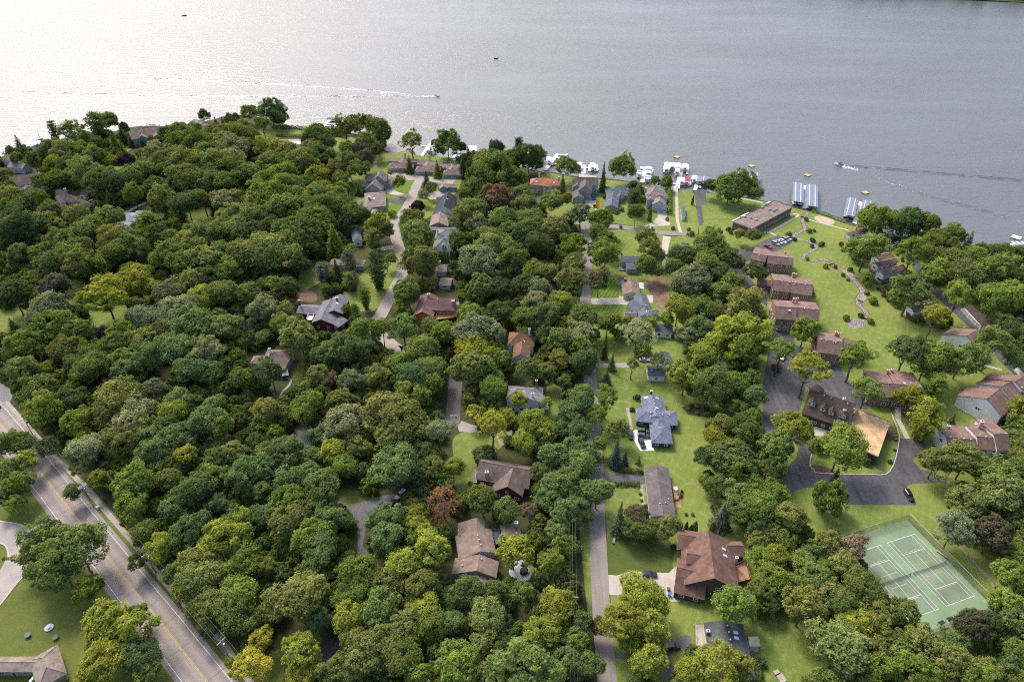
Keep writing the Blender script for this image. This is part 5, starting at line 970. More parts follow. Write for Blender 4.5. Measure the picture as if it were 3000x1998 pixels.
Bg 54.2 155.5 0.7 0.5 1.0 2 0 0
Bd 59.2 159.9 0.6 0.5 0.9 2 1 0
Bo 58.7 150.0 0.6 0.5 0.9 2 1 1
Bo 60.9 150.0 0.6 0.5 0.9 2 1 2
Xg 3.1 110.1 3.7 3.0 9.9 90 0 0
Bd 68.8 98.6 1.4 1.1 2.1 3 1 0
Bd 51.7 136.4 1.0 0.8 1.6 96 1 0
Sl 141.1 111.4 3.1 3.1 6.1 94 4 0
Sb 129.4 98.3 3.6 2.6 5.2 64 4 0
Sb 114.3 165.0 1.9 3.4 6.7 95 1 0
Pf 168.0 206.4 4.8 7.1 14.1 25 2 0
Py 153.6 186.0 6.5 9.8 19.5 26 3 0
Py 193.2 194.0 4.6 6.8 13.5 25 1 0
Sd 171.0 194.6 1.7 2.5 5.0 25 2 0
Bd 128.9 173.7 1.8 1.4 2.7 24 4 1
Bd 145.0 185.1 0.6 0.5 0.9 24 1 2
Bd 142.5 180.0 0.6 0.5 0.9 24 1 1
Bd 137.9 173.9 0.8 0.6 1.2 24 4 2
Tf 111.1 223.7 6.4 4.1 18.7 23 3 0
Ty 116.6 209.9 8.9 5.5 22.0 23 3 0
Tf 139.5 219.6 7.3 6.3 20.8 22 3 0
Tf 135.9 198.3 6.4 4.1 18.7 23 1 0
Td 161.0 221.1 8.3 4.8 22.0 22 1 0
Tg 200.4 226.6 8.4 6.1 22.0 27 4 0
Ty 188.2 249.6 6.4 4.2 18.6 27 2 0
Bd 191.2 262.5 2.5 2.0 3.9 30 4 0
Sl 232.3 257.2 5.0 4.3 8.6 31 1 0
Bw 113.2 227.9 2.1 1.7 3.2 21 2 0
Bf 168.1 262.4 1.8 1.4 2.7 77 0 2
Bf 157.7 265.1 1.8 1.4 2.7 77 0 1
Bd 165.5 267.4 1.3 1.0 2.0 77 3 0
Bf 176.5 279.4 2.4 1.9 3.6 30 2 1
Bo 176.9 287.5 1.4 1.1 2.1 30 2 1
Ty -187.3 263.9 12.1 7.2 22.0 92 3 0
Sg -229.9 256.6 3.0 3.5 7.0 86 4 0
Xg -120.8 254.1 5.4 4.4 13.3 68 4 1
Xg -117.9 249.8 3.9 3.2 10.3 68 4 2
Pl -94.7 295.1 4.9 6.7 13.4 42 4 2
Sd -89.2 300.0 3.9 6.3 12.7 42 4 0
Pl -82.5 301.4 5.0 8.7 17.3 42 4 1
Po -79.9 290.9 4.9 5.4 10.9 42 4 0
Pd -67.0 292.6 6.5 11.3 22.7 42 1 0
Py -52.2 269.5 4.1 4.7 9.5 44 2 0
Pf -70.3 274.0 3.4 6.1 12.2 43 1 3
Pf -78.0 266.3 2.6 3.8 7.6 43 1 1
Pf -74.1 267.2 2.6 3.8 7.6 43 1 2
Tb -47.1 240.5 6.7 5.5 19.5 44 4 0
Sd -36.9 294.0 1.6 2.9 5.8 46 4 0
Xg -90.9 181.2 4.4 3.6 11.3 69 4 0
Tl -26.3 178.2 5.6 4.6 16.9 67 3 0
Bd -51.3 160.7 1.9 1.5 2.9 65 0 0
Xw -22.5 148.6 6.8 5.5 16.0 67 4 1
Xw -23.7 143.6 3.2 2.6 8.9 67 4 2
Bd -10.0 174.9 4.8 3.8 7.2 5 3 0
Ty -7.1 179.5 6.9 5.7 19.9 101 4 0
Bg -1.3 183.2 2.4 2.0 3.7 101 4 0
Bd -14.9 163.7 0.8 0.6 1.2 67 1 0
Xg -3.2 110.9 3.4 2.8 9.3 90 2 0'''
D['rest'] = ('o12890754078064182g13190712075062175d12810640088069179y13530681073060170g13890694074060172g14560720086069185w14810746099077197g14880694084067180g164308400850801'
'95g15480739077063179o15130756078064182g16000698074061173d15140660090071183o15620599066054158y15210587065054156o15330581065053155o16950621068056161d1725060806705'
'5159g16950595084066172d17050585065054156g17120565064052153g16990546071057156g19880567064052153g15420473067053147f15600467066053146b15600445062083153b16640492069'
'055150g15120435054044133b15540394051042127y15070353048039120b15500365049040122b15490333059046127b15440349047039120g16480292049039116f16630308050040118o165703690'
'51041124f16520256040033105g16460235039032102b15420190038031098o15290192042033101g15070232038031102d15390214037030099f16550242048038110g16770252043035108o1701025'
'1045036109g17230220041033103o11880566075060162y12080540067054153g12480545065053152g11590468067053146o11930488068054149b12310482068054148o12460492071056152b11840'
'431063050140l12720519068055152b13420454060049140f14630512062051147d14870516065053149o13430426056045133f14350416060048136f13430384055044129y13740343057045127b134'
'70317055043123g14950293043035111Y13670188035029095y13890184038031097o14130205041033101d14940197042033102g11370349049040121o11500327046037116o12410400054044129y1'
'2430384057045130b12420367057046129b12450341053042123o12670317049039118b12780292049039116o13000343049040120g13070185036030096g13500213044035104m15810289041033107'
'o08970891092073195f09170899081067188g09390884080066185o10280827085069185g10210967086071197o10710959085070196o10930946100079206g10950834094074192l110808600930741'
'93l11600746080064174l10770664065053155o10180650070056158g12300624073058158f12160591073058156o13080982091109209o11830855088070189f11970858078064182g1301083707706'
'3179y12540814089071187o12170705080064170d12330679078062166l14650681078062167o14740659073059161o15710846078064180g15240680078062167d15110563068054149l15260554070'
'055150g16360600060050146g19640688073059163g19770663074059162o19510613070056154d19980610070056154l15230533068054147g15860500063050140g16750524060049139d168705150'
'60048138g16780471059047134f16780418054044126b16910405047039119g15550405047039119b15240300045036109f15320264040033102b15460326041034108b15370334042034109o1578036'
'7044036114d16380339042035110y16610258042033102f17740198034028091g18540329042034108d18270287042034105g19200452050041125y11450559063051144d12010572069055151f11570'
'488060048136o12300468061048135b12550433053043126b11660443059047131g12980497056045134b13700464056045131l13730423050041123o13920426051041124b13590359044036113o139'
'00350051040118b14340325045036111g13270343048039115b13590324047038112f13820331046037112b13400288044035107y14380276045036106b13920215034028092Y13610204037030094b1'
'4660213038031096g14900234035029095f12850370047038116b12530359056044122b12350355053042120o12000332042034109b12920338046037113f13270282042034105g12940321047037112'
'g13190222034028093g12990246036029097o15280434047038118o16010281036030098g11450353047037112g08940943076062177o08710903080065177y09010855071058166d092908450820661'
'75g09640810068055160g09110732068055155o09770695071057155g09910814083066173o10380977078064181f10870892079064176d10590835085067176d10890789072058162o1173070806405'
'2150d11120667061050145o09850627061049141g11990592069054145g12830999087070190o12750845070057165g12350764074059162f12920669069055151d12840605060048139g14020645057'
'047140d14600786072058162d14680747072058159g14970672075059156g14430654058066141g15930671059048143g16050651060049143g16460659058048141o16450640057047139g155905560'
'52042129g16650600055045134d17450589054044133f19790619063051143d20180619056046136d19560571060048136g15110513058046130f15480527061048134d15280488048039120l1652048'
'2047039119l16690439048039117b15460384048038113f15650384041034107y15240365045036109b15300278041032099b15540341047037109b15190327037031100b15410308046036105g15740'
'279034028094g15820277034028094y16480360043035107g16390314042033102f15360205037029090f18110259035028092g18670349039032103g11380458052041121g11360445051041119d128'
'40561052043129g14270497048039121f14050446047038116d14870561057046133g14820430052041119o14450332044035106y14600331041033103b13700292042033101y14370288043034101y1'
'4960378041033106y13500251034028092o13600220036029091y11570335041033104l12150414045036112y12680343042034105y12160320039031100d11640351039032103o12850220033027089'
'd13290212030025085g08931023080065181f09220815069055153f09260765060049143g10590796067054150g11270928076061166o10340849074059159o12010719065052143g112706620540441'
'31g10040627055044129y11150596050041123d12370940067055160o12920944068056160m13050878064053153f11730842062051149f12650786067054149f12460802068054151o1282081506105'
'0146d13300714055045135w14950753067054147d15090877070056158g16440724055045136o17940770058048141d15050654059047134f15100622050041125o19270715062050141o15440542055'
'044124o15420450046037110b15360369042033101b15460299032026089b15380286031025087b16570280031025086m15500213027022079w16730212029024081o18670361035029095g115005330'
'45037115g10970465045036110g12320510047038115w13500423040033104b14360347041032099b13570342040032098b13310311037029093y14710388037030098o13890235029024082m1161030'
'5035028091o12700398039032101b13050299033027090d12040310034027091d12710257032026086Y13550188026021076p09840878060049145f11720298032026087o09080941065052148o09310'
'822061049138o09040813055045133o09880711048039121d10751032069056157f10901068068056158f11860759055044129w12180929066053149m12900917066053147f12710921063051146d147'
'80928059070142m12690833066052142f12890793052043129d13120701047039120o13610680046038118o14440775053043129g15360900060049141d15070594046037112o16460596042035110d2'
'0340627046037114o16040505041033103y15050403033027091f15640355031025086w15110294030024082g15910281032025083d16500228028022077y11140442038031097f12670570045036110'
'o12920528039032103y11820364034027089b12620359036029091b12560346036028090p13890742046038117d17470800051041124g16520630045036110w15960276025020075p113704930350280'
'94g08280891049040122y09600880048040121o08420840047038118d09910987055045132d10380908056045129o10961014059047137o10950998056045133o10150869052042124d1104062304103'
'3103d11421045058047137m12581031055045134d13120922052042127f14970898053043127g13560813045037116f14590668045036108g15660765043036112o15040759049039116d15950716041'
'034108o17660673041034106d19270698046037111y15540510037030094d15730490032026089f15940497032026089y16260505033027090f16430512034028092g15420425030025084d154502900'
'28022077d15490292024019073f16330321025020075d18270283025020074y17710185019016068l11500517036029093g12550572037030097f13730622037031100o12800486032026088f0991090'
'9045037116o14000799041034107y14340301025020074d08630801037031100y10470798041033102d10171069047047119d14290935044036111l13900777037030098d15040731040032099d16530'
'806039032102o16580793037057112y17530680035028093o20030648034027090d15020447025021075y15270402024019073y13490192016013064d09800963039032103g16580767033027090f169'
'90822034051100o09610893036029093d09870968035028094d14440878034027090o15850865033027090d16080283015013064f16850830031037085d12940813023019072l13400856024019073f1'
'6930817024019073g19100679037034077g18960671037033076g19400670041037083f19580672050045101g18860653046041093o19380655045040091f20650652054048108y19710646053047106'
'o20170647043039088g20310648042038086g20790643048043097o18680642045040091f19870641044040090g20010638042038087g20540640049044099g19400629038034078g196106270370330'
'75g20200633040036082o20660629045040091d20390611051046103y20560618052046104g20690611038035079g19330607048044098g19640605044040090o19450598037033076o2021060004303'
'9088d20430596040036081b20560597045040091o16830582041037084g18970582044040090f20020586047042095d20210584053048107g20410584037033076o20050573036033075g20190568044'
'039089o20340568051046103g16930566041037084b18780563040036081d19640560049044098b19790555048043096y20010560041037085y20070548041037083g20210551043038087g167205430'
'55049110b17150542048043097g19900547044040090g19970536042038085b20130536054049109o16910531050045101g17290525039035080d19840527052046104g18940518038034077o1997051'
'6046042094y16650510044040090g19810511050045101b19480506055049110d16800503039035080b19640502037033075g19970500047043096g17230495039035079o19790493041037084d19430'
'491050045100o19610486050045102g19490477043039088g19760480039035080g16560471040036082b19650470046042094f19530464040036082y19630455039035080o16770451039035081d169'
'00449043038087o19500446037033076g16480440041037084g19540435042038086b16580431050045101o16800432037033076b16940431046041092y19360430039035080b19330416047042096d1'
'6720408037033076g19190408037033076g19100399041037083g16750396039035079g19220393044040089g19010389043038087g16770382037033077g19120384037034077g18830377045041092'
'g18980375040036082g16770369045041092f19110370053048107g18780362042038086g16660360050045102f18940358039035080y16540351040036081o16650346038034078g187803470490441'
'00g18950344053047106o18640338054048108g16680332043039088g18780331047042095g18420326036033075y18630321051046102f18430314037033076y18760314040036083o1650030705404'
'9109y18550306037033077b18680303036033075o18400298040036082d18100293041037083d18540294041037084g18370286037033076o16650280039035079d18130280045041092g18490282037'
'033076g18290275043039088o16560271039035081f16740271041037084o18410271038034079o18190267038034079b16870263039035081f18290261037033077g18220252037033076f169002500'
'39035080g18110247043039089y18290242040036082f16660237046041093y18160234047042095g18060225037033076g16780221039035081b17950216048043097d17690214046041092g1809021'
'2037033077g17840203037033076b17430202045040091g17970200044040090b17670192036033075f17800191051046103o17540187042038086g16650181048043097o16810179050045100b17030'
'179039035080d17230179039035079g17660179036033075d15660177038034077g15890176046041093y17800176046041093f17370173043038087g17510173038034078y16020172039035081g161'
'90171038035079g16360171042038086y16530171044040089y17130170038034077o15750167039036081g16650168038035079y16930168044040090o17670168039035079g16780165037033076g1'
'7260165049044099g17420162039035080o15650161036033075d15860161043038087o16090160044040090o16250160041037083y16420160036033075o17040161036033075g17550159049044100')
D['fill'] = ('1865113220451540239511332765134128450836290511283475113535551039360514313665113837250932193503391985053420750429240505322655042727650527284503382905023535350229'
'3595043236350326204498352114974125049733255496282565003126249630275497332804972928949630360499374004972620749039260491412754932627949037290491382984924030348932'
'3504952735349226357492293614942939049236395494351684842916848936202486302054833521248636253484412934833130648728311488323194852935648441363484333894863439448637'
'1454822617448228209478412614772727048032274479293164783732448031387479283914782839647830398483384024773440548242144474271504713017547627259471322644732827647434'
'3134712731947231325474273414723634947534354476283904723014447035151467321794714120746629213468272194703428846533294465393034673330946935324469373304692834346636'
'3504693635547139385467293934673240046827161465351824633520546130213460332184602822746030233459342544633226046031291460353074622733646130341462343464603235146336'
'3644603246746042136456351414573516545529179455301874593319445931202454322224543822945539251454332654573727145940278455302844563433945438350455313564563536145529'
'3714583338845540474457384824593749145431134452261404493514545238170453321774513619245329196452312154492922144933268449422764493928145228286451392914543832545038'
'3534523335944942379450373824532738844932393452304724513847945135483452304874494249344928131443321364453914444533149446341794463419144829212444272464464025044427'
'2824453328644429300444363174473132444336331444373354452735444441377445343844452639344826471443334764453650044437133438391434393615044032185442371904393519943838'
'2044383121243842254438392624382726744133272441322784393828443941295438363044423330943938314439273194432832443927335439273484382835743933362439273764393738344131'
'3884423747543828482439294864412949244232137435331484352715443337188435331944362720443340213433362184363122543529246434422674364129843534329435393394362835543434'
'3694333037543431381436353874363047443334487435324944353450243340133429421394282714742941157428301894312819342837221428342254272722943130253430322614283426543135'
'2944322732543238333429403764303538343029492430394984283514242329151423341594233816542536208425332324232823642329245424302504252725442537298424263174263332442331'
'3504233637142741379423384734264148842233503424411404203514642034153418411984222820342132208418322264182623842026250419272624213027242026287417343294193034341941'
'3544193936942032375419324724203447742231494422381434153515241334157415311624153216841329174413372024153221841635243413382484152925341337273413273374154134341432'
'3494173236041732364414343704134147441441481415284994143750441739147410381544083016040933167408281714093117941035270408272784093328541140290412303014093734240835'
'3664093038440930471408345024094014840527157404411654033817440434181405362394052725340734275405342834033430540428316405383224043236440530385404354774043250740728'
'1533993716040028170400421774004218840027205400282103993326839929358402303793993638940135472402285063992815539630159397261643962918139435190395342043962720939532'
'2873953230439532389396264713962948539628492395334983953216439128168391271743933518539034191391291983932920739030247390372643913727939133290391292993913731439038'
'3243903635439231371391323923933748739130503392315073903215938937165387281723872917738930190386361953863420038831210386362183863425238631261387272823864229738726'
'3053873531938727332387333393873134538634351387423573862937338641379389323843863138839028392387374763862748338832488387374943892650038740505386301673823217238132'
'1773842618238137197381272053852922138227249381372893823129438328298382293223823332638432332381333393822737938426388383293993822747138227485382304903823149638331'
'1793782618937932196377362213772925537926292378323003772832537837336377283723792838037837473377374793812916937340176375331833733918937426204373302103764021537326'
'2273733425337329301373263403743336537540373373344003743647637334512373341753713417936927188369271943702820037226219369292563692934036941367371334003692640536939'
'4713723549736931502370275073713817436627197365412133652622536742233366322403652826136837298365273033684132936635333365263463653035836633392365303973652940936730'
'4703652947636742482366405123673051636526178361331843622818936226193362262043612922736140244361392503624025536333263362293383623435536232387361414873643849336335'
'4993613452036429526362305303612719035740195358342083602821335935258357282623592726635735295358323003603130535828331361383423593137935732384357354243582947235730'
'4863583549535835501358295163604252235935182356402003542720935330215354282213542822735335249355323013562844935333483354304903553349335326499354355043552750835628'
'5133543552035328525354275313564018435233189350321953523820335033212351282323492624335128262351312663503630135035306352423653522636834928374349323783523438235029'
'3863523040035038418350334243502847835130485350395013493251735026524350335293514153535131708351381933472819734733216348332233473222834728248346422883472829434642'
'3013463130834626334348403553462836334740450347285193463653134629190343402013433720634540214342372203423324234230252344312593432926434530270344362763442929734231'
'3063433131234429328343283383432735334239359343323723432837734427381342284033423541934230449342334773443648834529502344385253443870934332197339362053392924433832'
'2513393925933927266340402763393528034128290342403023383431333929320338393273383533433926339338353433423334734033373339294753393648933931506339305323403770133937'
'7233393419233727209335332143354124033541279336282833383729333740357337334023373142333627446337364523372951633528734337321953342720333326219332342363322724233128'
'2483343025333241259334382993343832533331331333373363324236233335368333403733343440333229408332324753323749433231517331285313323160533136696331307023343573033227'
'1973294020732841218328362243293022832828231330262453283826333027280328322843283329332927298329333023283230832829320328403273282737132840391329284003303047832840'
'6883283472632926203327292133253322132528233325302383273225232536296325263133263935132434368324354933243352232426527325356003282760332628609324276133252874032634'
'7983242820232236207323392253233723832133243322312483233026532339275323312803223230032335306323333153213632132336327323353473213037232327377323303963243747532238'
'4833223349832432505321405313212759732140691321267493222876232137214318372283183623431833246319322523194029632029309318333233183534231841350319273563183236331835'
'4803183549031839497319365263193573331838756320407833203879532034206316362183153725631540263315352823163029331538313315283183164034731735452316404743163350231542'
'5953173761231727739317297433154175231628775316357883173321031332223312322293132726831326282312353093124031931128478314334823113852431329610313277253132773531330'
'7483123577431231214310312203092823230939245309302503082726031042266311262883093633930833345309284543104147031033474309295293082772031139730309267533103378431128'
'7883082821630631223305332263082825430633266306372853053430430534311306384783052950430633600306277353063323030234235304332413033324930334259302302793023429030426'
'3143023836730237507302345233032659130229739303407443033275530434763304267753042778030528217301352223012922629926254299273012994032429933328301293553003237829930'
'3823002847429941511301275202992758729926703301317472993275229931766300347823013021929634234296422402963124629631249296262592962931829735328297263642982637229838'
'3862963541429828490296294962963951529742585296306052972660929826700296277172982772729729743299347562973676329633224294332552944026129328304293423112943232329527'
'3402942836329327368295303752942738029334410296344162932845529430476293285002943252229628526293285902953860929431680295297672933277829329229293382442913225029138'
'2932903829929128314290273192913032429127330291383362923734429134356290373702922738429327389292404082902744929028459291274742902848029128487290384912913250429133'
'5832913259629032692291267272922874829126755291312252882723328929239287292572893826328728271288313052882736028833365287313732883538128730412289284962893052128730'
'6862873169428732702288337652902677428941245287302492862726028427267285342752863929528429300286273122863332528741334286383902852940828629449285404752852847928528'
'4892863050828627512285425952862860028633609287296912852674928530229283352362833824228333254283352712824130728334329282273552823036028228366283273732832837928227'
'4842834050028232519282386122823873328431753283272472814126227930296279383022793233328136349279303582792737027938376279333862803944628126476279305952793160028127'
'7582794076528036232278272362773725227828256277342672773227427728318276273282773634427737353277283622783238127737502276275192763759127733606276336122773568727833'
'7352772624127441246276313042762632127428332273293492742938627430392275284802743649227432497276375062742752627528584275336162743476427427235272312462713827327236'
'3252713834427227369272273792712739027126485271264962722873927131752271317582722924026935279269272842683629126932333268403842683047726928490269325022703850726927'
'5172693858326829591269396122693824526728250266272762662829726829341266323462674135926634365267393712663137626627393267294512662648126632496266356002682760526738'
'2412643528126334287264312922632929926432336264263522632837926427392263264462652647826333486264355012653050626431517263405802652660126329609264287502642775326426'
'2492613825526134326262343312623234026126348262273592612936726039374261414272613644826132511261296992622875826341243259362982593237926027392259263972584048725934'
'4982602752025935613258347012592672625834754259352522564225825638282257413282573433425739358256404492572847625635587256305982562624725533300254263432552737025427'
'3852542738925531402255404292543145425429472253304882553252225332613253297452553575225430249251303042523232925230375251293942513540625127467252294932512854825232'
'5772513458525233596252307292512873625237253251292572482826125031284249343082492731424933321250353532493236524940389248404312492945724935473249404792504248625031'
'4902482755524930561249276012502760424835742250402892473032524827378247284042473541624730422246284262473446924630518247295232473958824734593247277262473725324537'
'2612444127324435279245323222463133424433341244333832453541024536462244424762443248124438488244324942443360824527735245367432443226724233285243392922423831624433'
'3782422838624329418242384242413343024338518242345232433158624237606242276112422772524330257240382722402827924039319240363242413135123927373239273822412946523932'
'7332403274323934261237282872374229623733304238373142393032923927335237313472372735723728377237364232372742923739460237344762373349323931515237375842372872823733'
'2662363327423639309235273192353332323727354235263702353838123528416236384382362844223635738236292702332828023335349233294212333845523432466234404712332849423340'
'5122342626123231267231302762313428623142303231413232313333623141377231304142314042623231440231384462313745123231516232345222313858123131585232407342312934122837'
'3822303945422837512229335912292860222932686229312802273529522733326227373312283836622729438227284482273747022728497228285172263952522731680227277282273328522535'
'3002252930722427346225363782253738522539415225294422252946722429575225316752252728922230293223263032223031222230364223304252233243022234448223294592244151122339'
'5242222759122239729222352982213632322134360221263732213238122028389220354192212943622137469221275192212856922031310219313462192936421930441219384522183146221927'
'5232182972222030294217283142173331921728336216313552162638521637393216334252172842921729456218264952162932321534348215273612152939721434417215374332153244021428'
'5732153372221530298212273052132830921435314212293522122836421328380212364122132745121337584214405932133431821131335212283472102935921129372210264312112945521130'
'4942123452321028598211286702112730220927309209303232093932920927339209273432102738520939397210284122093841720940441209374842083448920936721209273332082834920735'
'3632073736820728375207324242074043420728448207394532072858420728594207273372053734420539380205283892052839420532398205264292053143820534488205275232053232220334'
'3282044135420433359204323852032740920331415204294442034045720438483204295902043271620426333203333752023439620130402201364202023742720227450202374692023733920032'
'3581992836220030382200353892002641119927439200274542003648520026490201285222003371420033320198414161984044219834447198304671982749419931593198343351963334319627'
'3651962637419739388197263951963640019626406197404581963549019729660196273241952838119433429195354641943447019435496195315871942870619636321193353311933738719227'
'3921922741219438438193334431942648919333501193295921933734019130364191343761912739619142402191314261913343419231505191355101913058219128657191326961914070219130'
'7111923041318929443189394641893146918930515189355761902729118727331188313531892637418828380188344081873943118740521188345861883559118828688188263431873636618634'
'4031863742618626473186293491854041218435468184325841842869318531293183313341833338118428396183274531832869818433298181273441823035218127364181303871812940118135'
'5031822861918131702181313371802839217939469180345081803051518030521180285781803458718128614180293491793137217834406178394141794243317931449178355941783069217929'
'2981772630317638341177373531772838417728388177283971773644017628463177305141763251817730572177275861763470217630346175273631753837917630411175294281762850917628'
'3911742945017327473173355741743065117427308172314051733843217229442172324611712630117133366171303881712940917033447171294531702946517128519171325861713969217035'
'3611693837816938468169303071672935616732383168333911683340416736417167324241683243216735456167334631673766716829365166283701673443716734447166364521662969616730'
'3751653939716431513164315691652630816334360163393801643338516330402163274211643947516336683164276921633136616138391162414331622843716227571161295841612868816230'
'3701603045016129471160336751613737715939401159394171593151015933656159293101593538815830411158314281574146815831477157405861572836615730405156284861562767815727'
'6821563031415534381154274201553947015530656155336681553738515334411154324651542848115335510154346731543440615228415152324311532731415129438151285181513157015128'
'3811504146315030471150364961502850815028576149275831502768014942319148334071483241414829419148344311483058914928395147374411474258514727400146294581462746414632'
'4731462666614635673145273831452840514527411145314241453144614429509144365941442865914534320143323931433164514435651143406781433438614233434142274391432758414331'
'4021413041814131464141384721413632414030406140294221392847814038508139335181402659513929661140356681403138913928602138293941382841513730591137306061372967413727'
'3271372940413634446136374561372747313629512136293901352742013529426135264781362650713538518135355831352665613534394134266031343466613432326133274301333346613229'
'3311312739713232404131314161312842213126448132295121322858813227671131334261312747113128659130314331293158413033598129324631292951612829330127293971272941512736'
'4471282747112727607128286651273733412626429126294361262945112627653127284751252957812529583125304451233846012437517124266041243643212331438122284491232747912332'
'6591223933312234424122305081223059612229415121394991203251412134337120284691203048111929518119336071202965311928428119274331182944111929449118395071172751211730'
'5791173959611740662116363381163841311632459115274671163047911630498116295861152860711539427115295161153543211434445113334831144149211330341112334711133250611228'
'5721132960111332646113326581133748811130450110264571113048011127468110336551092834310928508109375991083260810933497108375911082848710738346106264291063045910631'
'5021063051410628611106336051052765110429483103275911033061610329631103316371032764510337347102264271022849910242514101386271012747310038487101275041003148010039'
'5190993245609930550099276430993435009826489098276240983051009736476096296470962961109630353095334800943949109431601094364650933051709333511092306310922964309232'
'4490912835509035461090294690903147809028536090266150903663609036442089284560893747308927483089284890893749808928515089275400892654808929564088295700892757508927'
'5790892859608834607089296290892846508827509088415190882955608837447087325860874235708629451087264780862749308727501086284420862746008540469086286000862747408528'
'4820852850508532514085335320853561008529622085296290853136008427364084323700842637708435382084313870843139108428396084294380842645508432486084274900843549708433'
'5410842756208426572084346380843740108432405084284090843544908333465084325460833443508231444082315180823355808231618083344700823447808234502082305100822755108226'
'56608236577082285860823237208129414081285940813360608140')


# ------------------------------------------------------------------ helpers
def link(o, parent=None):
    COL.objects.link(o)
    if parent is not None: o.parent = parent
    return o
def tag(o, label=None, cat=None, group=None, kind=None):
    if label: o['label'] = label
    if cat: o['category'] = cat
    if group: o['group'] = group
    if kind: o['kind'] = kind
    return o
def empty(name, loc=(0, 0, 0), rz=0.0):
    o = bpy.data.objects.new(name, None); o.location = loc; o.rotation_euler = (0, 0, rz); o.empty_display_size = 0.5
    return link(o)
class MB:
    """collects faces with a material index"""
    def __init__(s): s.v = []; s.f = []; s.m = []
    def face(s, pts, mi=0):
        n = len(s.v); s.v += [tuple(p) for p in pts]; s.f.append(tuple(range(n, n + len(pts)))); s.m.append(mi)
    def prism(s, poly, z0, z1, mi=0, top=None):
        P = list(poly)
        if sum(P[i][0] * P[i - 1][1] - P[i - 1][0] * P[i][1] for i in range(len(P))) > 0: P = P[::-1]
        tris = tessellate_polygon([[Vector((p[0], p[1], 0)) for p in P]])
        for t in tris:
            a, b, c = [P[i] for i in t]
            if (b[0] - a[0]) * (c[1] - a[1]) - (b[1] - a[1]) * (c[0] - a[0]) < 0: b, c = c, b
            s.face([(a[0], a[1], z1), (b[0], b[1], z1), (c[0], c[1], z1)], mi if top is None else top)
            s.face([(a[0], a[1], z0), (c[0], c[1], z0), (b[0], b[1], z0)], mi)
        for i in range(len(P)):
            a, b = P[i - 1], P[i]
            s.face([(a[0], a[1], z0), (b[0], b[1], z0), (b[0], b[1], z1), (a[0], a[1], z1)], mi)
    def box(s, c, d, M=None, mi=0):
        x, y, z = d[0] / 2, d[1] / 2, d[2] / 2
        V = [Vector((c[0] + i * x, c[1] + j * y, c[2] + k * z)) for i in (-1, 1) for j in (-1, 1) for k in (-1, 1)]
        if M is not None: V = [M @ q for q in V]
        for q in ((0, 1, 3, 2), (4, 6, 7, 5), (0, 4, 5, 1), (2, 3, 7, 6), (0, 2, 6, 4), (1, 5, 7, 3)): s.face([V[i] for i in q], mi)
    def tube(s, p0, p1, r0, r1=None, n=6, mi=0, cap=True):
        r1 = r0 if r1 is None else r1
        p0, p1 = Vector(p0), Vector(p1); d = (p1 - p0).normalized()
        a = d.orthogonal().normalized(); b = d.cross(a)
        A = [p0 + (a * math.cos(t) + b * math.sin(t)) * r0 for t in [6.2832 * i / n for i in range(n)]]
        B = [p1 + (a * math.cos(t) + b * math.sin(t)) * r1 for t in [6.2832 * i / n for i in range(n)]]
        for i in range(n):
            j = (i + 1) % n; s.face([A[i], A[j], B[j], B[i]], mi)
        if cap: s.face(B, mi); s.face(A[::-1], mi)
    def mesh(s, name, mats):
        me = bpy.data.meshes.new(name); me.from_pydata(s.v, [], s.f)
        for m in (mats if isinstance(mats, (list, tuple)) else [mats]): me.materials.append(m)
        if any(s.m): me.polygons.foreach_set('material_index', s.m)
        me.update(); return me
    def build(s, name, mats, parent=None, kind=None):
        o = bpy.data.objects.new(name, s.mesh(name, mats))
        if kind: o['kind'] = kind
        return link(o, parent)
def inst(name, me, parent, loc, rz=0.0, sc=(1, 1, 1), M=None):
    o = bpy.data.objects.new(name, me); link(o, parent)
    if M is not None: o.matrix_local = M
    else: o.location = loc; o.rotation_euler = (0, 0, rz); o.scale = sc
    return o

# ------------------------------------------------------------------ materials
MATS = {}
def newmat(name):
    m = bpy.data.materials.new(name); m.use_nodes = True; n = m.node_tree
    return m, n, n.nodes['Principled BSDF'], n.links
def noise(n, vec, scale, detail=4.0, rough=0.55):
    t = n.nodes.new('ShaderNodeTexNoise'); t.inputs['Scale'].default_value = scale
    t.inputs['Detail'].default_value = detail; t.inputs['Roughness'].default_value = rough
    if vec is not None: n.links.new(vec, t.inputs['Vector'])
    return t.outputs['Fac']
def ramp(n, fac, stops):
    r = n.nodes.new('ShaderNodeValToRGB'); cr = r.color_ramp
    while len(cr.elements) < len(stops): cr.elements.new(0.5)
    for e, (p, c) in zip(cr.elements, stops): e.position = p; e.color = (c[0], c[1], c[2], 1)
    n.links.new(fac, r.inputs[0]); return r.outputs[0]
def mixc(n, fac, a, b, mode='MIX'):
    k = n.nodes.new('ShaderNodeMix'); k.data_type = 'RGBA'; k.blend_type = mode
    for sock, v in ((k.inputs[0], fac), (k.inputs[6], a), (k.inputs[7], b)):
        if hasattr(v, 'links'): n.links.new(v, sock)
        elif isinstance(v, tuple): sock.default_value = (v[0], v[1], v[2], 1)
        else: sock.default_value = v
    return k.outputs[2]
def pos(n, coord='P'):
    if coord == 'P': return n.nodes.new('ShaderNodeNewGeometry').outputs['Position']
    return n.nodes.new('ShaderNodeTexCoord').outputs['Object']
def stretch(n, vec, sc, rot=0.0):
    m = n.nodes.new('ShaderNodeMapping'); m.inputs['Scale'].default_value = sc; m.inputs['Rotation'].default_value = (0, 0, rot)
    n.links.new(vec, m.inputs['Vector']); return m.outputs[0]
def sc3(c, k): return (c[0] * k, c[1] * k, c[2] * k)
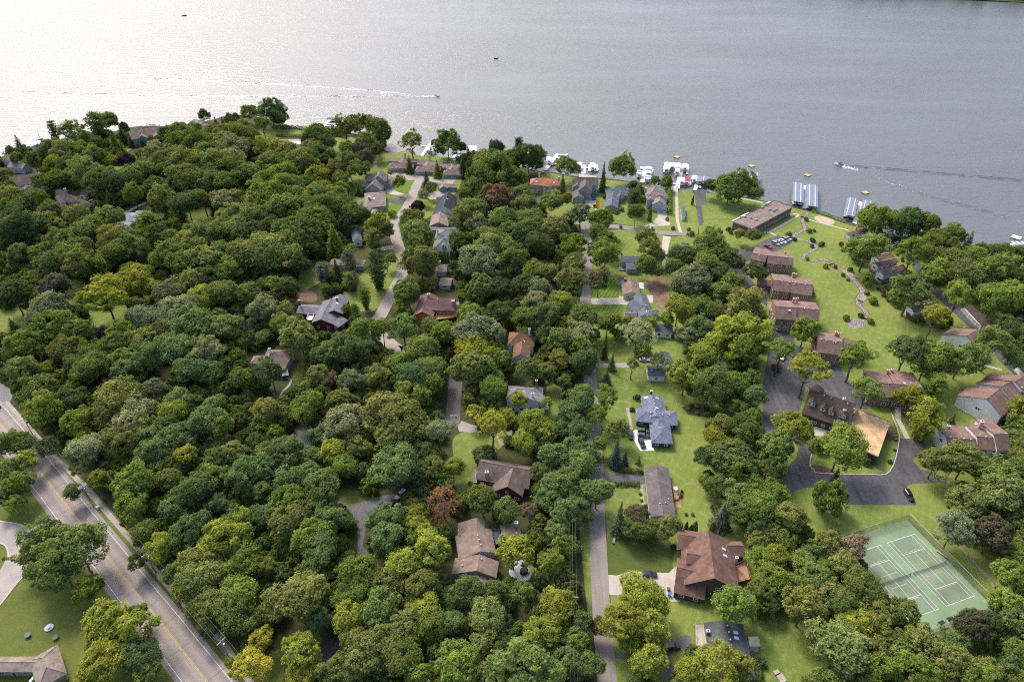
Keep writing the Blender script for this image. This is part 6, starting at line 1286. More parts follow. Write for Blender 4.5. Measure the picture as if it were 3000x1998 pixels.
def surf(name, c, var=0.25, big=0.15, fine=2.5, rough=0.85, spec=0.3, streak=None, bump=0.0, c2=None, metal=0.0):
    """general weathered surface: large blotches, fine grain, optional streaks"""
    if name in MATS: return MATS[name]
    m, n, p, L = newmat(name); P = pos(n)
    a = ramp(n, noise(n, P, big, 5), [(0.3, sc3(c, 1 - var)), (0.7, c2 or sc3(c, 1 + var))])
    b = ramp(n, noise(n, P, fine, 3, 0.7), [(0.3, (1 - var * .7,) * 3), (0.7, (1 + var * .7,) * 3)])
    o = mixc(n, 1.0, a, b, 'MULTIPLY')
    if streak:
        s = ramp(n, noise(n, stretch(n, P, streak), 1.0, 3), [(0.35, (1 - var,) * 3), (0.65, (1 + var * .5,) * 3)])
        o = mixc(n, 0.8, o, s, 'MULTIPLY')
    L.new(o, p.inputs['Base Color']); p.inputs['Roughness'].default_value = rough; p.inputs['Specular IOR Level'].default_value = spec
    p.inputs['Metallic'].default_value = metal
    if bump:
        bm = n.nodes.new('ShaderNodeBump'); bm.inputs['Strength'].default_value = bump; bm.inputs['Distance'].default_value = 0.1
        L.new(noise(n, P, fine * 2, 4), bm.inputs['Height']); L.new(bm.outputs[0], p.inputs['Normal'])
    MATS[name] = m; return m
def roofm(name, c, var=0.26):
    return surf('roof_' + name, c, var, 0.3, 3.2, 0.9, 0.2, streak=(.9, .9, .25), bump=0.3)
ROOF = {k: roofm(k, c) for k, c in dict(redbrown=(.165, .092, .07), blueroof=(.15, .165, .225), greybrown=(.14, .115, .112), darkgreen=(.085, .095, .095), tanroof=(.23, .17, .135), brownroof=(.17, .125, .105), rustroof=(.20, .11, .065), greyroof=(.22, .21, .205), charcoal=(.10, .105, .125), slate=(.125, .14, .165), slate2=(.17, .165, .18), orangetile=(.42, .17, .10), brownshingle=(.15, .125, .115), taupe=(.25, .21, .195), taupe2=(.235, .178, .148), flatroof=(.22, .17, .15), mauve=(.225, .148, .122), mauve2=(.205, .13, .105), darkbrown=(.085, .062, .05), plywood=(.52, .34, .19), blackroof=(.05, .055, .065), greenroof=(.19, .215, .205), tanroof2=(.26, .20, .175), weatheredroof=(.2, .17, .155), redbrown2=(.17, .10, .085), metalroof=(.33, .33, .34), plum=(.105, .08, .085), beigeroof=(.26, .21, .175)).items()}
WALL = {k: surf('wall_' + k, c, 0.12, 0.4, 1.5, 0.8, 0.3, streak=(1.5, 1.5, 14)) for k, c in dict(brownsiding=(.10, .07, .06), navy=(.035, .05, .09), paleblue=(.50, .56, .64), tan=(.42, .33, .25), greywall=(.34, .34, .36), redbrick=(.12, .05, .04), white=(.74, .74, .74), cream=(.55, .48, .40), beige=(.52, .45, .38), greysiding=(.30, .30, .30), lightgrey=(.46, .48, .50), darkbrick=(.15, .11, .10), brickwall=(.30, .17, .13), darkwall=(.08, .05, .045), whitewall=(.72, .70, .68), taupewall=(.28, .24, .22), greysage=(.30, .29, .26), bluegrey=(.22, .25, .32), redwall=(.13, .025, .03), cedarwall=(.42, .17, .07), bluewall=(.20, .25, .34)).items()}
WHITE = surf('white_paint', (.78, .78, .77), 0.05, 0.5, 2, 0.5, 0.4)
SOFTW = surf('weathered_white', (.62, .60, .58), 0.1, 0.5, 2, 0.7, 0.3)
DARKTRIM = surf('dark_trim', (.09, .07, .06), 0.1, 0.5, 2, 0.7, 0.3)
TIN = surf('grey_metal', (.38, .38, .39), 0.1, 0.5, 3, 0.4, 0.5, metal=0.4)
DOORM = {'grey': surf('door_grey', (.33, .31, .30), .06, .5, 2), 'dark': surf('door_dark', (.035, .03, .03), .06, .5, 2), 'white': WHITE}
CHM = {'metal': TIN, 'brick': surf('chimney_brick', (.20, .085, .06), .25, 1.5, 6), 'stone': surf('chimney_stone', (.36, .31, .27), .3, 1.5, 5), 'tanstone': surf('chimney_tan', (.48, .38, .30), .2, 1.5, 5), 'brickpink': surf('chimney_pink', (.42, .25, .19), .2, 1.5, 5), 'white': WHITE, 'greywall': WALL['greywall'], 'beige': WALL['beige']}
DECK = {k: surf('deck_' + k, c, 0.2, 0.5, 4, 0.85, 0.2, streak=(7, .3, 1)) for k, c in dict(cedar=(.40, .23, .13), stonedeck=(.42, .36, .30), grey=(.25, .25, .26), weathered=(.28, .22, .17), brownwood=(.17, .10, .07), darkwood=(.07, .055, .05), brickpave=(.26, .13, .09), white=(.68, .67, .66), concrete=(.46, .42, .37)).items()}
def glassm():
    m, n, p, L = newmat('window_glass')
    p.inputs['Base Color'].default_value = (.02, .024, .03, 1); p.inputs['Roughness'].default_value = 0.08; p.inputs['Specular IOR Level'].default_value = 0.8
    return m
GLASS = glassm()
SKYL = surf('skylight_glass', (.55, .60, .62), .05, .5, 2, .15, .6)

# ground materials
def grassm(name, ca, cb, cc, stripes=None):
    m, n, p, L = newmat(name); P = pos(n)
    f1 = noise(n, P, 0.035, 5, .6); f2 = noise(n, P, 0.35, 4, .65); f3 = noise(n, P, 3.0, 3, .7)
    a = ramp(n, f1, [(.32, ca), (.68, cb)])
    b = mixc(n, ramp(n, f2, [(.48, (0, 0, 0)), (.75, (1, 1, 1))]), a, cc)
    o = mixc(n, 1.0, b, ramp(n, f3, [(.25, (.72,) * 3), (.75, (1.28,) * 3)]), 'MULTIPLY')
    if stripes:
        w = n.nodes.new('ShaderNodeTexWave'); w.bands_direction = 'X'; w.inputs['Scale'].default_value = stripes[0]; w.inputs['Distortion'].default_value = .6; w.inputs['Detail Scale'].default_value = .3
        L.new(stretch(n, P, (1, 1, 1), stripes[1]), w.inputs['Vector'])
        o = mixc(n, stripes[2], o, ramp(n, w.outputs['Fac'], [(.35, (.75,) * 3), (.65, (1.2,) * 3)]), 'MULTIPLY')
    L.new(o, p.inputs['Base Color']); p.inputs['Roughness'].default_value = .9; p.inputs['Specular IOR Level'].default_value = .15
    bm = n.nodes.new('ShaderNodeBump'); bm.inputs['Strength'].default_value = .5; bm.inputs['Distance'].default_value = .12
    L.new(noise(n, P, 5, 4, .7), bm.inputs['Height']); L.new(bm.outputs[0], p.inputs['Normal'])
    MATS[name] = m; return m
GM = {}
GM['forest'] = grassm('forest_floor', (.04, .05, .018), (.07, .075, .028), (.08, .065, .036))
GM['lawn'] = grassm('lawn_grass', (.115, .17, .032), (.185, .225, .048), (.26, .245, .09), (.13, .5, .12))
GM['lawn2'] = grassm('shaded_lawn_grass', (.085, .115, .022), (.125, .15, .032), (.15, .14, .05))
GM['lawnb'] = grassm('mown_lawn_grass', (.10, .17, .02), (.12, .195, .025), (.14, .20, .03), (.19, .45, .7))
GM['lawnd'] = grassm('dark_lawn_grass', (.065, .092, .02), (.09, .12, .026), (.125, .12, .045))
def g(name, *a, **k): GM[name] = surf('ground_' + name, *a, **k)
g('soil', (.19, .125, .085), .4, .25, 1.6, bump=.8); g('soil2', (.15, .095, .06), .4, .25, 1.6, bump=.8)
g('asphalt', (.088, .083, .088), .3, .06, .8, streak=(.5, .06, 1)); g('asphalt2', (.12, .112, .112), .3, .1, 1.5); g('asphalt3', (.03, .029, .034), .25, .1, 1.5); g('asphalt4', (.19, .18, .185), .2, .1, 1.5)
g('street', (.245, .215, .195), .12, .1, 1.5, streak=(1.2, .05, 1)); g('street2', (.31, .265, .23), .12, .1, 1.5)
g('concrete', (.44, .39, .335), .12, .2, 2); g('concrete2', (.33, .29, .265), .16, .2, 2); g('white_concrete', (.66, .65, .65), .08, .2, 2)
g('patio', (.38, .37, .37), .3, .6, 3); g('sand', (.44, .34, .25), .15, .3, 3); g('sand2', (.36, .24, .15), .2, .3, 3)
g('mulch', (.10, .065, .045), .35, .4, 3, bump=.6); g('stonedeck', (.40, .36, .32), .25, .6, 3); g('redpath', (.25, .18, .15), .3, .5, 4); g('sidewalk', (.36, .30, .255), .22, .3, 2)
g('stones', (.27, .235, .21), .4, .5, 4, bump=1.0)
def mainroadm():
    m, n, p, L = newmat('main_road_surface'); P = pos(n)
    uv = n.nodes.new('ShaderNodeUVMap'); s = n.nodes.new('ShaderNodeSeparateXYZ'); L.new(uv.outputs[0], s.inputs[0])
    tr = n.nodes.new('ShaderNodeMath'); tr.operation = 'MULTIPLY'; tr.inputs[1].default_value = 25.13; L.new(s.outputs[0], tr.inputs[0])
    sn = n.nodes.new('ShaderNodeMath'); sn.operation = 'SINE'; L.new(tr.outputs[0], sn.inputs[0])
    mp = n.nodes.new('ShaderNodeMapRange'); mp.inputs[1].default_value = -1; mp.inputs[2].default_value = 1; L.new(sn.outputs[0], mp.inputs[0])
    a = ramp(n, mp.outputs[0], [(0, (.215, .182, .165)), (1, (.262, .226, .205))])
    b = ramp(n, noise(n, P, .12, 4), [(.3, (.88,) * 3), (.7, (1.1,) * 3)]); c = ramp(n, noise(n, P, 3, 3, .7), [(.3, (.88,) * 3), (.7, (1.12,) * 3)])
    L.new(mixc(n, 1, mixc(n, 1, a, b, 'MULTIPLY'), c, 'MULTIPLY'), p.inputs['Base Color']); p.inputs['Roughness'].default_value = .85
    return m
GM['mainroad'] = mainroadm()
def waterm():
    m, n, p, L = newmat('lake_water'); P = pos(n)
    p.inputs['Base Color'].default_value = (.115, .116, .118, 1); p.inputs['Roughness'].default_value = .20; p.inputs['IOR'].default_value = 1.45
    p.inputs['Specular IOR Level'].default_value = .7
    h1 = noise(n, stretch(n, P, (.10, .33, 1), R_(-8)), 1.0, 6, .62); h2 = noise(n, stretch(n, P, (.45, 1.1, 1), R_(12)), 1.0, 4, .6)
    ad = n.nodes.new('ShaderNodeMath'); ad.operation = 'MULTIPLY_ADD'; ad.inputs[1].default_value = .35; L.new(h2, ad.inputs[0]); L.new(h1, ad.inputs[2])
    big = noise(n, stretch(n, P, (.006, .02, 1), R_(-10)), 1.0, 4, .6)
    st = n.nodes.new('ShaderNodeMapRange'); st.inputs[1].default_value = .3; st.inputs[2].default_value = .7; st.inputs[3].default_value = .35; st.inputs[4].default_value = .75; L.new(big, st.inputs[0])
    bm = n.nodes.new('ShaderNodeBump'); bm.inputs['Distance'].default_value = 1.3; L.new(st.outputs[0], bm.inputs['Strength']); L.new(ad.outputs[0], bm.inputs['Height']); L.new(bm.outputs[0], p.inputs['Normal'])
    return m
WATER = waterm()
def leafm():
    m, n, p, L = newmat('foliage'); n.nodes.remove(p)
    out = n.nodes['Material Output']
    col = n.nodes.new('ShaderNodeAttribute'); col.attribute_type = 'INSTANCER'; col.attribute_name = 'leafcol'
    tint = n.nodes.new('ShaderNodeAttribute'); tint.attribute_name = 'tint'
    v = ramp(n, tint.outputs['Fac'], [(0, (.62, .66, .70)), (.5, (1, 1, 1)), (1, (1.5, 1.38, 1.15))])
    c = mixc(n, 1.0, col.outputs['Color'], v, 'MULTIPLY')
    d = n.nodes.new('ShaderNodeBsdfDiffuse'); t = n.nodes.new('ShaderNodeBsdfTranslucent'); k = n.nodes.new('ShaderNodeMixShader')
    k.inputs[0].default_value = .38; L.new(c, d.inputs[0]); L.new(mixc(n, 1.0, c, (1.15, 1.1, .6), 'MULTIPLY'), t.inputs[0])
    L.new(d.outputs[0], k.inputs[1]); L.new(t.outputs[0], k.inputs[2]); L.new(k.outputs[0], out.inputs[0])
    return m
LEAF = leafm()
BARK = surf('bark', (.12, .095, .075), .3, 1, 5); PALEBARK = surf('pale_bark', (.34, .28, .235), .25, 1, 5)
def paintm():
    m, n, p, L = newmat('car_paint'); o = n.nodes.new('ShaderNodeObjectInfo'); L.new(o.outputs['Color'], p.inputs['Base Color'])
    p.inputs['Roughness'].default_value = .25; p.inputs['Specular IOR Level'].default_value = .5; p.inputs['Coat Weight'].default_value = .4
    return m
PAINT = paintm()
def flat(name, c, rough=.6, spec=.3, emit=None):
    if name in MATS: return MATS[name]
    m, n, p, L = newmat(name); p.inputs['Base Color'].default_value = (c[0], c[1], c[2], 1); p.inputs['Roughness'].default_value = rough; p.inputs['Specular IOR Level'].default_value = spec
    MATS[name] = m; return m
RUBBER = flat('tyre_rubber', (.02, .02, .02), .8); YELLOWP = surf('yellow_line', (.50, .33, .09), .25, 1, 4); WHITEP = surf('white_line', (.62, .60, .57), .15, 1, 4); TAR = flat('tar_seam', (.05, .045, .045), .7)
WOODP = surf('pole_wood', (.24, .20, .17), .2, .8, 4)

# ------------------------------------------------------------------ ground, water
def flatmesh(name, pts, z, m, kind='structure', label=None):
    b = MB(); P = [Vector((p[0], p[1], 0)) for p in pts]
    for t in tessellate_polygon([P]):
        a, c, d = [pts[i] for i in t]
        if (c[0] - a[0]) * (d[1] - a[1]) - (c[1] - a[1]) * (d[0] - a[0]) < 0: c, d = d, c
        b.face([(a[0], a[1], z), (c[0], c[1], z), (d[0], d[1], z)])
    o = b.build(name, m); o['kind'] = kind
    if label: o['label'] = label
    return o
def smooth(pts, n=3, closed=False):
    P = [Vector((p[0], p[1], 0)) for p in pts]; out = []; N = len(P)
    rng_ = range(N if closed else N - 1)
    for i in rng_:
        p0, p1, p2, p3 = (P[(i - 1) % N], P[i], P[(i + 1) % N], P[(i + 2) % N]) if closed else (P[max(i - 1, 0)], P[i], P[i + 1], P[min(i + 2, N - 1)])
        for k in range(n):
            t = k / n
            q = .5 * ((2 * p1) + (p2 - p0) * t + (2 * p0 - 5 * p1 + 4 * p2 - p3) * t * t + (3 * p1 - p0 - 3 * p2 + p3) * t ** 3)
            out.append((q.x, q.y))
    if not closed: out.append((P[-1].x, P[-1].y))
    return out
shore = smooth(D['shore'], 3)
random.seed(3)
shore = [(x + random.uniform(-.5, .5), y + random.uniform(-.5, .5)) for x, y in shore]
land = [(-3000, shore[0][1] - 60)] + shore + [(3000, shore[-1][1] - 20), (3000, -1500), (-3000, -1500)]
flatmesh('ground', land, 0.0, GM['forest'])
b = MB()
for a, c in zip(land[:len(shore) + 1], land[1:len(shore) + 2]): b.face([(a[0], a[1], 0), (c[0], c[1], 0), (c[0], c[1] + .8, -1.6), (a[0], a[1] + .8, -1.6)])
b.build('shore_bank', surf('shore_bank_stone', (.13, .115, .095), .4, .4, 2.5, bump=.8), kind='structure')
flatmesh('lake_water', [(-6000, 150), (6000, 150), (6000, 7000), (-6000, 7000)], -0.6, WATER)
fs = D['misc']['farshore']
far = [(-6000, 2600), (-1800, 1900), (-400, 1500), (200, 1290)] + [fs[0], fs[1], fs[2], fs[3], (1100, 880), (2200, 700), (6000, 600), (6000, 7000), (-6000, 7000)]
flatmesh('far_shore_ground', far, 0.2, GM['forest'])

LEV = {1: .02, 2: .034, 3: .048, 4: .062}
def sub(pts, d=6.0):
    out = []
    for i in range(len(pts)):
        a, c = pts[i], pts[(i + 1) % len(pts)]; out.append(a)
        n = int(math.hypot(c[0] - a[0], c[1] - a[1]) / d)
        for k in range(1, n): out.append((a[0] + (c[0] - a[0]) * k / n, a[1] + (c[1] - a[1]) * k / n))
    return out
zc = 0
for nm, m, lv, pts in D['polys']:
    zc += 1
    z = LEV[lv] + (zc % 13) * .0009
    P = pts
    if m.startswith('lawn') and len(pts) < 30: P = smooth(pts, 4, True)
    elif m in ('asphalt', 'asphalt2', 'sand', 'soil', 'soil2', 'mulch', 'patio'): P = smooth(pts, 3, True) if len(pts) < 16 and m != 'asphalt' else pts
    flatmesh(nm, P, z, GM[m])
def strip(name, pts, w, z, m, uv=False, sm=4):
    P = smooth(pts, sm); b = MB(); Lf = []; Rt = []; acc = 0; A = []
    for i, p in enumerate(P):
        q0 = P[max(i - 1, 0)]; q1 = P[min(i + 1, len(P) - 1)]
        d = Vector((q1[0] - q0[0], q1[1] - q0[1])).normalized(); n = Vector((-d.y, d.x))
        ww = (w[i] if isinstance(w, list) else w) / 2
        Lf.append((p[0] + n.x * ww, p[1] + n.y * ww)); Rt.append((p[0] - n.x * ww, p[1] - n.y * ww))
    for i in range(len(P) - 1): b.face([(*Rt[i], z), (*Rt[i + 1], z), (*Lf[i + 1], z), (*Lf[i], z)])
    o = b.build(name, m); o['kind'] = 'structure'
    if uv:
        l = o.data.uv_layers.new(name='UVMap')
        for f in o.data.polygons:
            for li, u in zip(f.loop_indices, ((1, 0), (1, 1), (0, 1), (0, 0))): l.data[li].uv = u
    return o, P
def offset(P, d):
    out = []
    for i, p in enumerate(P):
        q0 = P[max(i - 1, 0)]; q1 = P[min(i + 1, len(P) - 1)]; t = Vector((q1[0] - q0[0], q1[1] - q0[1])).normalized()
        out.append((p[0] - t.y * d, p[1] + t.x * d))
    return out
zk = 0
for nm, m, lv, pts, w in D['strips']:
    zk += 1
    o, P = strip(nm, pts, w, LEV[lv] + .014 + zk * .0006, GM[m], uv=(m == 'mainroad'))
    if m == 'mainroad':
        zt = LEV[lv] + .014 + zk * .0006 + .008
        for d, ww, mm in ((.16, .13, YELLOWP), (-.16, .13, YELLOWP), (w / 2 - 1.35, .15, WHITEP), (-w / 2 + 1.35, .15, WHITEP)): strip('road_marking', offset(P, d), ww, zt, mm, sm=1)
        acc = 0; random.seed(8)
        for a, c in zip(P[:-1], P[1:]):
            L = math.hypot(c[0] - a[0], c[1] - a[1]); acc += L
            if acc > 7.5 + random.uniform(-1, 4):
                acc = 0; t = Vector((c[0] - a[0], c[1] - a[1])).normalized(); nn = Vector((-t.y, t.x)); mid = Vector(a)
                sk = random.uniform(-.6, .6); h = random.choice((w / 2, w / 2, w / 4))
                pp = [mid + nn * (h * k) + t * (sk * k + random.uniform(-.12, .12)) for k in (-1, -.6, -.2, .2, .6, 1)]
                strip('tar_seam', [(q.x, q.y) for q in pp], .09, zt + .004, TAR, sm=1)

# dry creek with stones, pond
for k, cr in enumerate(D['creek']):
    ws = [c[2] for c in cr]; P = smooth([(c[0], c[1]) for c in cr], 4)
    W = [float(np.interp(i / 4, range(len(ws)), ws)) for i in range(len(P))]
    strip('creek_bed_edge', P, [q + .8 for q in W], LEV[2] + .012, GM['mulch'], sm=1)
    strip('dry_creek', P, W, LEV[3] + .012, GM['stones'], sm=1)
flatmesh('stone_pond', smooth(D['pond'], 4, True), LEV[3] + .013, GM['stones'])
def inpoly(x, y, P):
    c = False; j = len(P) - 1
    for k in range(len(P)):
        if (P[k][1] > y) != (P[j][1] > y) and x < (P[j][0] - P[k][0]) * (y - P[k][1]) / (P[j][1] - P[k][1]) + P[k][0]: c = not c
        j = k
    return c
def stone_faces(b, x, y, z, r, mi=0):
    n = 6; h = r * random.uniform(.5, .9); a0 = random.random() * 6
    bot = []; top = []
    for i in range(n):
        a = a0 + 6.283 * i / n; k = random.uniform(.8, 1.15) * r
        bot.append((x + k * math.cos(a), y + k * math.sin(a), z)); top.append((x + .6 * k * math.cos(a), y + .6 * k * math.sin(a), z + h))
    for i in range(n): b.face([bot[i], bot[(i + 1) % n], top[(i + 1) % n], top[i]], mi)
    b.face(top, mi)
random.seed(21)
STONE = [surf('stone_a', (.33, .29, .26), .2, 1, 5), surf('stone_b', (.22, .19, .17), .2, 1, 5), surf('stone_c', (.4, .36, .33), .2, 1, 5)]
b = MB()
for cr in D['creek']:
    for a, c in zip(cr[:-1], cr[1:]):
        L = math.hypot(c[0] - a[0], c[1] - a[1])
        for _ in range(int(L * 4)):
            t = random.random(); w = a[2] + (c[2] - a[2]) * t; nx, ny = -(c[1] - a[1]) / L, (c[0] - a[0]) / L; o = random.uniform(-.5, .5) * w
            stone_faces(b, a[0] + (c[0] - a[0]) * t + nx * o, a[1] + (c[1] - a[1]) * t + ny * o, .055, random.uniform(.12, .32), random.randint(0, 2))
xs = [p[0] for p in D['pond']]; ys = [p[1] for p in D['pond']]
for _ in range(900):
    x, y = random.uniform(min(xs), max(xs)), random.uniform(min(ys), max(ys))
    if inpoly(x, y, D['pond']): stone_faces(b, x, y, .055, random.uniform(.12, .3), random.randint(0, 2))
b.build('creek_stones', STONE, kind='stuff')
# ------------------------------------------------------------------ houses
def window_mesh():
    b = MB(); b.box((0, .04, 0), (1.0, .06, 1.0), mi=1)
    for x in (-.46, .46): b.box((x, .07, 0), (.10, .10, 1.0))
    for z in (-.455, .455): b.box((0, .075, z), (.82, .09, .09))
    b.box((0, .072, 0), (.06, .07, .82)); return b.mesh('window', [WHITE, GLASS])
WIN = window_mesh()
def gdoor_mesh(m):
    b = MB(); b.box((0, .03, .5), (1.0, .08, 1.0))
    for k in range(4): b.box((0, .075, .125 + .25 * k), (.96, .03, .22))
    for x in (-.52, .52): b.box((x, .05, .5), (.05, .14, 1.0), mi=1)
    b.box((0, .05, 1.03), (1.09, .14, .07), mi=1); return b.mesh('garage_door', [m, WHITE])
GD = {k: gdoor_mesh(m) for k, m in DOORM.items()}
def door_mesh():
    b = MB(); b.box((0, .03, .5), (1, .07, 1)); b.box((0, .05, 1.03), (1.2, .12, .06), mi=1)
    for x in (-.55, .55): b.box((x, .05, .5), (.1, .12, 1), mi=1)
    return b.mesh('door', [surf('entry_door', (.12, .07, .05), .1, .5, 3), WHITE])
DOOR = door_mesh()
def skylight_mesh():
    b = MB(); b.box((0, 0, .05), (1.0, 1.5, .12), mi=0); b.box((0, 0, .13), (.84, 1.34, .04), mi=1); return b.mesh('skylight', [TIN, SKYL])
SKY_ME = skylight_mesh()
def vent_mesh():
    b = MB(); b.tube((0, 0, -.2), (0, 0, .45), .14, n=8); b.tube((0, 0, .42), (0, 0, .55), .24, .2, n=8); return b.mesh('roof_vent', SOFTW)
VENT = vent_mesh()
def frame(b):
    A = Vector(b['A']); B = Vector(b['B']); L = (B - A).length; ax = (B - A) / L; return A, B, L, ax, Vector((-ax.y, ax.x))
def gable_roof(mb, b, z0=0.0, th=.2):
    A, B, L, ax, nx = frame(b); zr = b['zr'] + z0
    for s, w, h in ((1, b['w1'], b['h1']), (-1, b['w2'], b['h2'])):
        h = h + z0; e = nx * (s * w)
        t = [(*A, zr), (*B, zr), (*(B + e), h), (*(A + e), h)]; u = [(p[0], p[1], p[2] - th) for p in t]
        mb.face(t if s < 0 else t[::-1], 0); mb.face(u[::-1] if s < 0 else u, 1)
        for i, j in ((1, 2), (2, 3), (3, 0)): mb.face([t[i], t[j], u[j], u[i]] if s > 0 else [t[j], t[i], u[i], u[j]], 1)
    # ridge cap, slightly proud
    rc = nx * .16
    mb.face([(*(A - rc), zr - .02), (*(A), zr + .05), (*B, zr + .05), (*(B - rc), zr - .02)], 0); mb.face([(*A, zr + .05), (*(A + rc), zr - .02), (*(B + rc), zr - .02), (*B, zr + .05)], 0)
def gable_wall(mb, b, z0=0.0, base=-.1, inx=.35, iny=.42):
    A, B, L, ax, nx = frame(b); zr = b['zr'] + z0
    ix = min(inx, L * .15); A2, B2 = A + ax * ix, B - ax * ix; segs = []
    def top(v, w, h): return zr - (zr - h) / w * v - .16
    w1, w2 = b['w1'] - min(iny, b['w1'] * .2), b['w2'] - min(iny, b['w2'] * .2); t1, t2 = top(w1, b['w1'], b['h1'] + z0), top(w2, b['w2'], b['h2'] + z0); tr = zr - .16
    for P, s in ((A2, -1), (B2, 1)):
        pts = [(*(P - nx * w2), base), (*(P + nx * w1), base), (*(P + nx * w1), t1), (*P, tr), (*(P - nx * w2), t2)]
        mb.face(pts if s > 0 else pts[::-1], 0)
        segs.append((P - nx * w2 * s * 1, P + nx * w1 * s, ax * s, min(t1, t2), 'gable', tr) if s > 0 else (P + nx * w1, P - nx * w2, ax * s, min(t1, t2), 'gable', tr))
    for w, t, s in ((w1, t1, 1), (w2, t2, -1)):
        p, q = A2 + nx * (w * s), B2 + nx * (w * s)
        f = [(*p, base), (*q, base), (*q, t), (*p, t)]; mb.face(f if s < 0 else f[::-1], 0)
        segs.append((p, q, nx * s, t, 'eave', t))
    return segs
def hip_roof(mb, b, th=.2):
    A, B, L, ax, nx = frame(b); w, h, zr = b['w1'], b['h1'], b['zr']; i = min(w, L / 2 - .02)
    c = [(*(A + nx * w), h), (*(B + nx * w), h), (*(B - nx * w), h), (*(A - nx * w), h)]; r = [(*(A + ax * i), zr), (*(B - ax * i), zr)]
    mb.face([c[1], c[0], r[0], r[1]], 0); mb.face([c[3], c[2], r[1], r[0]], 0); mb.face([c[0], c[3], r[0]], 0); mb.face([c[2], c[1], r[1]], 0)
    u = [(p[0], p[1], p[2] - th) for p in c]; mb.face(u, 1)
    for k in range(4):
        j = (k + 1) % 4; mb.face([c[k], c[j], u[j], u[k]], 1)
    for p, q in ((c[0], r[0]), (c[3], r[0]), (c[1], r[1]), (c[2], r[1]), (r[0], r[1])): mb.tube((p[0], p[1], p[2] + .0), (q[0], q[1], q[2] + .0), .1, n=4, mi=0, cap=False)
def hip_wall(mb, b, base=-.1):
    A, B, L, ax, nx = frame(b); w, h = b['w1'], b['h1']; o = min(.5, w * .2); A2, B2, w2 = A + ax * o, B - ax * o, w - o; t = h - .12
    c = [A2 + nx * w2, B2 + nx * w2, B2 - nx * w2, A2 - nx * w2]; segs = []
    for k, nn in ((0, nx), (1, ax), (2, -nx), (3, -ax)):
        p, q = c[k], c[(k + 1) % 4]; mb.face([(*q, base), (*p, base), (*p, t), (*q, t)], 0); segs.append((p, q, nn, t, 'eave', t))
    return segs
def footprint(b):
    if b['t'] == 'f': return b['pts']
    A, B, L, ax, nx = frame(b); return [A + nx * (b['w1'] - .5), B + nx * (b['w1'] - .5), B - nx * (b['w2'] - .5), A - nx * (b['w2'] - .5)]
def edge_rail(mb, pts, z, h=1.0):
    n = len(pts)
    for i in range(n):
        a, c = Vector(pts[i]), Vector(pts[(i + 1) % n]); d = c - a; L = d.length
        if L < .3: continue
        mb.tube((*a, z + h), (*c, z + h), .06, n=4)
        k = max(1, int(L / 1.6))
        for j in range(k): p = a + d * (j / k); mb.tube((*p, z), (*p, z + h), .05, n=4)
        for j in range(1, int(L / .35)): p = a + d * (j * .35 / L); mb.tube((*p, z + .08), (*p, z + h), .018, n=3, cap=False)
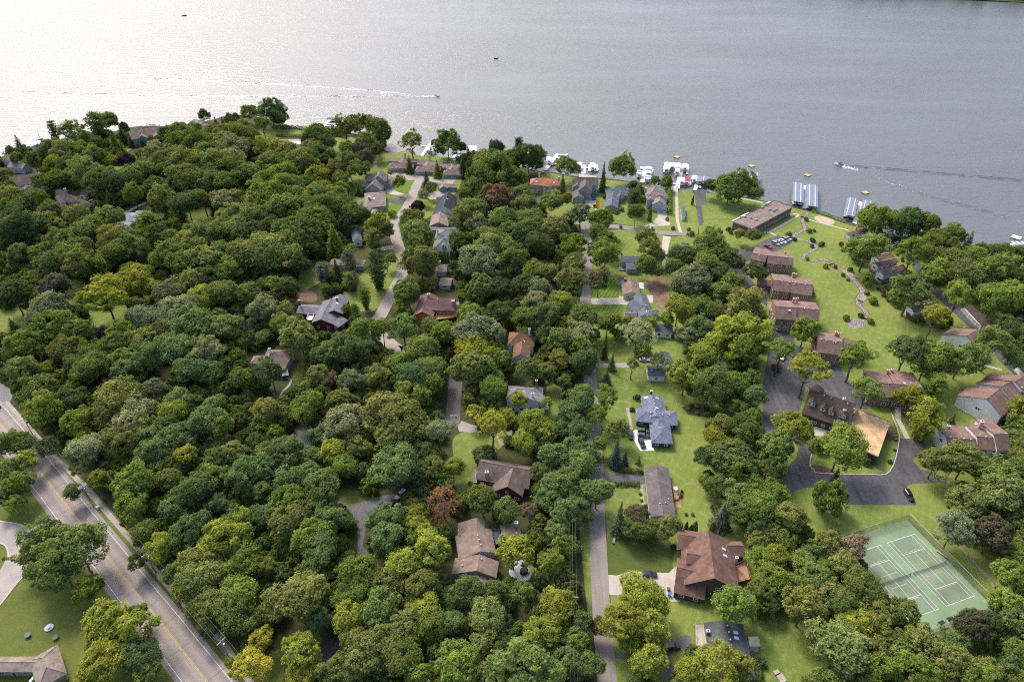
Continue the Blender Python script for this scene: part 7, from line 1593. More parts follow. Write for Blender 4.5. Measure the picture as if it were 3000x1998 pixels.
for hi, (nm, lab, wk, rk, trim, blocks, ex) in enumerate(D['houses']):
    wm, rm = WALL[wk], ROOF[rk]; TM = DARKTRIM if rk in ('mauve', 'mauve2', 'darkbrown', 'redbrown2') else WHITE
    b0 = blocks[0]; c = Vector(np.mean(b0['pts'], axis=0)) if b0['t'] == 'f' else (Vector(b0['A']) + Vector(b0['B'])) / 2
    root = empty(nm, (c.x, c.y, 0)); cat = {'townhouse': 'townhouse', 'apartment_building': 'building', 'office_building': 'building', 'flat_annex': 'building', 'garage_row': 'garage', 'garage': 'garage', 'boathouse': 'boathouse', 'shed': 'shed', 'villa': 'villa', 'pool_house': 'hut', 'cottage': 'cottage'}.get(nm, 'house')
    tag(root, lab, cat, {'townhouse': 'brown townhouse rows round the lawn', 'house': 'houses of the neighbourhood'}.get(cat))
    mats_w = wm
    def rel(mb):
        mb.v = [(p[0] - c.x, p[1] - c.y, p[2]) for p in mb.v]; return mb
    segs = []; feet = [footprint(b) for b in blocks]
    for bi, b in enumerate(blocks):
        W, Rf = MB(), MB(); rmat = ROOF[b['roof']] if 'roof' in b else rm
        if b['t'] == 'f':
            P = [tuple(p) for p in b['pts']]; cx, cy_ = np.mean(P, axis=0); I = [(cx + (p[0] - cx) * .975, cy_ + (p[1] - cy_) * .975) for p in P]
            W.prism(I, -.1, b['h'] - .02); Rf.prism(P, b['h'], b['h'] + .25, 1, 0)
            rel(Rf).build('roof', [rmat, TM], root)
            pm = MB()
            for i in range(len(P)):
                a, q = Vector(P[i - 1]), Vector(P[i]); d = (q - a).normalized(); M = Matrix.Translation((*((a + q) / 2), b['h'] + .4)) @ Matrix.Rotation(math.atan2(d.y, d.x), 4, 'Z'); pm.box((0, 0, 0), ((q - a).length, .3, .28), M)
            if nm != 'garage_row': rel(pm).build('parapet', rmat if rk != 'flatroof' else surf('parapet_metal', (.16, .12, .10), .1, .5, 2), root)
            for i in range(len(I)):
                a, q = Vector(I[i - 1]), Vector(I[i]); d = (q - a).normalized(); n = Vector((d.y, -d.x))
                if n.dot((a + q) / 2 - Vector((cx, cy_))) < 0: n = -n
                segs.append((a, q, n, b['h'] - .3, 'eave', b['h'] - .3, bi))
            rel(W).build('wall', wm, root); continue
        if b['t'] == 'g': gable_roof(Rf, b); sg = gable_wall(W, b, base=-.1 if 'dormer' not in b else b['h1'] - 1.6 * (1 + b['dormer'] * .0))
        else: hip_roof(Rf, b); sg = hip_wall(W, b)
        segs += [s + (bi,) for s in sg]
        if 'dormer' in b:
            dm = rel(W).build('dormer', wm, root); rel(Rf).build('roof', [rmat, TM], dm)
        else:
            rel(W).build('wall', wm, root); rel(Rf).build('roof', [rmat, TM], root)
    doors = []
    for e in ex:
        if e[0] == 'garage_door':
            p, q = Vector(e[1]), Vector(e[2]); m = (p + q) / 2; wd = max(2.4, min((q - p).length, 5.2)); best = None
            for s in segs:
                a, z, n = s[0], s[1], s[2]; L = (z - a).length
                if L < 2.6 or n.y > .5: continue
                t = (m - a).dot(z - a) / L / L; t = min(max(t, (wd / 2 + .3) / L if L > wd + .6 else .5), 1 - ((wd / 2 + .3) / L if L > wd + .6 else .5)); f = a + (z - a) * t; dd = (f - m).length + 2 * abs((q - p).normalized().dot(n))
                if best is None or dd < best[0]: best = (dd, f, n, min(wd, L - .5))
            if best and best[0] < 9:
                _, f, n, wd = best; inst('garage_door', GD[e[3]], root, (f.x - c.x, f.y - c.y, 0), math.atan2(n.y, n.x) - math.pi / 2, (wd, 1, 2.3)); doors.append((f, wd))
    random.seed(hi); nwin = 0; entry = False
    for a, q, n, top, ty, tr, bi in segs:
        d = q - a; L = d.length
        if L < 2.2 or n.y > .3 or nm == 'garage_row' or ('dormer' in blocks[bi] and ty != 'gable'): continue
        d.normalize(); k = max(1, int((L - .6) / 3.0)); yaw = math.atan2(n.y, n.x) - math.pi / 2
        base = blocks[bi]['h1'] - 1.2 if 'dormer' in blocks[bi] else 0
        rows = [base + 1.55] if base else [1.55] + ([4.3] if top > 5.0 else [])
        if ty == 'gable' and tr - top > 2.2 and top < 5.0: rows.append(top + .8)
        for z in rows:
            for i in range(k):
                u = L * (i + .5) / k; p = a + d * u
                if z > top and abs(u - L / 2) > 1.2: continue
                if any(j != bi and inpoly(p.x + n.x * .1, p.y + n.y * .1, feet[j]) for j in range(len(feet))): continue
                if any((p - f).length < wd / 2 + .9 for f, wd in doors) and z < 3: continue
                if z < 3 and not entry and i == k // 2 and cat == 'house' and z == 1.55:
                    inst('door', DOOR, root, (p.x - c.x, p.y - c.y, 0), yaw, (1.0, 1, 2.1)); entry = True; continue
                if nwin > 34 or (wk == 'whitewall' and ty == 'gable' and (i != k // 2 or z != rows[-1])): continue
                ww = random.choice((1.1, 1.3, 1.7)) if cat != 'townhouse' else 1.8
                inst('window', WIN, root, (p.x - c.x, p.y - c.y, z), yaw, (ww, 1, 1.25)); nwin += 1
    for e in ex:
        k = e[0]
        if k == 'chimney':
            _, x, y, z, h, cm = e; b = MB(); s = .95 if cm in ('stone', 'tanstone') else .75; b.box((0, 0, -h / 2 - .35), (s * 1.2, s, h + 1.0)); o = b.build('chimney', CHM[cm], root); o.location = (x - c.x, y - c.y, z + .1)
            b = MB(); b.box((0, 0, .21), (s * 1.35, s * 1.15, .12)); b.box((0, 0, .33), (s * .6, s * .5, .14), mi=1); b.build('chimney_cap', [SOFTW, flat('soot', (.04, .04, .04))], o)
        elif k in ('skylight', 'vent', 'rooftop'):
            _, x, y, z, yaw, sl = e
            if k == 'vent': inst('roof_vent', VENT, root, (x - c.x, y - c.y, z))
            elif k == 'rooftop':
                b = MB(); b.box((0, 0, .35), (1.5, 1.2, .8)); b.tube((.3, 0, .7), (.3, 0, 1.0), .3, n=8); o = b.build('rooftop_unit', TIN, root); o.location = (x - c.x, y - c.y, z)
            else:
                M = Matrix.Translation((x - c.x, y - c.y, z)) @ Matrix.Rotation(yaw - math.pi / 2, 4, 'Z') @ Matrix.Rotation(-sl, 4, 'X'); inst('skylight', SKY_ME, root, None, M=M)
        elif k == 'deck':
            _, P, z, dm = e; P = [(p[0] - c.x, p[1] - c.y) for p in P]; b = MB(); b.prism(P, z - .18, z); n = len(P)
            if z > .5:
                for p in P: b.tube((p[0], p[1], -.1), (p[0], p[1], z - .1), .1, n=5)
            o = b.build('deck', DECK[dm], root)
            # boards run across the deck: thin joints raised as separate boards
            xs_ = [p[0] for p in P]; ys_ = [p[1] for p in P]
            if z > .5:
                rb = MB(); edge_rail(rb, P, z); rb.build('railing', DECK[dm] if dm != 'white' else WHITE, o)
        elif k == 'awning':
            _, P, z = e; b = MB(); b.prism([(p[0] - c.x, p[1] - c.y) for p in P], z - .15, z)
            for p in P: b.tube((p[0] - c.x, p[1] - c.y, -.1), (p[0] - c.x, p[1] - c.y, z - .1), .08, n=5)
            b.build('awning', WHITE, root)
        elif k == 'dormer':
            _, x, y, z, yaw, w = e; o = Vector((math.cos(yaw), math.sin(yaw))); p = Vector((x, y)); hw = w / 2 + .3
            b = dict(A=p - o * 3.0, B=p + o * .9, w1=hw, w2=hw, h1=z + 1.0, h2=z + 1.0, zr=z + 1.0 + hw * .75)
            W, Rf = MB(), MB(); gable_roof(Rf, b); gable_wall(W, b, base=z - 1.2)
            dm = rel(W).build('dormer', WALL['white'] if wk != 'darkwall' else WALL['whitewall'], root); rel(Rf).build('roof', [rm, TM], dm)
            for s in ((-.26, .26) if w > 2.2 else (0,)):
                q = p + o * .55 + Vector((-o.y, o.x)) * (s * w); inst('window', WIN, dm, (q.x - c.x, q.y - c.y, z + .45), yaw - math.pi / 2, (.85, 1, 1.0))
# ------------------------------------------------------------------ trees
def unit(v): return v / np.maximum(np.linalg.norm(v, axis=-1, keepdims=True), 1e-9)
def quads_mesh(name, C, Nn, size, tint, r, asp=1.5, mat=None):
    """leaf sprays: one small folded quad each, centre C, facing Nn"""
    n = len(C); t = unit(np.cross(Nn, unit(r.normal(size=(n, 3))))); bt = np.cross(Nn, t)
    s = size * r.uniform(.65, 1.3, (n, 1))
    V = np.empty((n, 4, 3)); V[:, 0] = C - t * s * asp / 2; V[:, 1] = C - bt * s * .5 + Nn * s * .12; V[:, 2] = C + t * s * asp / 2; V[:, 3] = C + bt * s * .5 + Nn * s * .12
    me = bpy.data.meshes.new(name); me.vertices.add(4 * n); me.vertices.foreach_set('co', V.reshape(-1).astype(np.float32))
    me.loops.add(4 * n); me.loops.foreach_set('vertex_index', np.arange(4 * n, dtype=np.int32))
    me.polygons.add(n); me.polygons.foreach_set('loop_start', np.arange(0, 4 * n, 4, dtype=np.int32)); me.polygons.foreach_set('loop_total', np.full(n, 4, dtype=np.int32))
    at = me.attributes.new('tint', 'FLOAT', 'FACE'); at.data.foreach_set('value', tint.astype(np.float32))
    me.materials.append(mat or LEAF); me.update(calc_edges=True); me.validate(); return me
def crown(seed, nl=36, lr=(.27, .42), ns=8, nleaf=22, leaf=.085, rad=(.58, .78), zmin=-.6, squash=1.0, shape=None, zsq=1.0, upb=.35, droop=0.0):
    r = np.random.default_rng(seed); C = []; N = []; T = []
    # uneven outline: a few directions bulge, a few recede
    bul = unit(r.normal(size=(9, 3))); amp = r.uniform(-.42, .34, 9)
    k = 0; ang = 2.39996
    for i in range(nl):
        z = 1 - (1 - zmin) * (i + .5) / nl; ph = i * ang + r.uniform(-.5, .5); z = np.clip(z + r.uniform(-.12, .12), -1, 1)
        d = np.array([math.sqrt(max(0, 1 - z * z)) * math.cos(ph), math.sqrt(max(0, 1 - z * z)) * math.sin(ph), z])
        f = 1 + float(np.sum(amp * np.maximum(0, bul @ d) ** 3))
        rr = r.uniform(*rad) * f; lrad = r.uniform(*lr)
        if shape: rr *= shape(z)
        lc = d * rr; lt = r.uniform(.0, .55)
        for j in range(ns):
            e = unit(r.normal(size=3))
            for _ in range(6):
                if e @ d > -.25 or e[2] > .5: break
                e = unit(r.normal(size=3))
            sc_ = lc + e * lrad * .72; sr = lrad * r.uniform(.36, .5); st = lt + r.uniform(0, .45)
            m = nleaf; q = unit(r.normal(size=(m, 3))); o = unit(e + .5 * d)
            fl = (q @ o) < -.35; q[fl] = -q[fl]
            p = sc_ + q * sr * np.where(r.uniform(size=(m, 1)) < .13, r.uniform(1.2, 1.75, (m, 1)), r.uniform(.6, 1.2, (m, 1))); p[:, 2] -= droop * np.linalg.norm(p[:, :2], axis=1) ** 2
            C.append(p); N.append(unit(q + .45 * r.normal(size=(m, 3)) + np.array([0, 0, upb]))); T.append(np.clip(st + r.normal(0, .08, m), 0, 1))
    C = np.concatenate(C); C[:, 2] *= zsq
    return quads_mesh('crown', C, np.concatenate(N), leaf, np.concatenate(T), r)
def conifer(seed, layers=20, nb=15, leaf=.085, droop=.35, power=.85, jit=.12):
    r = np.random.default_rng(seed); C = []; N = []; T = []
    for i in range(layers):
        t = (i + .3) / layers; z = -1 + 2 * t; R = (1 - t) ** power * r.uniform(.86, 1.05) + .03
        k = max(4, int(nb * (1 - t) ** .6))
        for j in range(k):
            a = 6.283 * (j + r.uniform(-.3, .3)) / k + i * .7; L = R * r.uniform(.6, 1.2); m = max(4, int(26 * L) + 3)
            s = np.linspace(.25, 1, m) + r.normal(0, .04, m); w = r.normal(0, .07, m) * (1.2 - s * .6)
            x = L * s; p = np.stack([x * math.cos(a) - w * math.sin(a), x * math.sin(a) + w * math.cos(a), z - droop * .3 * x + r.normal(0, .025, m)], 1)
            n = np.stack([np.full(m, .35 * math.cos(a)), np.full(m, .35 * math.sin(a)), np.ones(m)], 1) + .35 * r.normal(size=(m, 3))
            C.append(p); N.append(unit(n)); T.append(np.clip(.25 + .5 * s * r.uniform(.6, 1.2) + r.normal(0, .1, m), 0, 1))
    p = r.normal(0, .04, (14, 3)); p[:, 2] = r.uniform(.8, 1.0, 14); C.append(p); N.append(unit(r.normal(size=(14, 3)))); T.append(np.full(14, .6))
    return quads_mesh('crown', np.concatenate(C), np.concatenate(N), leaf, np.concatenate(T), r, 1.7)
def pine(seed, tiers=9):
    r = np.random.default_rng(seed); C = []; N = []; T = []
    for i in range(tiers):
        t = (i + .4) / tiers; z = -1 + 2 * t; R = (math.sin(math.pi * (.16 + .8 * (1 - t)) ** .9)) * r.uniform(.8, 1.1) * .92
        k = max(3, int(4 + 5 * R)); a0 = r.uniform(0, 6.28)
        for j in range(k):
            a = a0 + 6.283 * j / k + r.normal(0, .2); L = R * r.uniform(.6, 1.05)
            for q in range(3):
                f = (q + 1) / 3; c = np.array([L * f * math.cos(a), L * f * math.sin(a), z + .06 * f + r.normal(0, .03)]); m = 26
                p = c + r.normal(size=(m, 3)) * np.array([.10, .10, .035]); C.append(p); N.append(unit(r.normal(size=(m, 3)) * .45 + np.array([.3 * math.cos(a), .3 * math.sin(a), 1]))); T.append(np.clip(r.uniform(.2, .8) + r.normal(0, .1, m), 0, 1))
    return quads_mesh('crown', np.concatenate(C), np.concatenate(N), .075, np.concatenate(T), r, 1.9)
def column(seed):
    r = np.random.default_rng(seed); n = 2600; z = r.uniform(-1, 1, n); a = r.uniform(0, 6.283, n)
    R = np.clip((1 - z) * .75, 0, 1) ** .55 * (.86 + .12 * np.sin(a * 5 + 2 * z)) * r.uniform(.8, 1.06, n); R *= np.clip((z + 1.15) * 3, 0, 1)
    C = np.stack([R * np.cos(a), R * np.sin(a), z], 1); N = unit(np.stack([np.cos(a), np.sin(a), np.full(n, .45)], 1) + .4 * r.normal(size=(n, 3)))
    return quads_mesh('crown', C, N, .12, np.clip(.4 + .15 * np.sin(a * 5) + r.normal(0, .15, n), 0, 1), r)
CROWN = {
 'R': [crown(s, nl=n_, lr=l, ns=ns_, nleaf=nl_, leaf=lf, rad=rd, zmin=zm) for s, n_, l, ns_, nl_, lf, rd, zm in ((1, 40, (.2, .4), 9, 30, .062, (.46, .8), -.6), (2, 58, (.16, .32), 8, 26, .058, (.5, .86), -.55), (3, 34, (.24, .46), 10, 32, .066, (.42, .78), -.65), (4, 46, (.18, .38), 9, 28, .06, (.45, .88), -.5), (5, 64, (.15, .28), 7, 26, .058, (.54, .88), -.6), (6, 38, (.22, .44), 9, 30, .064, (.4, .86), -.7), (7, 50, (.16, .4), 8, 28, .06, (.48, .84), -.45), (8, 30, (.28, .48), 11, 32, .066, (.4, .74), -.6))],
 'T': [crown(s, nl=n_, lr=(.17, .32), ns=8, nleaf=24, leaf=.06, rad=(.4, .95), zmin=-.55, upb=.6, zsq=.95) for s, n_ in ((11, 34), (12, 28), (13, 38))],
 'W': [crown(21, nl=44, lr=(.18, .3), ns=8, nleaf=22, leaf=.07, rad=(.5, .85), zmin=-.7, droop=.25)],
 'S': [conifer(31), conifer(32, 17, 13), conifer(33, 22, 16, power=1.0)],
 'P': [pine(41), pine(42, 8), pine(43, 10)],
 'A': [column(51), column(52)],
 'B': [crown(61, nl=40, lr=(.22, .34), ns=7, nleaf=18, leaf=.1, rad=(.66, .8), zmin=-.5), crown(62, nl=30, lr=(.26, .4), ns=7, nleaf=18, leaf=.11, rad=(.6, .76), zmin=-.5)],
}
def trunk_mesh(seed, limbs=5, pale=False):
    r = random.Random(seed); b = MB(); P = Vector((0, 0, -.03)); rad = .026
    for i in range(5):
        Q = P + Vector((r.uniform(-.02, .02), r.uniform(-.02, .02), .13)); b.tube(P, Q, rad, rad * .84, 7, 0, False); P, rad = Q, rad * .84
        if i >= 2:
            for k in range(limbs // 2 + 1):
                a = r.uniform(0, 6.28); d = Vector((math.cos(a), math.sin(a), r.uniform(.7, 1.3))).normalized(); q = P
                rr = rad * .6
                for s in range(3):
                    e = q + d * r.uniform(.07, .11); b.tube(q, e, rr, rr * .7, 5, 0, False); q, rr = e, rr * .7; d = (d + Vector((r.uniform(-.4, .4), r.uniform(-.4, .4), .25))).normalized()
    return b.mesh('trunk', PALEBARK if pale else BARK)
TRUNK = [trunk_mesh(s) for s in (1, 2, 3)]
def bare_mesh(seed, m):
    r = random.Random(seed); b = MB()
    def grow(p, d, L, rad, lev):
        q = p
        for s in range(3):
            e = q + d * (L / 3); b.tube(q, e, rad, rad * .82, 5 if lev < 2 else 3, 0, False); q = e; rad *= .82
            d = (d + Vector((r.uniform(-.22, .22), r.uniform(-.22, .22), r.uniform(-.08, .12)))).normalized()
            if lev < 4:
                for _ in range(2 if lev else 1):
                    a = r.uniform(0, 6.28); side = d.orthogonal().normalized(); side.rotate(Matrix.Rotation(a, 3, d)); nd = (d * .6 + side * r.uniform(.5, .9)).normalized()
                    grow(q, nd, L * r.uniform(.55, .72), rad * .62, lev + 1)
        if lev < 4: grow(q, d, L * .6, rad * .8, lev + 1)
    for k in range(3):
        a = k * 2.1 + r.uniform(-.4, .4); grow(Vector((0, 0, .25)), Vector((.55 * math.cos(a), .55 * math.sin(a), .8)).normalized(), .38, .02, 1)
    return b.mesh('branches', m)
BARE = {'g': [bare_mesh(71, PALEBARK), bare_mesh(72, PALEBARK)], 'w': [bare_mesh(73, PALEBARK)]}
RUST = crown(75, nl=26, lr=(.2, .34), ns=5, nleaf=9, leaf=.07, rad=(.5, .85))
LC = {'g': (0.178, 0.228, 0.066), 'd': (0.118, 0.155, 0.058), 'b': (0.158, 0.225, 0.08), 'o': (0.218, 0.245, 0.078), 'y': (0.275, 0.305, 0.055), 'Y': (0.45, 0.41, 0.06), 'w': (0.27, 0.2, 0.12), 'l': (0.25, 0.28, 0.145), 'f': (0.2, 0.262, 0.056), 'p': (0.06, 0.045, 0.055), 'm': (0.14, 0.13, 0.08), 'q': (0.125, 0.128, 0.07)}
NAMES = {'R': ('broadleaf_tree', 'tree', 'broadleaf trees of the wooded neighbourhood'), 'T': ('open_crowned_tree', 'tree', 'open crowned shade trees'), 'W': ('willow_tree', 'tree', 'willow like trees'), 'S': ('spruce_tree', 'tree', 'conical conifers'), 'P': ('pine_tree', 'tree', 'layered conifers'), 'A': ('columnar_cedar', 'tree', 'columnar cedars'), 'B': ('shrub', 'shrub', 'garden shrubs'), 'X': ('dead_tree', 'tree', 'leafless trees')}
def leafcol(c, k, r):
    v = LC[c]; h = r.uniform(.82, 1.2); y = r.uniform(-.08, .08); conv = (1, 1, 1)
    if k in 'SP' and c in 'bl': v = {'b': (.085, .115, .098), 'l': (.16, .18, .135)}[c]
    return (v[0] * h * (1 + y), v[1] * h, v[2] * h * (1 - y))
r3 = random.Random(77)
CW = {'g': 'green', 'd': 'dark green', 'b': 'blue-green', 'o': 'olive', 'y': 'yellow-green', 'Y': 'golden yellow', 'w': 'rusty brown', 'l': 'sage green', 'f': 'fresh green', 'p': 'purple', 'm': 'maroon-brown', 'q': 'dark bronze'}
KW = {'R': 'broadleaf tree', 'T': 'open-crowned tree', 'W': 'willow-like tree', 'S': 'conical conifer', 'P': 'layered conifer', 'A': 'columnar cedar', 'B': 'rounded shrub', 'X': 'leafless tree'}
ORD = ['', ', nearest such', ', second nearest such', ', third nearest such', ', fourth nearest such', ', fifth nearest such', ', sixth nearest such', ', seventh nearest such', ', eighth nearest such', ', ninth nearest such', ', tenth nearest such']
for line in D['trees'].splitlines():
    kc, x, y, R, Rz, H, li, si, oi = line.split(); x, y, R, Rz, H = map(float, (x, y, R, Rz, H)); k, c = kc[0], kc[1]
    lab = '%s %s %s the %s%s' % (('rust-leaved' if c == 'w' else 'grey') if k == 'X' else CW[c], KW[k], ['at', 'right of', 'left of', 'behind', 'in front of'][int(si)], D['landmarks'][int(li)], ORD[min(int(oi), 10)])
    nm, cat, grp = NAMES[k]
    e = empty(nm, (x, y, 0)); tag(e, lab, cat, grp); rz = r3.uniform(0, 6.28)
    if k == 'X':
        o = inst('branches', r3.choice(BARE[c]), e, (0, 0, 0), rz, (R * .95, R * .95, H * .62)); inst('trunk', TRUNK[0], e, (0, 0, 0), rz, (H * .8, H * .8, H * .75))
        if c == 'w':
            q = inst('foliage', RUST, e, (0, 0, H * .62), rz, (R * .9, R * .9, H * .36)); q['leafcol'] = (.30, .16, .085)
        continue
    cz = H / 2 if k in 'SPA' else H - Rz
    ex_ = r3.uniform(-.12, .12) if k in 'RT' else 0
    o = inst('crown', r3.choice(CROWN[k] if k != 'R' or r3.random() > .22 else CROWN['T'] + CROWN['W']), e, (0, 0, cz), rz, (R * (1 + ex_), R * (1 - ex_), (H / 2 * .98 if k in 'SPA' else Rz)))
    if k in 'RTW': o.rotation_euler = (r3.uniform(-.2, .2), r3.uniform(-.2, .2), rz)
    o['leafcol'] = leafcol(c, k, r3)
    if k != 'B': inst('trunk', r3.choice(TRUNK), e, (0, 0, 0), rz, (H * (1.0 if k == 'T' else .8),) * 2 + (H * (.95 if k in 'TW' else .85),))
# the wood beyond the individually built trees, and low undergrowth between them: one point cloud each, real crowns on every point
def scatter(name, pts, sources, label):
    """pts: x,y,z, sx,sy,sz, rot, colour, variant"""
    me = bpy.data.meshes.new(name); n = len(pts); me.vertices.add(n); me.vertices.foreach_set('co', np.array([p[:3] for p in pts], dtype=np.float32).reshape(-1))
    def attr(an, typ, vals, key):
        a = me.attributes.new(an, typ, 'POINT'); a.data.foreach_set(key, np.array(vals, dtype=np.float32 if typ != 'INT' else np.int32).reshape(-1))
    attr('sc', 'FLOAT_VECTOR', [p[3:6] for p in pts], 'vector'); attr('rot', 'FLOAT_VECTOR', [(0, 0, p[6]) for p in pts], 'vector')
    attr('leafcol', 'FLOAT_VECTOR', [p[7] for p in pts], 'vector'); attr('variant', 'INT', [p[8] for p in pts], 'value')
    o = link(bpy.data.objects.new(name, me)); o['kind'] = 'stuff'; o['label'] = label
    g = bpy.data.node_groups.new(name + '_scatter', 'GeometryNodeTree')
    g.interface.new_socket('Geometry', in_out='INPUT', socket_type='NodeSocketGeometry'); g.interface.new_socket('Geometry', in_out='OUTPUT', socket_type='NodeSocketGeometry')
    N, L = g.nodes, g.links; gi = N.new('NodeGroupInput'); go = N.new('NodeGroupOutput')
    ip = N.new('GeometryNodeInstanceOnPoints'); L.new(gi.outputs[0], ip.inputs['Points']); gs = N.new('GeometryNodeGeometryToInstance')
    for s in reversed(sources):
        oi = N.new('GeometryNodeObjectInfo'); oi.transform_space = 'ORIGINAL'; oi.inputs['Object'].default_value = s; oi.inputs['As Instance'].default_value = False
        L.new(oi.outputs['Geometry'], gs.inputs[0])
    L.new(gs.outputs[0], ip.inputs['Instance']); ip.inputs['Pick Instance'].default_value = True
    def na(an, typ):
        a = N.new('GeometryNodeInputNamedAttribute'); a.data_type = typ; a.inputs['Name'].default_value = an; return a.outputs[0]
    L.new(na('variant', 'INT'), ip.inputs['Instance Index']); L.new(na('rot', 'FLOAT_VECTOR'), ip.inputs['Rotation']); L.new(na('sc', 'FLOAT_VECTOR'), ip.inputs['Scale'])
    L.new(ip.outputs[0], go.inputs[0]); md = o.modifiers.new('scatter', 'NODES'); md.node_group = g
    return o
allc = {}
for o in bpy.data.objects:
    if o.name.startswith('crown') and o.data: allc.setdefault(o.data.name, o)
srcR = [allc[m.name] for m in CROWN['R'] if m.name in allc]; srcB = [allc[m.name] for m in CROWN['B'] if m.name in allc]
r4 = random.Random(5); pts = []
S = D['rest']
for i in range(0, len(S), 18):
    c, x, y, R, Rz, H = S[i], (int(S[i + 1:i + 5]) - 1500) / 2, int(S[i + 5:i + 9]) / 2, int(S[i + 9:i + 12]) / 10, int(S[i + 12:i + 15]) / 10, int(S[i + 15:i + 18]) / 10
    pts.append((x, y, H - Rz, R, R, Rz, r4.uniform(0, 6.28), leafcol(c, 'R', r4), r4.randrange(len(srcR))))
fr = [(q[0], q[1], q[2] * .5, q[3] * .9, q[4] * .9, q[2] * .5) + q[6:] for q in []]
farl = [(-1800, 1900), (-400, 1500), (200, 1290)] + fs + [(1100, 880)]
for q in range(1500):
    u = r4.uniform(0, 1); x = -1700 + u * 2750; j = np.interp(x, [p[0] for p in farl], [p[1] for p in farl]); R = r4.uniform(7, 11)
    pts.append((x, float(j) + 14 + r4.uniform(0, 90), R * .8, R, R, R, r4.uniform(0, 6), leafcol(r4.choice('dgdb'), 'R', r4), r4.randrange(len(srcR))))
scatter('woodland', pts, srcR, 'smaller trees filling the wood between the named crowns')
pts = []; S = D['fill']
for i in range(0, len(S), 8):
    x, y, R = int(S[i:i + 3]) - 500, int(S[i + 3:i + 6]), int(S[i + 6:i + 8]) / 10
    hz = R * r4.uniform(.7, 1.25)
    pts.append((x + r4.uniform(-.5, .5), y + r4.uniform(-.5, .5), hz * .9, R, R, hz, r4.uniform(0, 6.28), sc3(leafcol(r4.choice('ddgggbof'), 'R', r4), .9), r4.randrange(len(srcB))))
scatter('undergrowth', pts, srcB, 'bushes and young trees below the canopy')
# ------------------------------------------------------------------ cars
CARC = {'black': (.012, .012, .014), 'charcoal': (.045, .048, .055), 'white': (.75, .75, .75), 'silver': (.36, .37, .38), 'steel': (.17, .19, .23), 'blue': (.02, .09, .42), 'red': (.32, .025, .05), 'navy': (.015, .02, .06)}
CARDIM = {'suv': (4.7, 1.9, 1.72), 'sedan': (4.7, 1.82, 1.45), 'van': (5.1, 1.98, 1.75), 'pickup': (5.6, 2.0, 1.85)}
def loft(mb, secs, mi=0, caps=True):
    for s0, s1 in zip(secs[:-1], secs[1:]):
        n = len(s0)
        for i in range(n):
            j = (i + 1) % n; mb.face([s0[i], s0[j], s1[j], s1[i]], mi)
    if caps: mb.face(secs[0][::-1], mi); mb.face(secs[-1], mi)
def car_parts(t):
    L, W, H = CARDIM[t]; hl = L / 2; zb = .28; zs = {'suv': .98, 'sedan': .86, 'van': .98, 'pickup': 1.02}[t]
    def sec(x, w, z0, z1): 
        w /= 2; r = .12; return [(x, -w, z0 + r), (x, -w, z1 - r), (x, -w + r, z1), (x, w - r, z1), (x, w, z1 - r), (x, w, z0 + r), (x, w - r, z0), (x, -w + r, z0)]
    body = MB(); P = {'suv': [(-hl, .86, .45, zs - .08), (-hl + .12, .97, zb, zs), (-hl * .4, 1, zb, zs + .02), (hl * .3, 1, zb, zs), (hl * .78, .97, zb, zs - .1), (hl - .1, .88, zb + .05, zs - .2), (hl, .7, .42, zs - .35)]}
    prof = P['suv']
    loft(body, [sec(x, W * w, a, z) for x, w, a, z in prof])
    cab0, cab1 = {'suv': (-hl + .1, hl * .38), 'sedan': (-hl * .72, hl * .36), 'van': (-hl + .12, hl * .55), 'pickup': (-hl * .2, hl * .45)}[t]
    gl = MB(); rf = MB(); rk = .12 if t != 'sedan' else .6; fk = .65
    def ring(x0, x1, w, z): return [(x0, -w, z), (x1, -w, z), (x1, w, z), (x0, w, z)]
    a = ring(cab0, cab1, W * .47, zs - .02); b_ = ring(cab0 + rk, cab1 - fk, W * .39, H - .05); loft(gl, [a, b_])
    c = ring(cab0 + rk - .05, cab1 - fk + .05, W * .4, H - .05); d = ring(cab0 + rk + .05, cab1 - fk - .08, W * .36, H); loft(rf, [c, d])
    for x in (cab0 + rk * .5, (cab0 + cab1) / 2 - .2):
        for s in (-1, 1): rf.tube((x - .05, s * W * .475, zs), (x + .02, s * W * .395, H - .04), .05, n=4)
    if t == 'pickup': body.box((-hl * .62, 0, zs + .06), (hl * .7, W * .8, .05))
    wheel = MB(); wheel.tube((0, -.11, 0), (0, .11, 0), .35, n=14, mi=0); wheel.tube((0, -.125, 0), (0, .125, 0), .2, n=10, mi=1)
    hlm = MB(); hlm.box((0, 0, 0), (.1, .36, .14)); tl = MB(); tl.box((0, 0, 0), (.08, .3, .18))
    return dict(body=body.mesh('body', PAINT), windows=gl.mesh('windows', GLASS), roof=rf.mesh('roof', PAINT), wheel=wheel.mesh('wheel', [RUBBER, TIN]), headlight=hlm.mesh('headlight', flat('headlight_glass', (.7, .7, .68), .1, .6)), taillight=tl.mesh('taillight', flat('taillight_glass', (.3, .02, .02), .2, .5)), dim=(L, W, H, zs))
CARP = {k: car_parts(k) for k in CARDIM}
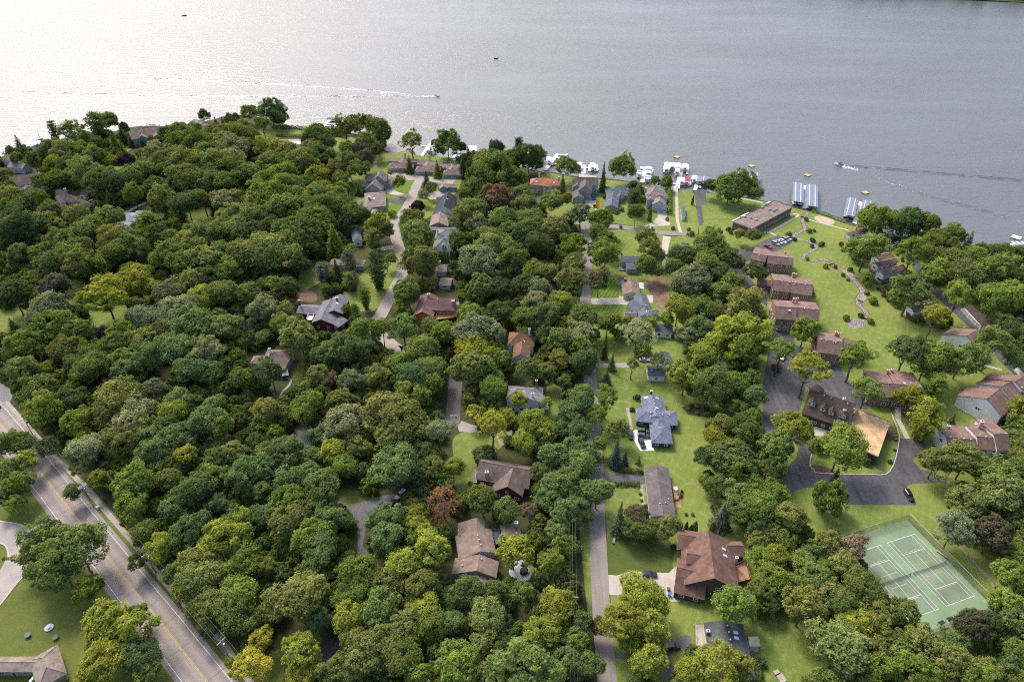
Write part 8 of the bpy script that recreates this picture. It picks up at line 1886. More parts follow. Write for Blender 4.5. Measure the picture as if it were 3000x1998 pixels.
for p, q, colr, t, lab in D['cars']:
    a, b_ = Vector(p), Vector(q); m = (a + b_) / 2; d = b_ - a; yaw = math.atan2(d.y, d.x); cp = CARP[t]; L, W, H, zs = cp['dim']
    e = empty('parked_car' if t != 'pickup' else 'pickup_truck', (m.x, m.y, .08), yaw); tag(e, lab, 'car' if t != 'pickup' else 'pickup truck', 'cars parked in the neighbourhood')
    col = CARC[colr] + (1,)
    for k in ('body', 'roof', 'windows'): inst(k, cp[k], e, (0, 0, 0)).color = col
    for sx in (-.6, .62):
        for sy in (-1, 1): inst('wheel', cp['wheel'], e, (sx * L / 2, sy * (W / 2 - .12), .35))
    for sy in (-1, 1): inst('headlight', cp['headlight'], e, (L / 2 - .1, sy * W * .33, zs - .36)); inst('taillight', cp['taillight'], e, (-L / 2 + .04, sy * W * .36, zs - .2))

# ------------------------------------------------------------------ piers, canopies, boats
DECKW = surf('pier_white', (.70, .69, .68), .08, .6, 3, streak=(3, 3, 1))
for lab, pls in D['piers']:
    c = Vector(pls[0][0][0]); e = empty('pier', (c.x, c.y, 0)); tag(e, lab, 'pier', 'white piers along the shore')
    for pi, (pl, w) in enumerate(pls):
        a, q = Vector(pl[0]), Vector(pl[1]); d = q - a; L = d.length; d.normalize(); n = Vector((-d.y, d.x)); b = MB(); k = max(2, int(L / 3.0)); ps = MB()
        zt = -.1 + .012 * pi
        for i in range(k):
            m = a + d * (L * (i + .5) / k) - c; M = Matrix.Translation((m.x, m.y, zt)) @ Matrix.Rotation(math.atan2(d.y, d.x), 4, 'Z'); b.box((0, 0, 0), (L / k - .05, w, .12), M)
        b.build('deck_section', DECKW, e)
        for i in range(k + 1):
            for s in (-1, 1): m = a + d * (L * i / k) + n * (s * (w / 2 - .08)) - c; ps.tube((m.x, m.y, -2.0), (m.x, m.y, .35), .06, n=5)
        ps.build('pier_post', TIN, e)
CANC = {'white': ((.72, .71, .70),) * 2, 'green': ((.10, .17, .15),) * 2, 'pinkwhite': ((.70, .64, .63),) * 2, 'red': ((.42, .05, .08),) * 2, 'greywhite': ((.58, .58, .60),) * 2, 'bluewhite': ((.72, .72, .73), (.17, .21, .32)), 'stripe': ((.19, .215, .285), (.66, .66, .68)), 'stripe1': ((.19, .215, .285), (.66, .66, .68))}
def canvas(c): return surf('canvas_%d_%d_%d' % tuple(int(v * 100) for v in c), c, .08, .6, 2, .75, .25)
NAVY = surf('boat_navy', (.03, .035, .06), .2, .5, 2, .4, .5)
def boat_hull(mb, L, W, h, mi=0, deck=1):
    secs = []
    for t in (0, .25, .5, .72, .88, 1.0):
        w = W / 2 * (1 - max(0, (t - .45) / .55) ** 2.2 * .96); k = .55 + .45 * (1 - t) if t > .6 else .8; x = -L / 2 + L * t; z = h * (1 + .25 * t * t)
        secs.append([(x, -w, z), (x, -w * k, .05 + .25 * max(0, t - .7)), (x, w * k, .05 + .25 * max(0, t - .7)), (x, w, z)])
    for s0, s1 in zip(secs[:-1], secs[1:]):
        for i in range(3): mb.face([s0[i + 1], s0[i], s1[i], s1[i + 1]], mi)
        mb.face([s0[0], s0[3], s1[3], s1[0]], deck)
    mb.face(secs[0], mi)
for ci, (lab, A, B, w, st) in enumerate(D['cans']):
    a, q = Vector(A), Vector(B); m = (a + q) / 2; d = q - a; L = max(d.length, 3.5); yaw = math.atan2(d.y, d.x); e = empty('boat_lift_canopy', (m.x, m.y, 0), yaw); tag(e, lab, 'boat canopy', 'boat lift canopies along the shore')
    c1, c2 = CANC[st]; m1, m2 = canvas(c1), canvas(c2); b = MB(); zr, ze = 3.2, 2.75 if not st.startswith('stripe') else 2.95; hw = w / 2
    n = max(3, int(L / 3.2))
    for i in range(n):
        x0, x1 = -L / 2 + L * i / n, -L / 2 + L * (i + 1) / n - (.14 if st.startswith('stripe') else .07)
        mi = 1 if (st == 'bluewhite' and 0 < i < n - 1) else 0
        for s in (-1, 1):
            mid = hw * .55
            for y0, y1, z0, z1 in ((0, mid, zr, zr - (zr - ze) * .35), (mid, hw, zr - (zr - ze) * .35, ze)):
                t = [(x0, s * y0, z0), (x1, s * y0, z0), (x1, s * y1, z1), (x0, s * y1, z1)]; b.face(t if s < 0 else t[::-1], mi); b.face([(p[0], p[1], p[2] - .06) for p in (t[::-1] if s < 0 else t)], mi)
            v = [(x0, s * hw, ze), (x1, s * hw, ze), (x1, s * hw, ze - .55), (x0, s * hw, ze - .55)]; b.face(v if s < 0 else v[::-1], mi); b.face([(p[0], p[1] - s * .04, p[2]) for p in (v[::-1] if s < 0 else v)], mi)
    b.build('canopy_cover', [m1, m2], e)
    if st.startswith('stripe'):
        for y in ((-.24, .24) if st == 'stripe' else (0.0,)):
            s = MB(); z = zr - (zr - ze) * .35 * abs(y) * 2 / 1.1 + .05; s.box((0, y * w, z), (L, w * .06, .05)); s.build('white_strip', m2, e)
    f = MB()
    for i in range(n + 1):
        for s in (-1, 1): x = -L / 2 + .1 + (L - .2) * i / n; f.tube((x, s * (hw - .15), -2.2), (x, s * (hw - .15), ze - .05), .06, n=5)
    for s in (-1, 1): f.tube((-L / 2, s * (hw - .15), -.15), (L / 2, s * (hw - .15), -.15), .08, n=5)
    for x in (-L / 2 + .2, L / 2 - .2): f.tube((x, -hw + .15, -.2), (x, hw - .15, -.2), .07, n=5)
    f.build('lift_frame', WHITE if not st.startswith('stripe') else TIN, e)
    # the boat on the lift is a thing of its own
    nb = max(1, int(L / 9)) if st.startswith('stripe') else 1
    for i in range(nb):
        for s in ((-.26, .26) if st.startswith('stripe') else (0,)):
            be = empty('moored_boat', (m.x, m.y, 0), yaw); x = -L / 2 + L * (i + .5) / nb; off = Matrix.Rotation(yaw, 3, 'Z') @ Vector((x, s * w, -.25)); be.location = (m.x + off.x, m.y + off.y, -.25)
            sn = {19: 'ramp-side', 20: 'shade-tree left', 21: 'shade-tree right', 22: 'open-shore left', 23: 'open-shore right', 24: 'tree-hidden left', 25: 'tree-hidden right'}.get(ci)
            tag(be, ('%s boat, %s slot on the %s side under the %s blue canopy' % ('navy' if (i + int(s * 10)) % 2 == 0 else 'white', ['shoreward', 'second', 'third', 'fourth', 'fifth', 'lakeward'][min(i, 5)], 'left' if s > 0 else 'right', sn)) if sn else 'boat under the ' + lab, 'boat', 'boats under canopies'); h = MB(); boat_hull(h, min(6.5, L / nb * .9), 2.1 if w < 5 else 2.4, .8); h.build('hull', [NAVY if (i + int(s * 10)) % 2 == 0 else WHITE, SOFTW], be)
            wsm = MB(); wsm.box((.2, 0, 1.05), (.9, 1.4, .35)); wsm.build('windshield', GLASS, be)
for lab, A, B, kd in D['boats']:
    a, q = Vector(A), Vector(B); m = (a + q) / 2; d = q - a; yaw = math.atan2(d.y, d.x); L = {'wake': 7.5, 'open': 6.5, 'dark': 5.5, 'pontoon': 8, 'sail': 5, 'kayak': 3.6}[kd]; W = {'kayak': .8, 'pontoon': 2.7}.get(kd, 2.3)
    e = empty({'kayak': 'kayak', 'sail': 'sailboat', 'pontoon': 'pontoon_boat', 'wake': 'speedboat'}.get(kd, 'motorboat'), (m.x, m.y, -.62), yaw); tag(e, lab, 'kayak' if kd == 'kayak' else 'boat', 'boats on the lake')
    h = MB(); boat_hull(h, L, W, .85 if kd != 'kayak' else .35); hm = {'dark': NAVY, 'kayak': flat('kayak_lime', (.35, .62, .03))}.get(kd, WHITE); h.build('hull', [hm, hm if kd == 'kayak' else SOFTW], e)
    if kd in ('wake', 'open', 'dark'):
        s = MB(); s.box((0, 0, 0), (1.0, 1.5, .4), Matrix.Translation((L * .08, 0, 1.1)) @ Matrix.Rotation(-.35, 4, 'Y')); s.build('windshield', GLASS, e)
        s = MB(); s.box((-L * .22, 0, .95), (1.6, 1.7, .3)); s.box((-L * .05, .45, 1.0), (.6, .5, .5)); s.box((-L * .05, -.45, 1.0), (.6, .5, .5)); s.build('seat', NAVY if kd != 'dark' else SOFTW, e)
        s = MB(); s.box((-L / 2 - .2, 0, .6), (.5, .5, .9)); s.build('engine', NAVY, e)
    if kd == 'wake':
        s = MB()
        for y in (-1, 1): s.tube((-.2, y, .8), (-.6, y * .9, 2.2), .06); s.tube((.7, y, .8), (.1, y * .9, 2.2), .06)
        s.box((-.4, 0, 2.25), (2.2, 2.1, .08)); s.build('tower', NAVY, e)
    if kd == 'pontoon':
        s = MB()
        for k in range(6): s.box((-L / 2 + .7 + k * 1.3, 0, 2.3), (1.2, 2.6, .1), mi=k % 2)
        for x in (-3, 3):
            for y in (-1.1, 1.1): s.tube((x, y, .7), (x, y, 2.25), .05)
        s.build('canopy_cover', [WHITE, surf('canvas_teal', (.12, .25, .24), .1, .5, 2)], e)
    if kd == 'sail':
        s = MB(); s.tube((.6, 0, .6), (.6, 0, 7.5), .07, .04); s.tube((.6, 0, 1.3), (-2.2, 0, 1.3), .05); s.build('mast', surf('mast_red', (.3, .1, .08), .1, .5, 2), e)
        s = MB(); s.face([(.55, .02, 1.4), (.55, .02, 5.5), (.2, .04, 1.4)]); s.face([(.55, -.02, 1.4), (.2, -.04, 1.4), (.55, -.02, 5.5)]); s.build('sail', SOFTW, e)
for i, (p, cl, lab) in enumerate(D['rafts']):
    e = empty('swim_raft', (p[0], p[1], -.6), R_(20 if i % 2 else 45)); tag(e, lab, 'swim raft', 'swim rafts')
    b = MB(); S_ = 3.6 if cl == 'yellow' else 4.6
    for k in range(6): b.box((-S_ / 2 + S_ * (k + .5) / 6, 0, .42), (S_ / 6 - .04, S_, .1))
    b.build('deck', surf('raft_yellow', (.55, .38, .12), .12, .6, 2) if cl == 'yellow' else DECKW, e)
    b = MB()
    for x in (-1, 1): b.tube((x * S_ * .38, -S_ / 2, .1), (x * S_ * .38, S_ / 2, .1), .28, n=8)
    b.build('float', flat('raft_float', (.05, .04, .03)), e)
FOAM = surf('foam', (.8, .8, .8), .1, .8, 4, .6, .2)
random.seed(4)
for pts, kd in D['misc']['wakes']:
    P = smooth(pts, 8)
    if kd == 'foam':
        b = MB(); L = sum(math.hypot(c[0] - a[0], c[1] - a[1]) for a, c in zip(P[:-1], P[1:])); N = int(L * 14)
        for _ in range(N):
            t = random.random() ** 1.3 * (len(P) - 1.001); i = int(t); f = t - i; x = P[i][0] + (P[i + 1][0] - P[i][0]) * f; y = P[i][1] + (P[i + 1][1] - P[i][1]) * f; sp = .6 + t / len(P) * 1.8
            x += random.gauss(0, sp * .5); y += random.gauss(0, sp * .5); r_ = random.uniform(.2, .75) * (1.3 - t / len(P)); stone_faces(b, x, y, -.68, r_)
        b.build('wake_foam', FOAM, kind='stuff')
    else:
        # a low swell: two facing slopes of water
        b = MB()
        for s in range(2):
            Q = offset(P, s * 3.0); A_, B_, C_ = offset(Q, -.55), Q, offset(Q, .55)
            for i in range(len(Q) - 1):
                h = .3 * random.uniform(.2, 1.2)
                b.face([(*A_[i], -.605), (*A_[i + 1], -.605), (*B_[i + 1], -.6 + h), (*B_[i], -.6 + h)][::-1]); b.face([(*B_[i], -.6 + h), (*B_[i + 1], -.6 + h), (*C_[i + 1], -.605), (*C_[i], -.605)][::-1])
        b.build('wake_swell', WATER, kind='stuff')

# ------------------------------------------------------------------ poles and wires
PB = {}
for p, kd, lab in D['poles']:
    e = empty('utility_pole', (p[0], p[1], 0)); tag(e, lab, 'utility pole', 'utility poles'); b = MB(); b.tube((0, 0, -.2), (0, 0, 10.8), .17, .11, n=8); b.build('post', WOODP, e)
    ya = R_(57)
    if kd != 'none':
        for zz in ((10.2, 9.5) if kd == 'double' else (10.2,)):
            for off in ((-.18, .18) if kd == 'double' else (0,)):
                s = MB(); M = Matrix.Translation((0, 0, zz)) @ Matrix.Rotation(ya if 'village' not in lab else 0, 4, 'Z'); s.box((0, off, 0), (2.8, .14, .16), M); s.build('crossarm', surf('crossarm_wood', (.42, .40, .38), .1, .5, 3), e)
            s = MB()
            for x in (-1.25, -.5, .5, 1.25): q = Matrix.Rotation(ya if 'village' not in lab else 0, 3, 'Z') @ Vector((x, 0, 0)); s.tube((q.x, q.y, zz + .08), (q.x, q.y, zz + .35), .06, n=5)
            s.build('insulator', SOFTW, e)
        s = MB(); s.tube((.35, 0, 8.0), (.35, 0, 9.0), .26, n=9); s.build('transformer', TIN, e)
    if 'lamp' in lab:
        s = MB(); s.tube((0, 0, 7.6), (-1.6, -.8, 8.2), .05); s.box((-1.8, -.9, 8.2), (.8, .35, .18)); s.build('street_lamp', SOFTW, e)
    PB[lab] = Vector((p[0], p[1], 0))
WIRE = flat('wire', (.22, .24, .17), .6)
def wires(p, q, offs, zs_, lab, sag=.9):
    e = empty('power_line', ((p.x + q.x) / 2, (p.y + q.y) / 2, 0)); tag(e, lab, 'power line', 'overhead wires'); c = e.location; d = (q - p).normalized(); n = Vector((-d.y, d.x, 0))
    for o_, z in zip(offs, zs_):
        b = MB(); P = []
        for i in range(13):
            t = i / 12; m = p + (q - p) * t + n * o_; P.append((m.x - c.x, m.y - c.y, z - sag * 4 * t * (1 - t)))
        for a, k in zip(P[:-1], P[1:]): b.tube(a, k, .014, n=3, cap=False)
        b.build('wire', WIRE, e)
pl = [x[0] for x in D['poles']]; V3 = lambda p: Vector((p[0], p[1], 0))
w4 = ((-1.25, -.5, .5, 1.25), (10.5,) * 4); w2 = ((-1.25, 1.25, 0), (10.5, 10.5, 8.3))
wires(V3(pl[3]), V3(pl[0]), *w2, 'overhead wires from the lamp pole to the double crossarm pole')
wires(V3(pl[0]), V3(pl[1]), *w2, 'overhead wires from the double crossarm pole to the middle pole')
wires(V3(pl[1]), V3(pl[2]), *w2, 'overhead wires from the middle pole to the bottom pole')
wires(V3(pl[2]), V3(pl[2]) + (V3(pl[2]) - V3(pl[1])) * 1.1, *w2, 'overhead wires leaving the bottom pole downwards')
wires(V3(pl[0]), V3(pl[0]) + Vector((-62, 6, 0)), (-.9, 0, .9, 0), (10.5, 10.5, 10.5, 8.0), 'overhead wires crossing the main road to the left edge')
wires(V3(pl[4]), V3(pl[5]), (-.9, .1, .9), (10.5, 10.5, 10.5), 'overhead wires along the green strip, upper span')
wires(V3(pl[4]), V3(pl[4]) + (V3(pl[4]) - V3(pl[5])) * .9, (-.9, .1, .9), (10.5, 10.5, 10.5), 'overhead wires along the green strip, lower span')
wires(V3(pl[7]), V3(pl[6]), (0,), (9.6,), 'thin wire between the poles of the shore street')
wires(V3(pl[6]), V3(pl[6]) + Vector((75, 2, 0)), (0,), (9.6,), 'thin wire crossing the boat ramp drive')

# ------------------------------------------------------------------ tennis courts
def fencem():
    m, n, p, L = newmat('chain_link'); out = n.nodes['Material Output']; tr = n.nodes.new('ShaderNodeBsdfTransparent'); mx = n.nodes.new('ShaderNodeMixShader')
    ck = n.nodes.new('ShaderNodeTexChecker'); ck.inputs['Scale'].default_value = 12; L.new(pos(n, 'O'), ck.inputs['Vector'])
    p.inputs['Base Color'].default_value = (.16, .17, .16, 1); p.inputs['Roughness'].default_value = .6
    mx.inputs[0].default_value = .34; L.new(tr.outputs[0], mx.inputs[1]); L.new(p.outputs[0], mx.inputs[2]); L.new(mx.outputs[0], out.inputs[0]); return m
CL = fencem()
NL, NR, FR, FL = [Vector(p) for p in D['court']]; ctr = (NL + NR + FR + FL) / 4; ly = ((FL - NL) + (FR - NR)).normalized(); lx = Vector((ly.y, -ly.x))
yaw = math.atan2(lx.y, lx.x); te = empty('tennis_court', (ctr.x, ctr.y, .08), yaw); tag(te, 'green double tennis court with white and orange lines inside a chain link fence', 'tennis court')
T = Matrix.Rotation(-yaw, 2)
def tl(p): v = T @ (Vector(p) - ctr); return v
f = [tl(p) for p in D['fence']]; x1 = (f[0].x + f[1].x) / 2; y1 = (f[0].y + f[2].y) / 2; y0 = f[3].y; x0 = x1 - 36.5
y0 = min(y0, -17.5)
GC = surf('court_green', (.185, .26, .15), .16, .12, 3, .85); GI = surf('court_inner_green', (.165, .215, .14), .2, .12, 3, .85); ORG = surf('orange_line', (.50, .31, .12), .1, 1, 4); PEA = surf('peach_line', (.52, .40, .26), .1, 1, 4); WL = surf('court_white_line', (.64, .67, .64), .15, 1, 4)
b = MB(); b.box(((x0 + x1) / 2, (y0 + y1) / 2, -.02), (x1 - x0, y1 - y0, .06)); b.build('court_slab', GC, te)
dx = tl(D['court2'][0]).x - 5.485
for k, (cx, om) in enumerate(((0, ORG), (dx, PEA))):
    b = MB(); b.box((cx, 0, .0145), (10.97, 23.77, .004)); b.build('playing_field', GI, te)
    b = MB(); z = .021; w = .10
    for x in (-5.485, 5.485, -4.115, 4.115): b.box((cx + x, 0, z), (w, 23.77, .004))
    for y in (-11.885, 11.885): b.box((cx, y, z + .004), (10.97 + w, w * 1.3, .004))
    for y in (-6.4, 6.4): b.box((cx, y, z + .004), (8.23, w * 1.3, .004))
    b.box((cx, 0, z + .002), (w, 12.8, .004)); b.build('white_line', WL, te)
    b = MB()
    for x in (-3.05, 3.05): b.box((cx + x, 0, z + .010), (w, 13.4, .004))
    for y in (-2.13, 2.13, -6.85, 6.85): b.box((cx, y, z + .014), (6.2, w * 1.6, .004))
    b.build('orange_line', om, te)
    ne = empty('tennis_net', (0, 0, 0)); ne.location = (ctr.x, ctr.y, .1); ne.rotation_euler = (0, 0, yaw); tag(ne, 'dark net across the %s of the two tennis courts' % ('right-hand' if k == 0 else 'left-hand'), 'tennis net', 'tennis nets')
    b = MB(); b.box((cx, 0, .48), (12.6, .03, .9)); b.build('net', CL, ne)
    b = MB()
    for x in (-6.35, 6.35): b.tube((cx + x, 0, -.05), (cx + x, 0, 1.1), .06)
    b.build('net_post', flat('net_post', (.03, .06, .045), .6), ne)
fe = empty('court_fence', (ctr.x, ctr.y, .05), yaw); tag(fe, 'tall chain link fence round the green tennis courts', 'fence')
for (ax_, ay, bx, by) in ((x0, y1, x1, y1), (x1, y1, x1, y0), (x1, y0, x0, y0), (x0, y0, x0, y1)):
    b = MB(); L = math.hypot(bx - ax_, by - ay); k = int(L / 3); b.face([(ax_, ay, 0), (bx, by, 0), (bx, by, 3), (ax_, ay, 3)]); b.build('wire_mesh', CL, fe)
    b = MB()
    for i in range(k): t = i / k; b.tube((ax_ + (bx - ax_) * t, ay + (by - ay) * t, -.1), (ax_ + (bx - ax_) * t, ay + (by - ay) * t, 3.05), .05, n=5)
    b.tube((ax_, ay, 3.0), (bx, by, 3.0), .045, n=5); b.build('fence_post', TIN, fe)
def bench(p, q, lab, grp=None):
    p, q = Vector(p), Vector(q); m = (p + q) / 2; d = q - p; e = empty('bench', (m.x, m.y, .1), math.atan2(d.y, d.x)); tag(e, lab, 'bench', grp); L = 3.6
    for k in range(3): b = MB(); b.box((0, -.25 + .22 * k, .45), (L, .18, .05)); b.build('slat', surf('bench_wood', (.42, .34, .26), .15, 1, 4), e)
    for k in range(2): b = MB(); b.box((0, .3, .65 + .18 * k), (L, .04, .13)); b.build('backrest_slat', MATS['bench_wood'], e)
    for x in (-1.4, 1.4): b = MB(); b.box((x, 0, .2), (.08, .6, .45)); b.build('leg', NAVY, e)
bench(*D['bench'], 'wooden bench on the tennis court beside the right fence')
p = D['machine']; e = empty('ball_machine_stand', (p[0], p[1], .1), .4); tag(e, 'dark rolling stand near the lower end of the tennis court', 'stand')
DK = flat('dark_steel', (.03, .035, .035), .5); b = MB()
for x in (-.8, .8):
    for y in (-.5, .5): b.tube((x, y, .1), (x * .3, y * .6, 1.7), .06)
b.build('frame', DK, e); b = MB(); b.box((-.4, 0, 1.75), (1.9, 1.1, .12)); b.build('top', DK, e)
for x in (-.8, .8):
    for y in (-.5, .5): b = MB(); b.tube((x, y - .05, .12), (x, y + .05, .12), .13, n=9); b.build('wheel', RUBBER, e)

# ------------------------------------------------------------------ hedges, flower beds, walls, garden things
def scatter_mesh(name, C, N, size, tint, r, mat=None): return quads_mesh(name, np.array(C), unit(np.array(N)), size, np.array(tint), r, 1.4, mat)
for hi, (pl_, w, h, cl, lab) in enumerate(D['hedges']):
    r = np.random.default_rng(hi); P = smooth(pl_, 6); C = []; N = []; T_ = []; c0 = Vector(P[len(P) // 2])
    for a, q in zip(P[:-1], P[1:]):
        L = math.hypot(q[0] - a[0], q[1] - a[1]); n = int(L * 42 * (w + 2 * h) / 4); nx_, ny_ = -(q[1] - a[1]) / max(L, .01), (q[0] - a[0]) / max(L, .01)
        for _ in range(n):
            t = r.uniform(0, 1); s = r.uniform(-1, 1); an = s * 1.7; rr = r.uniform(.82, 1.05) * (1 + .14 * math.sin((a[0] + t * L) * 1.3 + hi))
            o = math.sin(an) * w / 2 * rr; z = max(.05, (h * .25 + math.cos(an) * h * .75) * rr)
            C.append((a[0] + (q[0] - a[0]) * t + nx_ * o - c0.x, a[1] + (q[1] - a[1]) * t + ny_ * o - c0.y, z)); N.append((nx_ * math.sin(an) + r.normal(0, .3), ny_ * math.sin(an) + r.normal(0, .3), math.cos(an) + .4)); T_.append(np.clip(r.normal(.45, .2), 0, 1))
    o = link(bpy.data.objects.new('hedge', scatter_mesh('hedge', C, N, .34, T_, r))); o.location = (c0.x, c0.y, 0); o['leafcol'] = leafcol(cl, 'R', r3); tag(o, lab, 'hedge', 'hedges')
for fi, (pl_, lab) in enumerate(D['flowers']):
    r = np.random.default_rng(fi + 50); xs = [p[0] for p in pl_]; ys = [p[1] for p in pl_]; C = []; N = []; T_ = []; A_ = (max(xs) - min(xs)) * (max(ys) - min(ys)); c0 = (sum(xs) / 4, sum(ys) / 4)
    for _ in range(int(A_ * 22) + 60):
        x, y = r.uniform(min(xs), max(xs)), r.uniform(min(ys), max(ys))
        if inpoly(x, y, pl_): C.append((x - c0[0], y - c0[1], r.uniform(.15, .6))); N.append((r.normal(0, .4), r.normal(0, .4), 1)); T_.append(r.uniform(.2, .8))
    o = link(bpy.data.objects.new('flower_bed', scatter_mesh('flower_bed', C, N, .3, T_, r))); o.location = (c0[0], c0[1], 0); o['leafcol'] = (.62, .27, .015); tag(o, lab, 'flower bed', 'orange flower beds')
def wall_line(name, pts, lab, cat, h, w, mats, step, jit):
    P = smooth(pts, 4); c0 = Vector(P[0]); e = empty(name, (c0.x, c0.y, 0)); tag(e, lab, cat); random.seed(len(P)); b = MB()
    for a, q in zip(P[:-1], P[1:]):
        L = math.hypot(q[0] - a[0], q[1] - a[1]); k = max(1, round(L / step)); yw = math.atan2(q[1] - a[1], q[0] - a[0])
        for i in range(k):
            t = (i + .5) / k; hh = h * random.uniform(1 - jit, 1 + jit); M = Matrix.Translation((a[0] + (q[0] - a[0]) * t - c0.x, a[1] + (q[1] - a[1]) * t - c0.y, hh / 2 + .02)) @ Matrix.Rotation(yw + random.uniform(-.2, .2) * jit, 4, 'Z'); b.box((0, 0, 0), (L / k * .96, w * random.uniform(1 - jit, 1), hh), M, random.randint(0, len(mats) - 1))
    b.build('stone_course', mats, e, kind='stuff')
wall_line('dry_stone_wall', D['misc']['wall'], 'low pale dry stone wall along the lawn of the terracotta-roofed house', 'stone wall', .55, .8, STONE, .55, .35)
wall_line('kerb', D['misc']['kerb'], 'pale concrete kerb wall round the clubhouse island', 'kerb', .18, .35, [GM['concrete']], 2.4, .05)
M_ = D['misc']
for kk, kl in (('kerb2', 'pale kerb round the grass island of the left driveway'), ('kerb3', 'pale kerb along the upper edge of the left driveway'), ('kerb4', 'pale kerb along the lower edge of the left driveway')): wall_line('kerb', M_[kk], kl, 'kerb', .16, .55, [GM['concrete']], 1.2, .04)
x, y = M_['fountain']; e = empty('garden_fountain', (x, y, .03)); tag(e, 'pale round stone fountain on the corner lawn', 'fountain')
b = MB(); b.tube((0, 0, 0), (0, 0, .35), 1.1, 1.2, 16); b.build('basin', SOFTW, e); b = MB(); b.tube((0, 0, .3), (0, 0, .9), .18, .14, 10); b.tube((0, 0, .85), (0, 0, .98), .3, .65, 14); b.build('upper_bowl', SOFTW, e)
for k, (x, y) in enumerate(M_['tables']):
    e = empty('round_table', (x, y, .03)); tag(e, 'round dark green garden table %s of the fountain' % ('left' if k == 0 else 'right'), 'table', 'garden tables'); GT = flat('table_green', (.05, .10, .095), .5)
    b = MB(); b.tube((0, 0, .7), (0, 0, .78), .85, .85, 16); b.build('table_top', GT, e); b = MB(); b.tube((0, 0, 0), (0, 0, .7), .07, n=6); b.tube((0, 0, 0), (0, 0, .06), .45, n=10); b.build('leg', GT, e)
x, y = M_['firepit']; e = empty('covered_fire_table', (x, y, .08), .5); tag(e, 'black covered fire table in the middle of the round patio', 'fire table')
b = MB(); loft(b, [[(math.cos(a) * rr, math.sin(a) * rr * .85, z) for a in [6.283 * i / 8 for i in range(8)]] for rr, z in ((1.5, 0), (1.45, .75), (1.1, .9))]); b.build('cover', flat('black_cover', (.02, .02, .025), .5), e)
gz = [Vector(p) for p in M_['gazebo']]; gc = sum(gz, Vector((0, 0))) / 4; e = empty('gazebo', (gc.x, gc.y, 0)); tag(e, 'tan canvas gazebo behind the dark grey green roofed house', 'gazebo'); b = MB(); TC = surf('tan_canvas', (.42, .33, .24), .08, .5, 2)
q = [(p - gc) for p in gz]; ap = (0, 0, 3.5)
for i in range(4): a_, c_ = q[i - 1], q[i]; b.face([(a_.x, a_.y, 2.7), (c_.x, c_.y, 2.7), ap][::-1]); b.face([(a_.x, a_.y, 2.45), (c_.x, c_.y, 2.45), (c_.x, c_.y, 2.7), (a_.x, a_.y, 2.7)])
b.build('canopy_cover', TC, e)
for p_ in q: b = MB(); b.tube((p_.x * .95, p_.y * .95, 0), (p_.x * .95, p_.y * .95, 2.5), .07); b.build('post', DARKTRIM, e)
b = MB(); b.prism([(p_.x * 1.1, p_.y * 1.1) for p_ in q], .02, .12); b.build('floor', DECK['stonedeck'], e)
for k, (a_, c_) in enumerate(M_['bridges']):
    a_, c_ = Vector(a_), Vector(c_); m = (a_ + c_) / 2; d = c_ - a_; L = max(d.length, 3.5); e = empty('footbridge', (m.x, m.y, .15), math.atan2(d.y, d.x)); tag(e, ['weathered wooden footbridge across the middle of the dry creek', 'weathered wooden footbridge beside the stone pond', 'dark wooden footbridge at the shore end of the dry creek'][k], 'footbridge', 'footbridges')
    for i in range(int(L / .5)): b = MB(); b.box((-L / 2 + .25 + i * .5, 0, .35 + .25 * math.cos((-L / 2 + .25 + i * .5) / L * 3.1)), (.46, 1.6, .08)); b.build('plank', DECK['weathered'], e)
    for s in (-1, 1):
        b = MB()
        for i in range(5): xx = -L / 2 + L * i / 4; b.tube((xx, s * .8, .2), (xx, s * .8, 1.35), .05)
        b.tube((-L / 2, s * .8, 1.3), (L / 2, s * .8, 1.3), .06); b.build('railing', DECK['weathered'], e)
e = empty('swimming_pool', (0, 0, 0)); P = [Vector(p) for p in M_['pool']]; pc = sum(P, Vector((0, 0))) / 4; e.location = (pc.x, pc.y, .06); tag(e, 'pale blue swimming pool on its terrace at the point', 'swimming pool')
b = MB(); b.prism([((p - pc).x, (p - pc).y) for p in P], .0, .03); b.build('pool_water', flat('pool_water', (.35, .62, .75), .1, .5), e)
b = MB()
for i in range(4): a_, c_ = P[i - 1] - pc, P[i] - pc; d = c_ - a_; b.box((0, 0, 0), (d.length, .5, .12), Matrix.Translation(((a_.x + c_.x) / 2, (a_.y + c_.y) / 2, .04)) @ Matrix.Rotation(math.atan2(d.y, d.x), 4, 'Z'))
b.build('coping', GM['concrete'], e)
a_, c_ = [Vector(p) for p in M_['stairs']]; d = (c_ - a_); L = d.length; e = empty('garden_stairs', (a_.x, a_.y, 0), math.atan2(d.y, d.x)); tag(e, 'concrete garden steps descending between the townhouse pair and the path', 'stairs')
n = 12
for i in range(n): b = MB(); b.box((L * (i + .5) / n, 0, (n - i) * .07), (L / n * .92, 2.0, (n - i) * .14)); b.build('step', GM['concrete'], e)
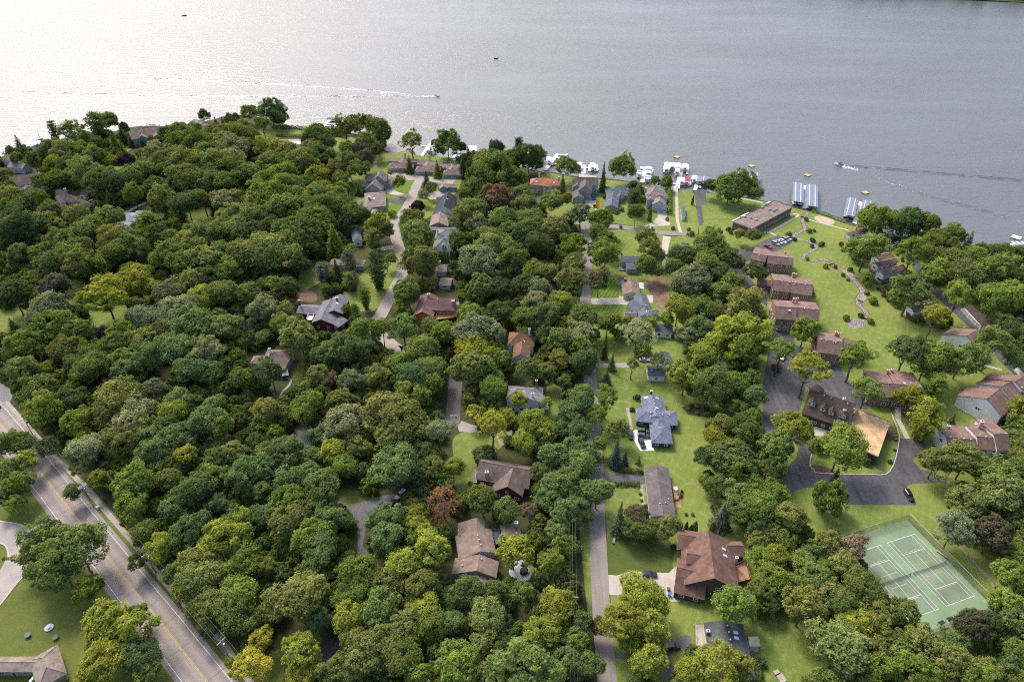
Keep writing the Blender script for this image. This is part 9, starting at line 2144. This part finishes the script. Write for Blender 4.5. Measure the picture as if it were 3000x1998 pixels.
for k, (x, y) in enumerate(M_['bins']):
    e = empty('yard_bin', (x, y, .08), k); tag(e, ['grey wheeled bin on the tan concrete drive', 'bright blue folded tarpaulin chair on the tan concrete drive', 'dark bin at the corner of the terracotta-roofed house'][k], 'bin' if k != 1 else 'chair'); b = MB(); cm = flat('bin_%d' % k, [(.1, .1, .11), (.02, .12, .6), (.04, .04, .04)][k])
    loft(b, [[(-.35, -.3, 0), (.35, -.3, 0), (.35, .3, 0), (-.35, .3, 0)], [(-.45, -.4, 1.0), (.45, -.4, 1.0), (.45, .4, 1.0), (-.45, .4, 1.0)]]); b.build('tub', cm, e); b = MB(); b.box((0, 0, 1.05), (.95, .85, .1)); b.build('lid', cm, e)
x, y = M_['box']; e = empty('utility_box', (x, y, .05), .6); tag(e, 'small white cabinet on the grass below the double crossarm pole', 'cabinet'); b = MB(); b.box((0, 0, .5), (1.0, .7, 1.0)); b.build('cabinet_body', WHITE, e); b = MB(); b.box((0, 0, 1.05), (1.1, .8, .08)); b.build('lid', SOFTW, e)
x, y = M_['mail'][0]; e = empty('garden_swing', (x, y, .05), .3); tag(e, 'pale slatted garden swing bench beside the village street', 'bench')
for i in range(5): b = MB(); b.box((0, -.3 + .3 * i, .55 + .12 * i), (3.0, .2, .05)); b.build('slat', SOFTW, e)
for s in (-1, 1): b = MB(); b.tube((s * 1.6, -.6, 0), (s * 1.6, .3, 1.9), .06); b.tube((s * 1.6, 1.2, 0), (s * 1.6, .3, 1.9), .06); b.build('leg', TIN, e)
x, y = M_['roundpole']; e = empty('birdhouse_pole', (x, y, 0)); tag(e, 'white birdhouse on a pole in the lawn right of the ranch house', 'birdhouse'); b = MB(); b.tube((0, 0, 0), (0, 0, 4), .05); b.build('post', SOFTW, e); b = MB(); b.box((0, 0, 4.2), (.6, .6, .6)); b.tube((0, 0, 4.5), (0, 0, 4.9), .5, .05, 8); b.build('house_box', WHITE, e)
x, y = M_['patiotable']; e = empty('covered_patio_table', (x, y, .8)); tag(e, 'white covered table on the octagonal cedar deck of the ranch house', 'table'); b = MB(); loft(b, [[(math.cos(a) * rr, math.sin(a) * rr, z) for a in [6.283 * i / 10 for i in range(10)]] for rr, z in ((.95, 0), (.8, .75), (.3, .95))]); b.build('cover', WHITE, e)
a_, c_ = M_['seat']; e = empty('stone_terrace_seat', (a_[0], a_[1], 0), .4); tag(e, 'pale stone seat with a small timber landing at the bottom edge of the lawn', 'stone seat'); b = MB(); b.box((0, 0, .25), (1.6, 1.0, .5)); b.box((.3, -1.8, .1), (2.0, 2.2, .2)); b.build('slab', DECK['stonedeck'], e)
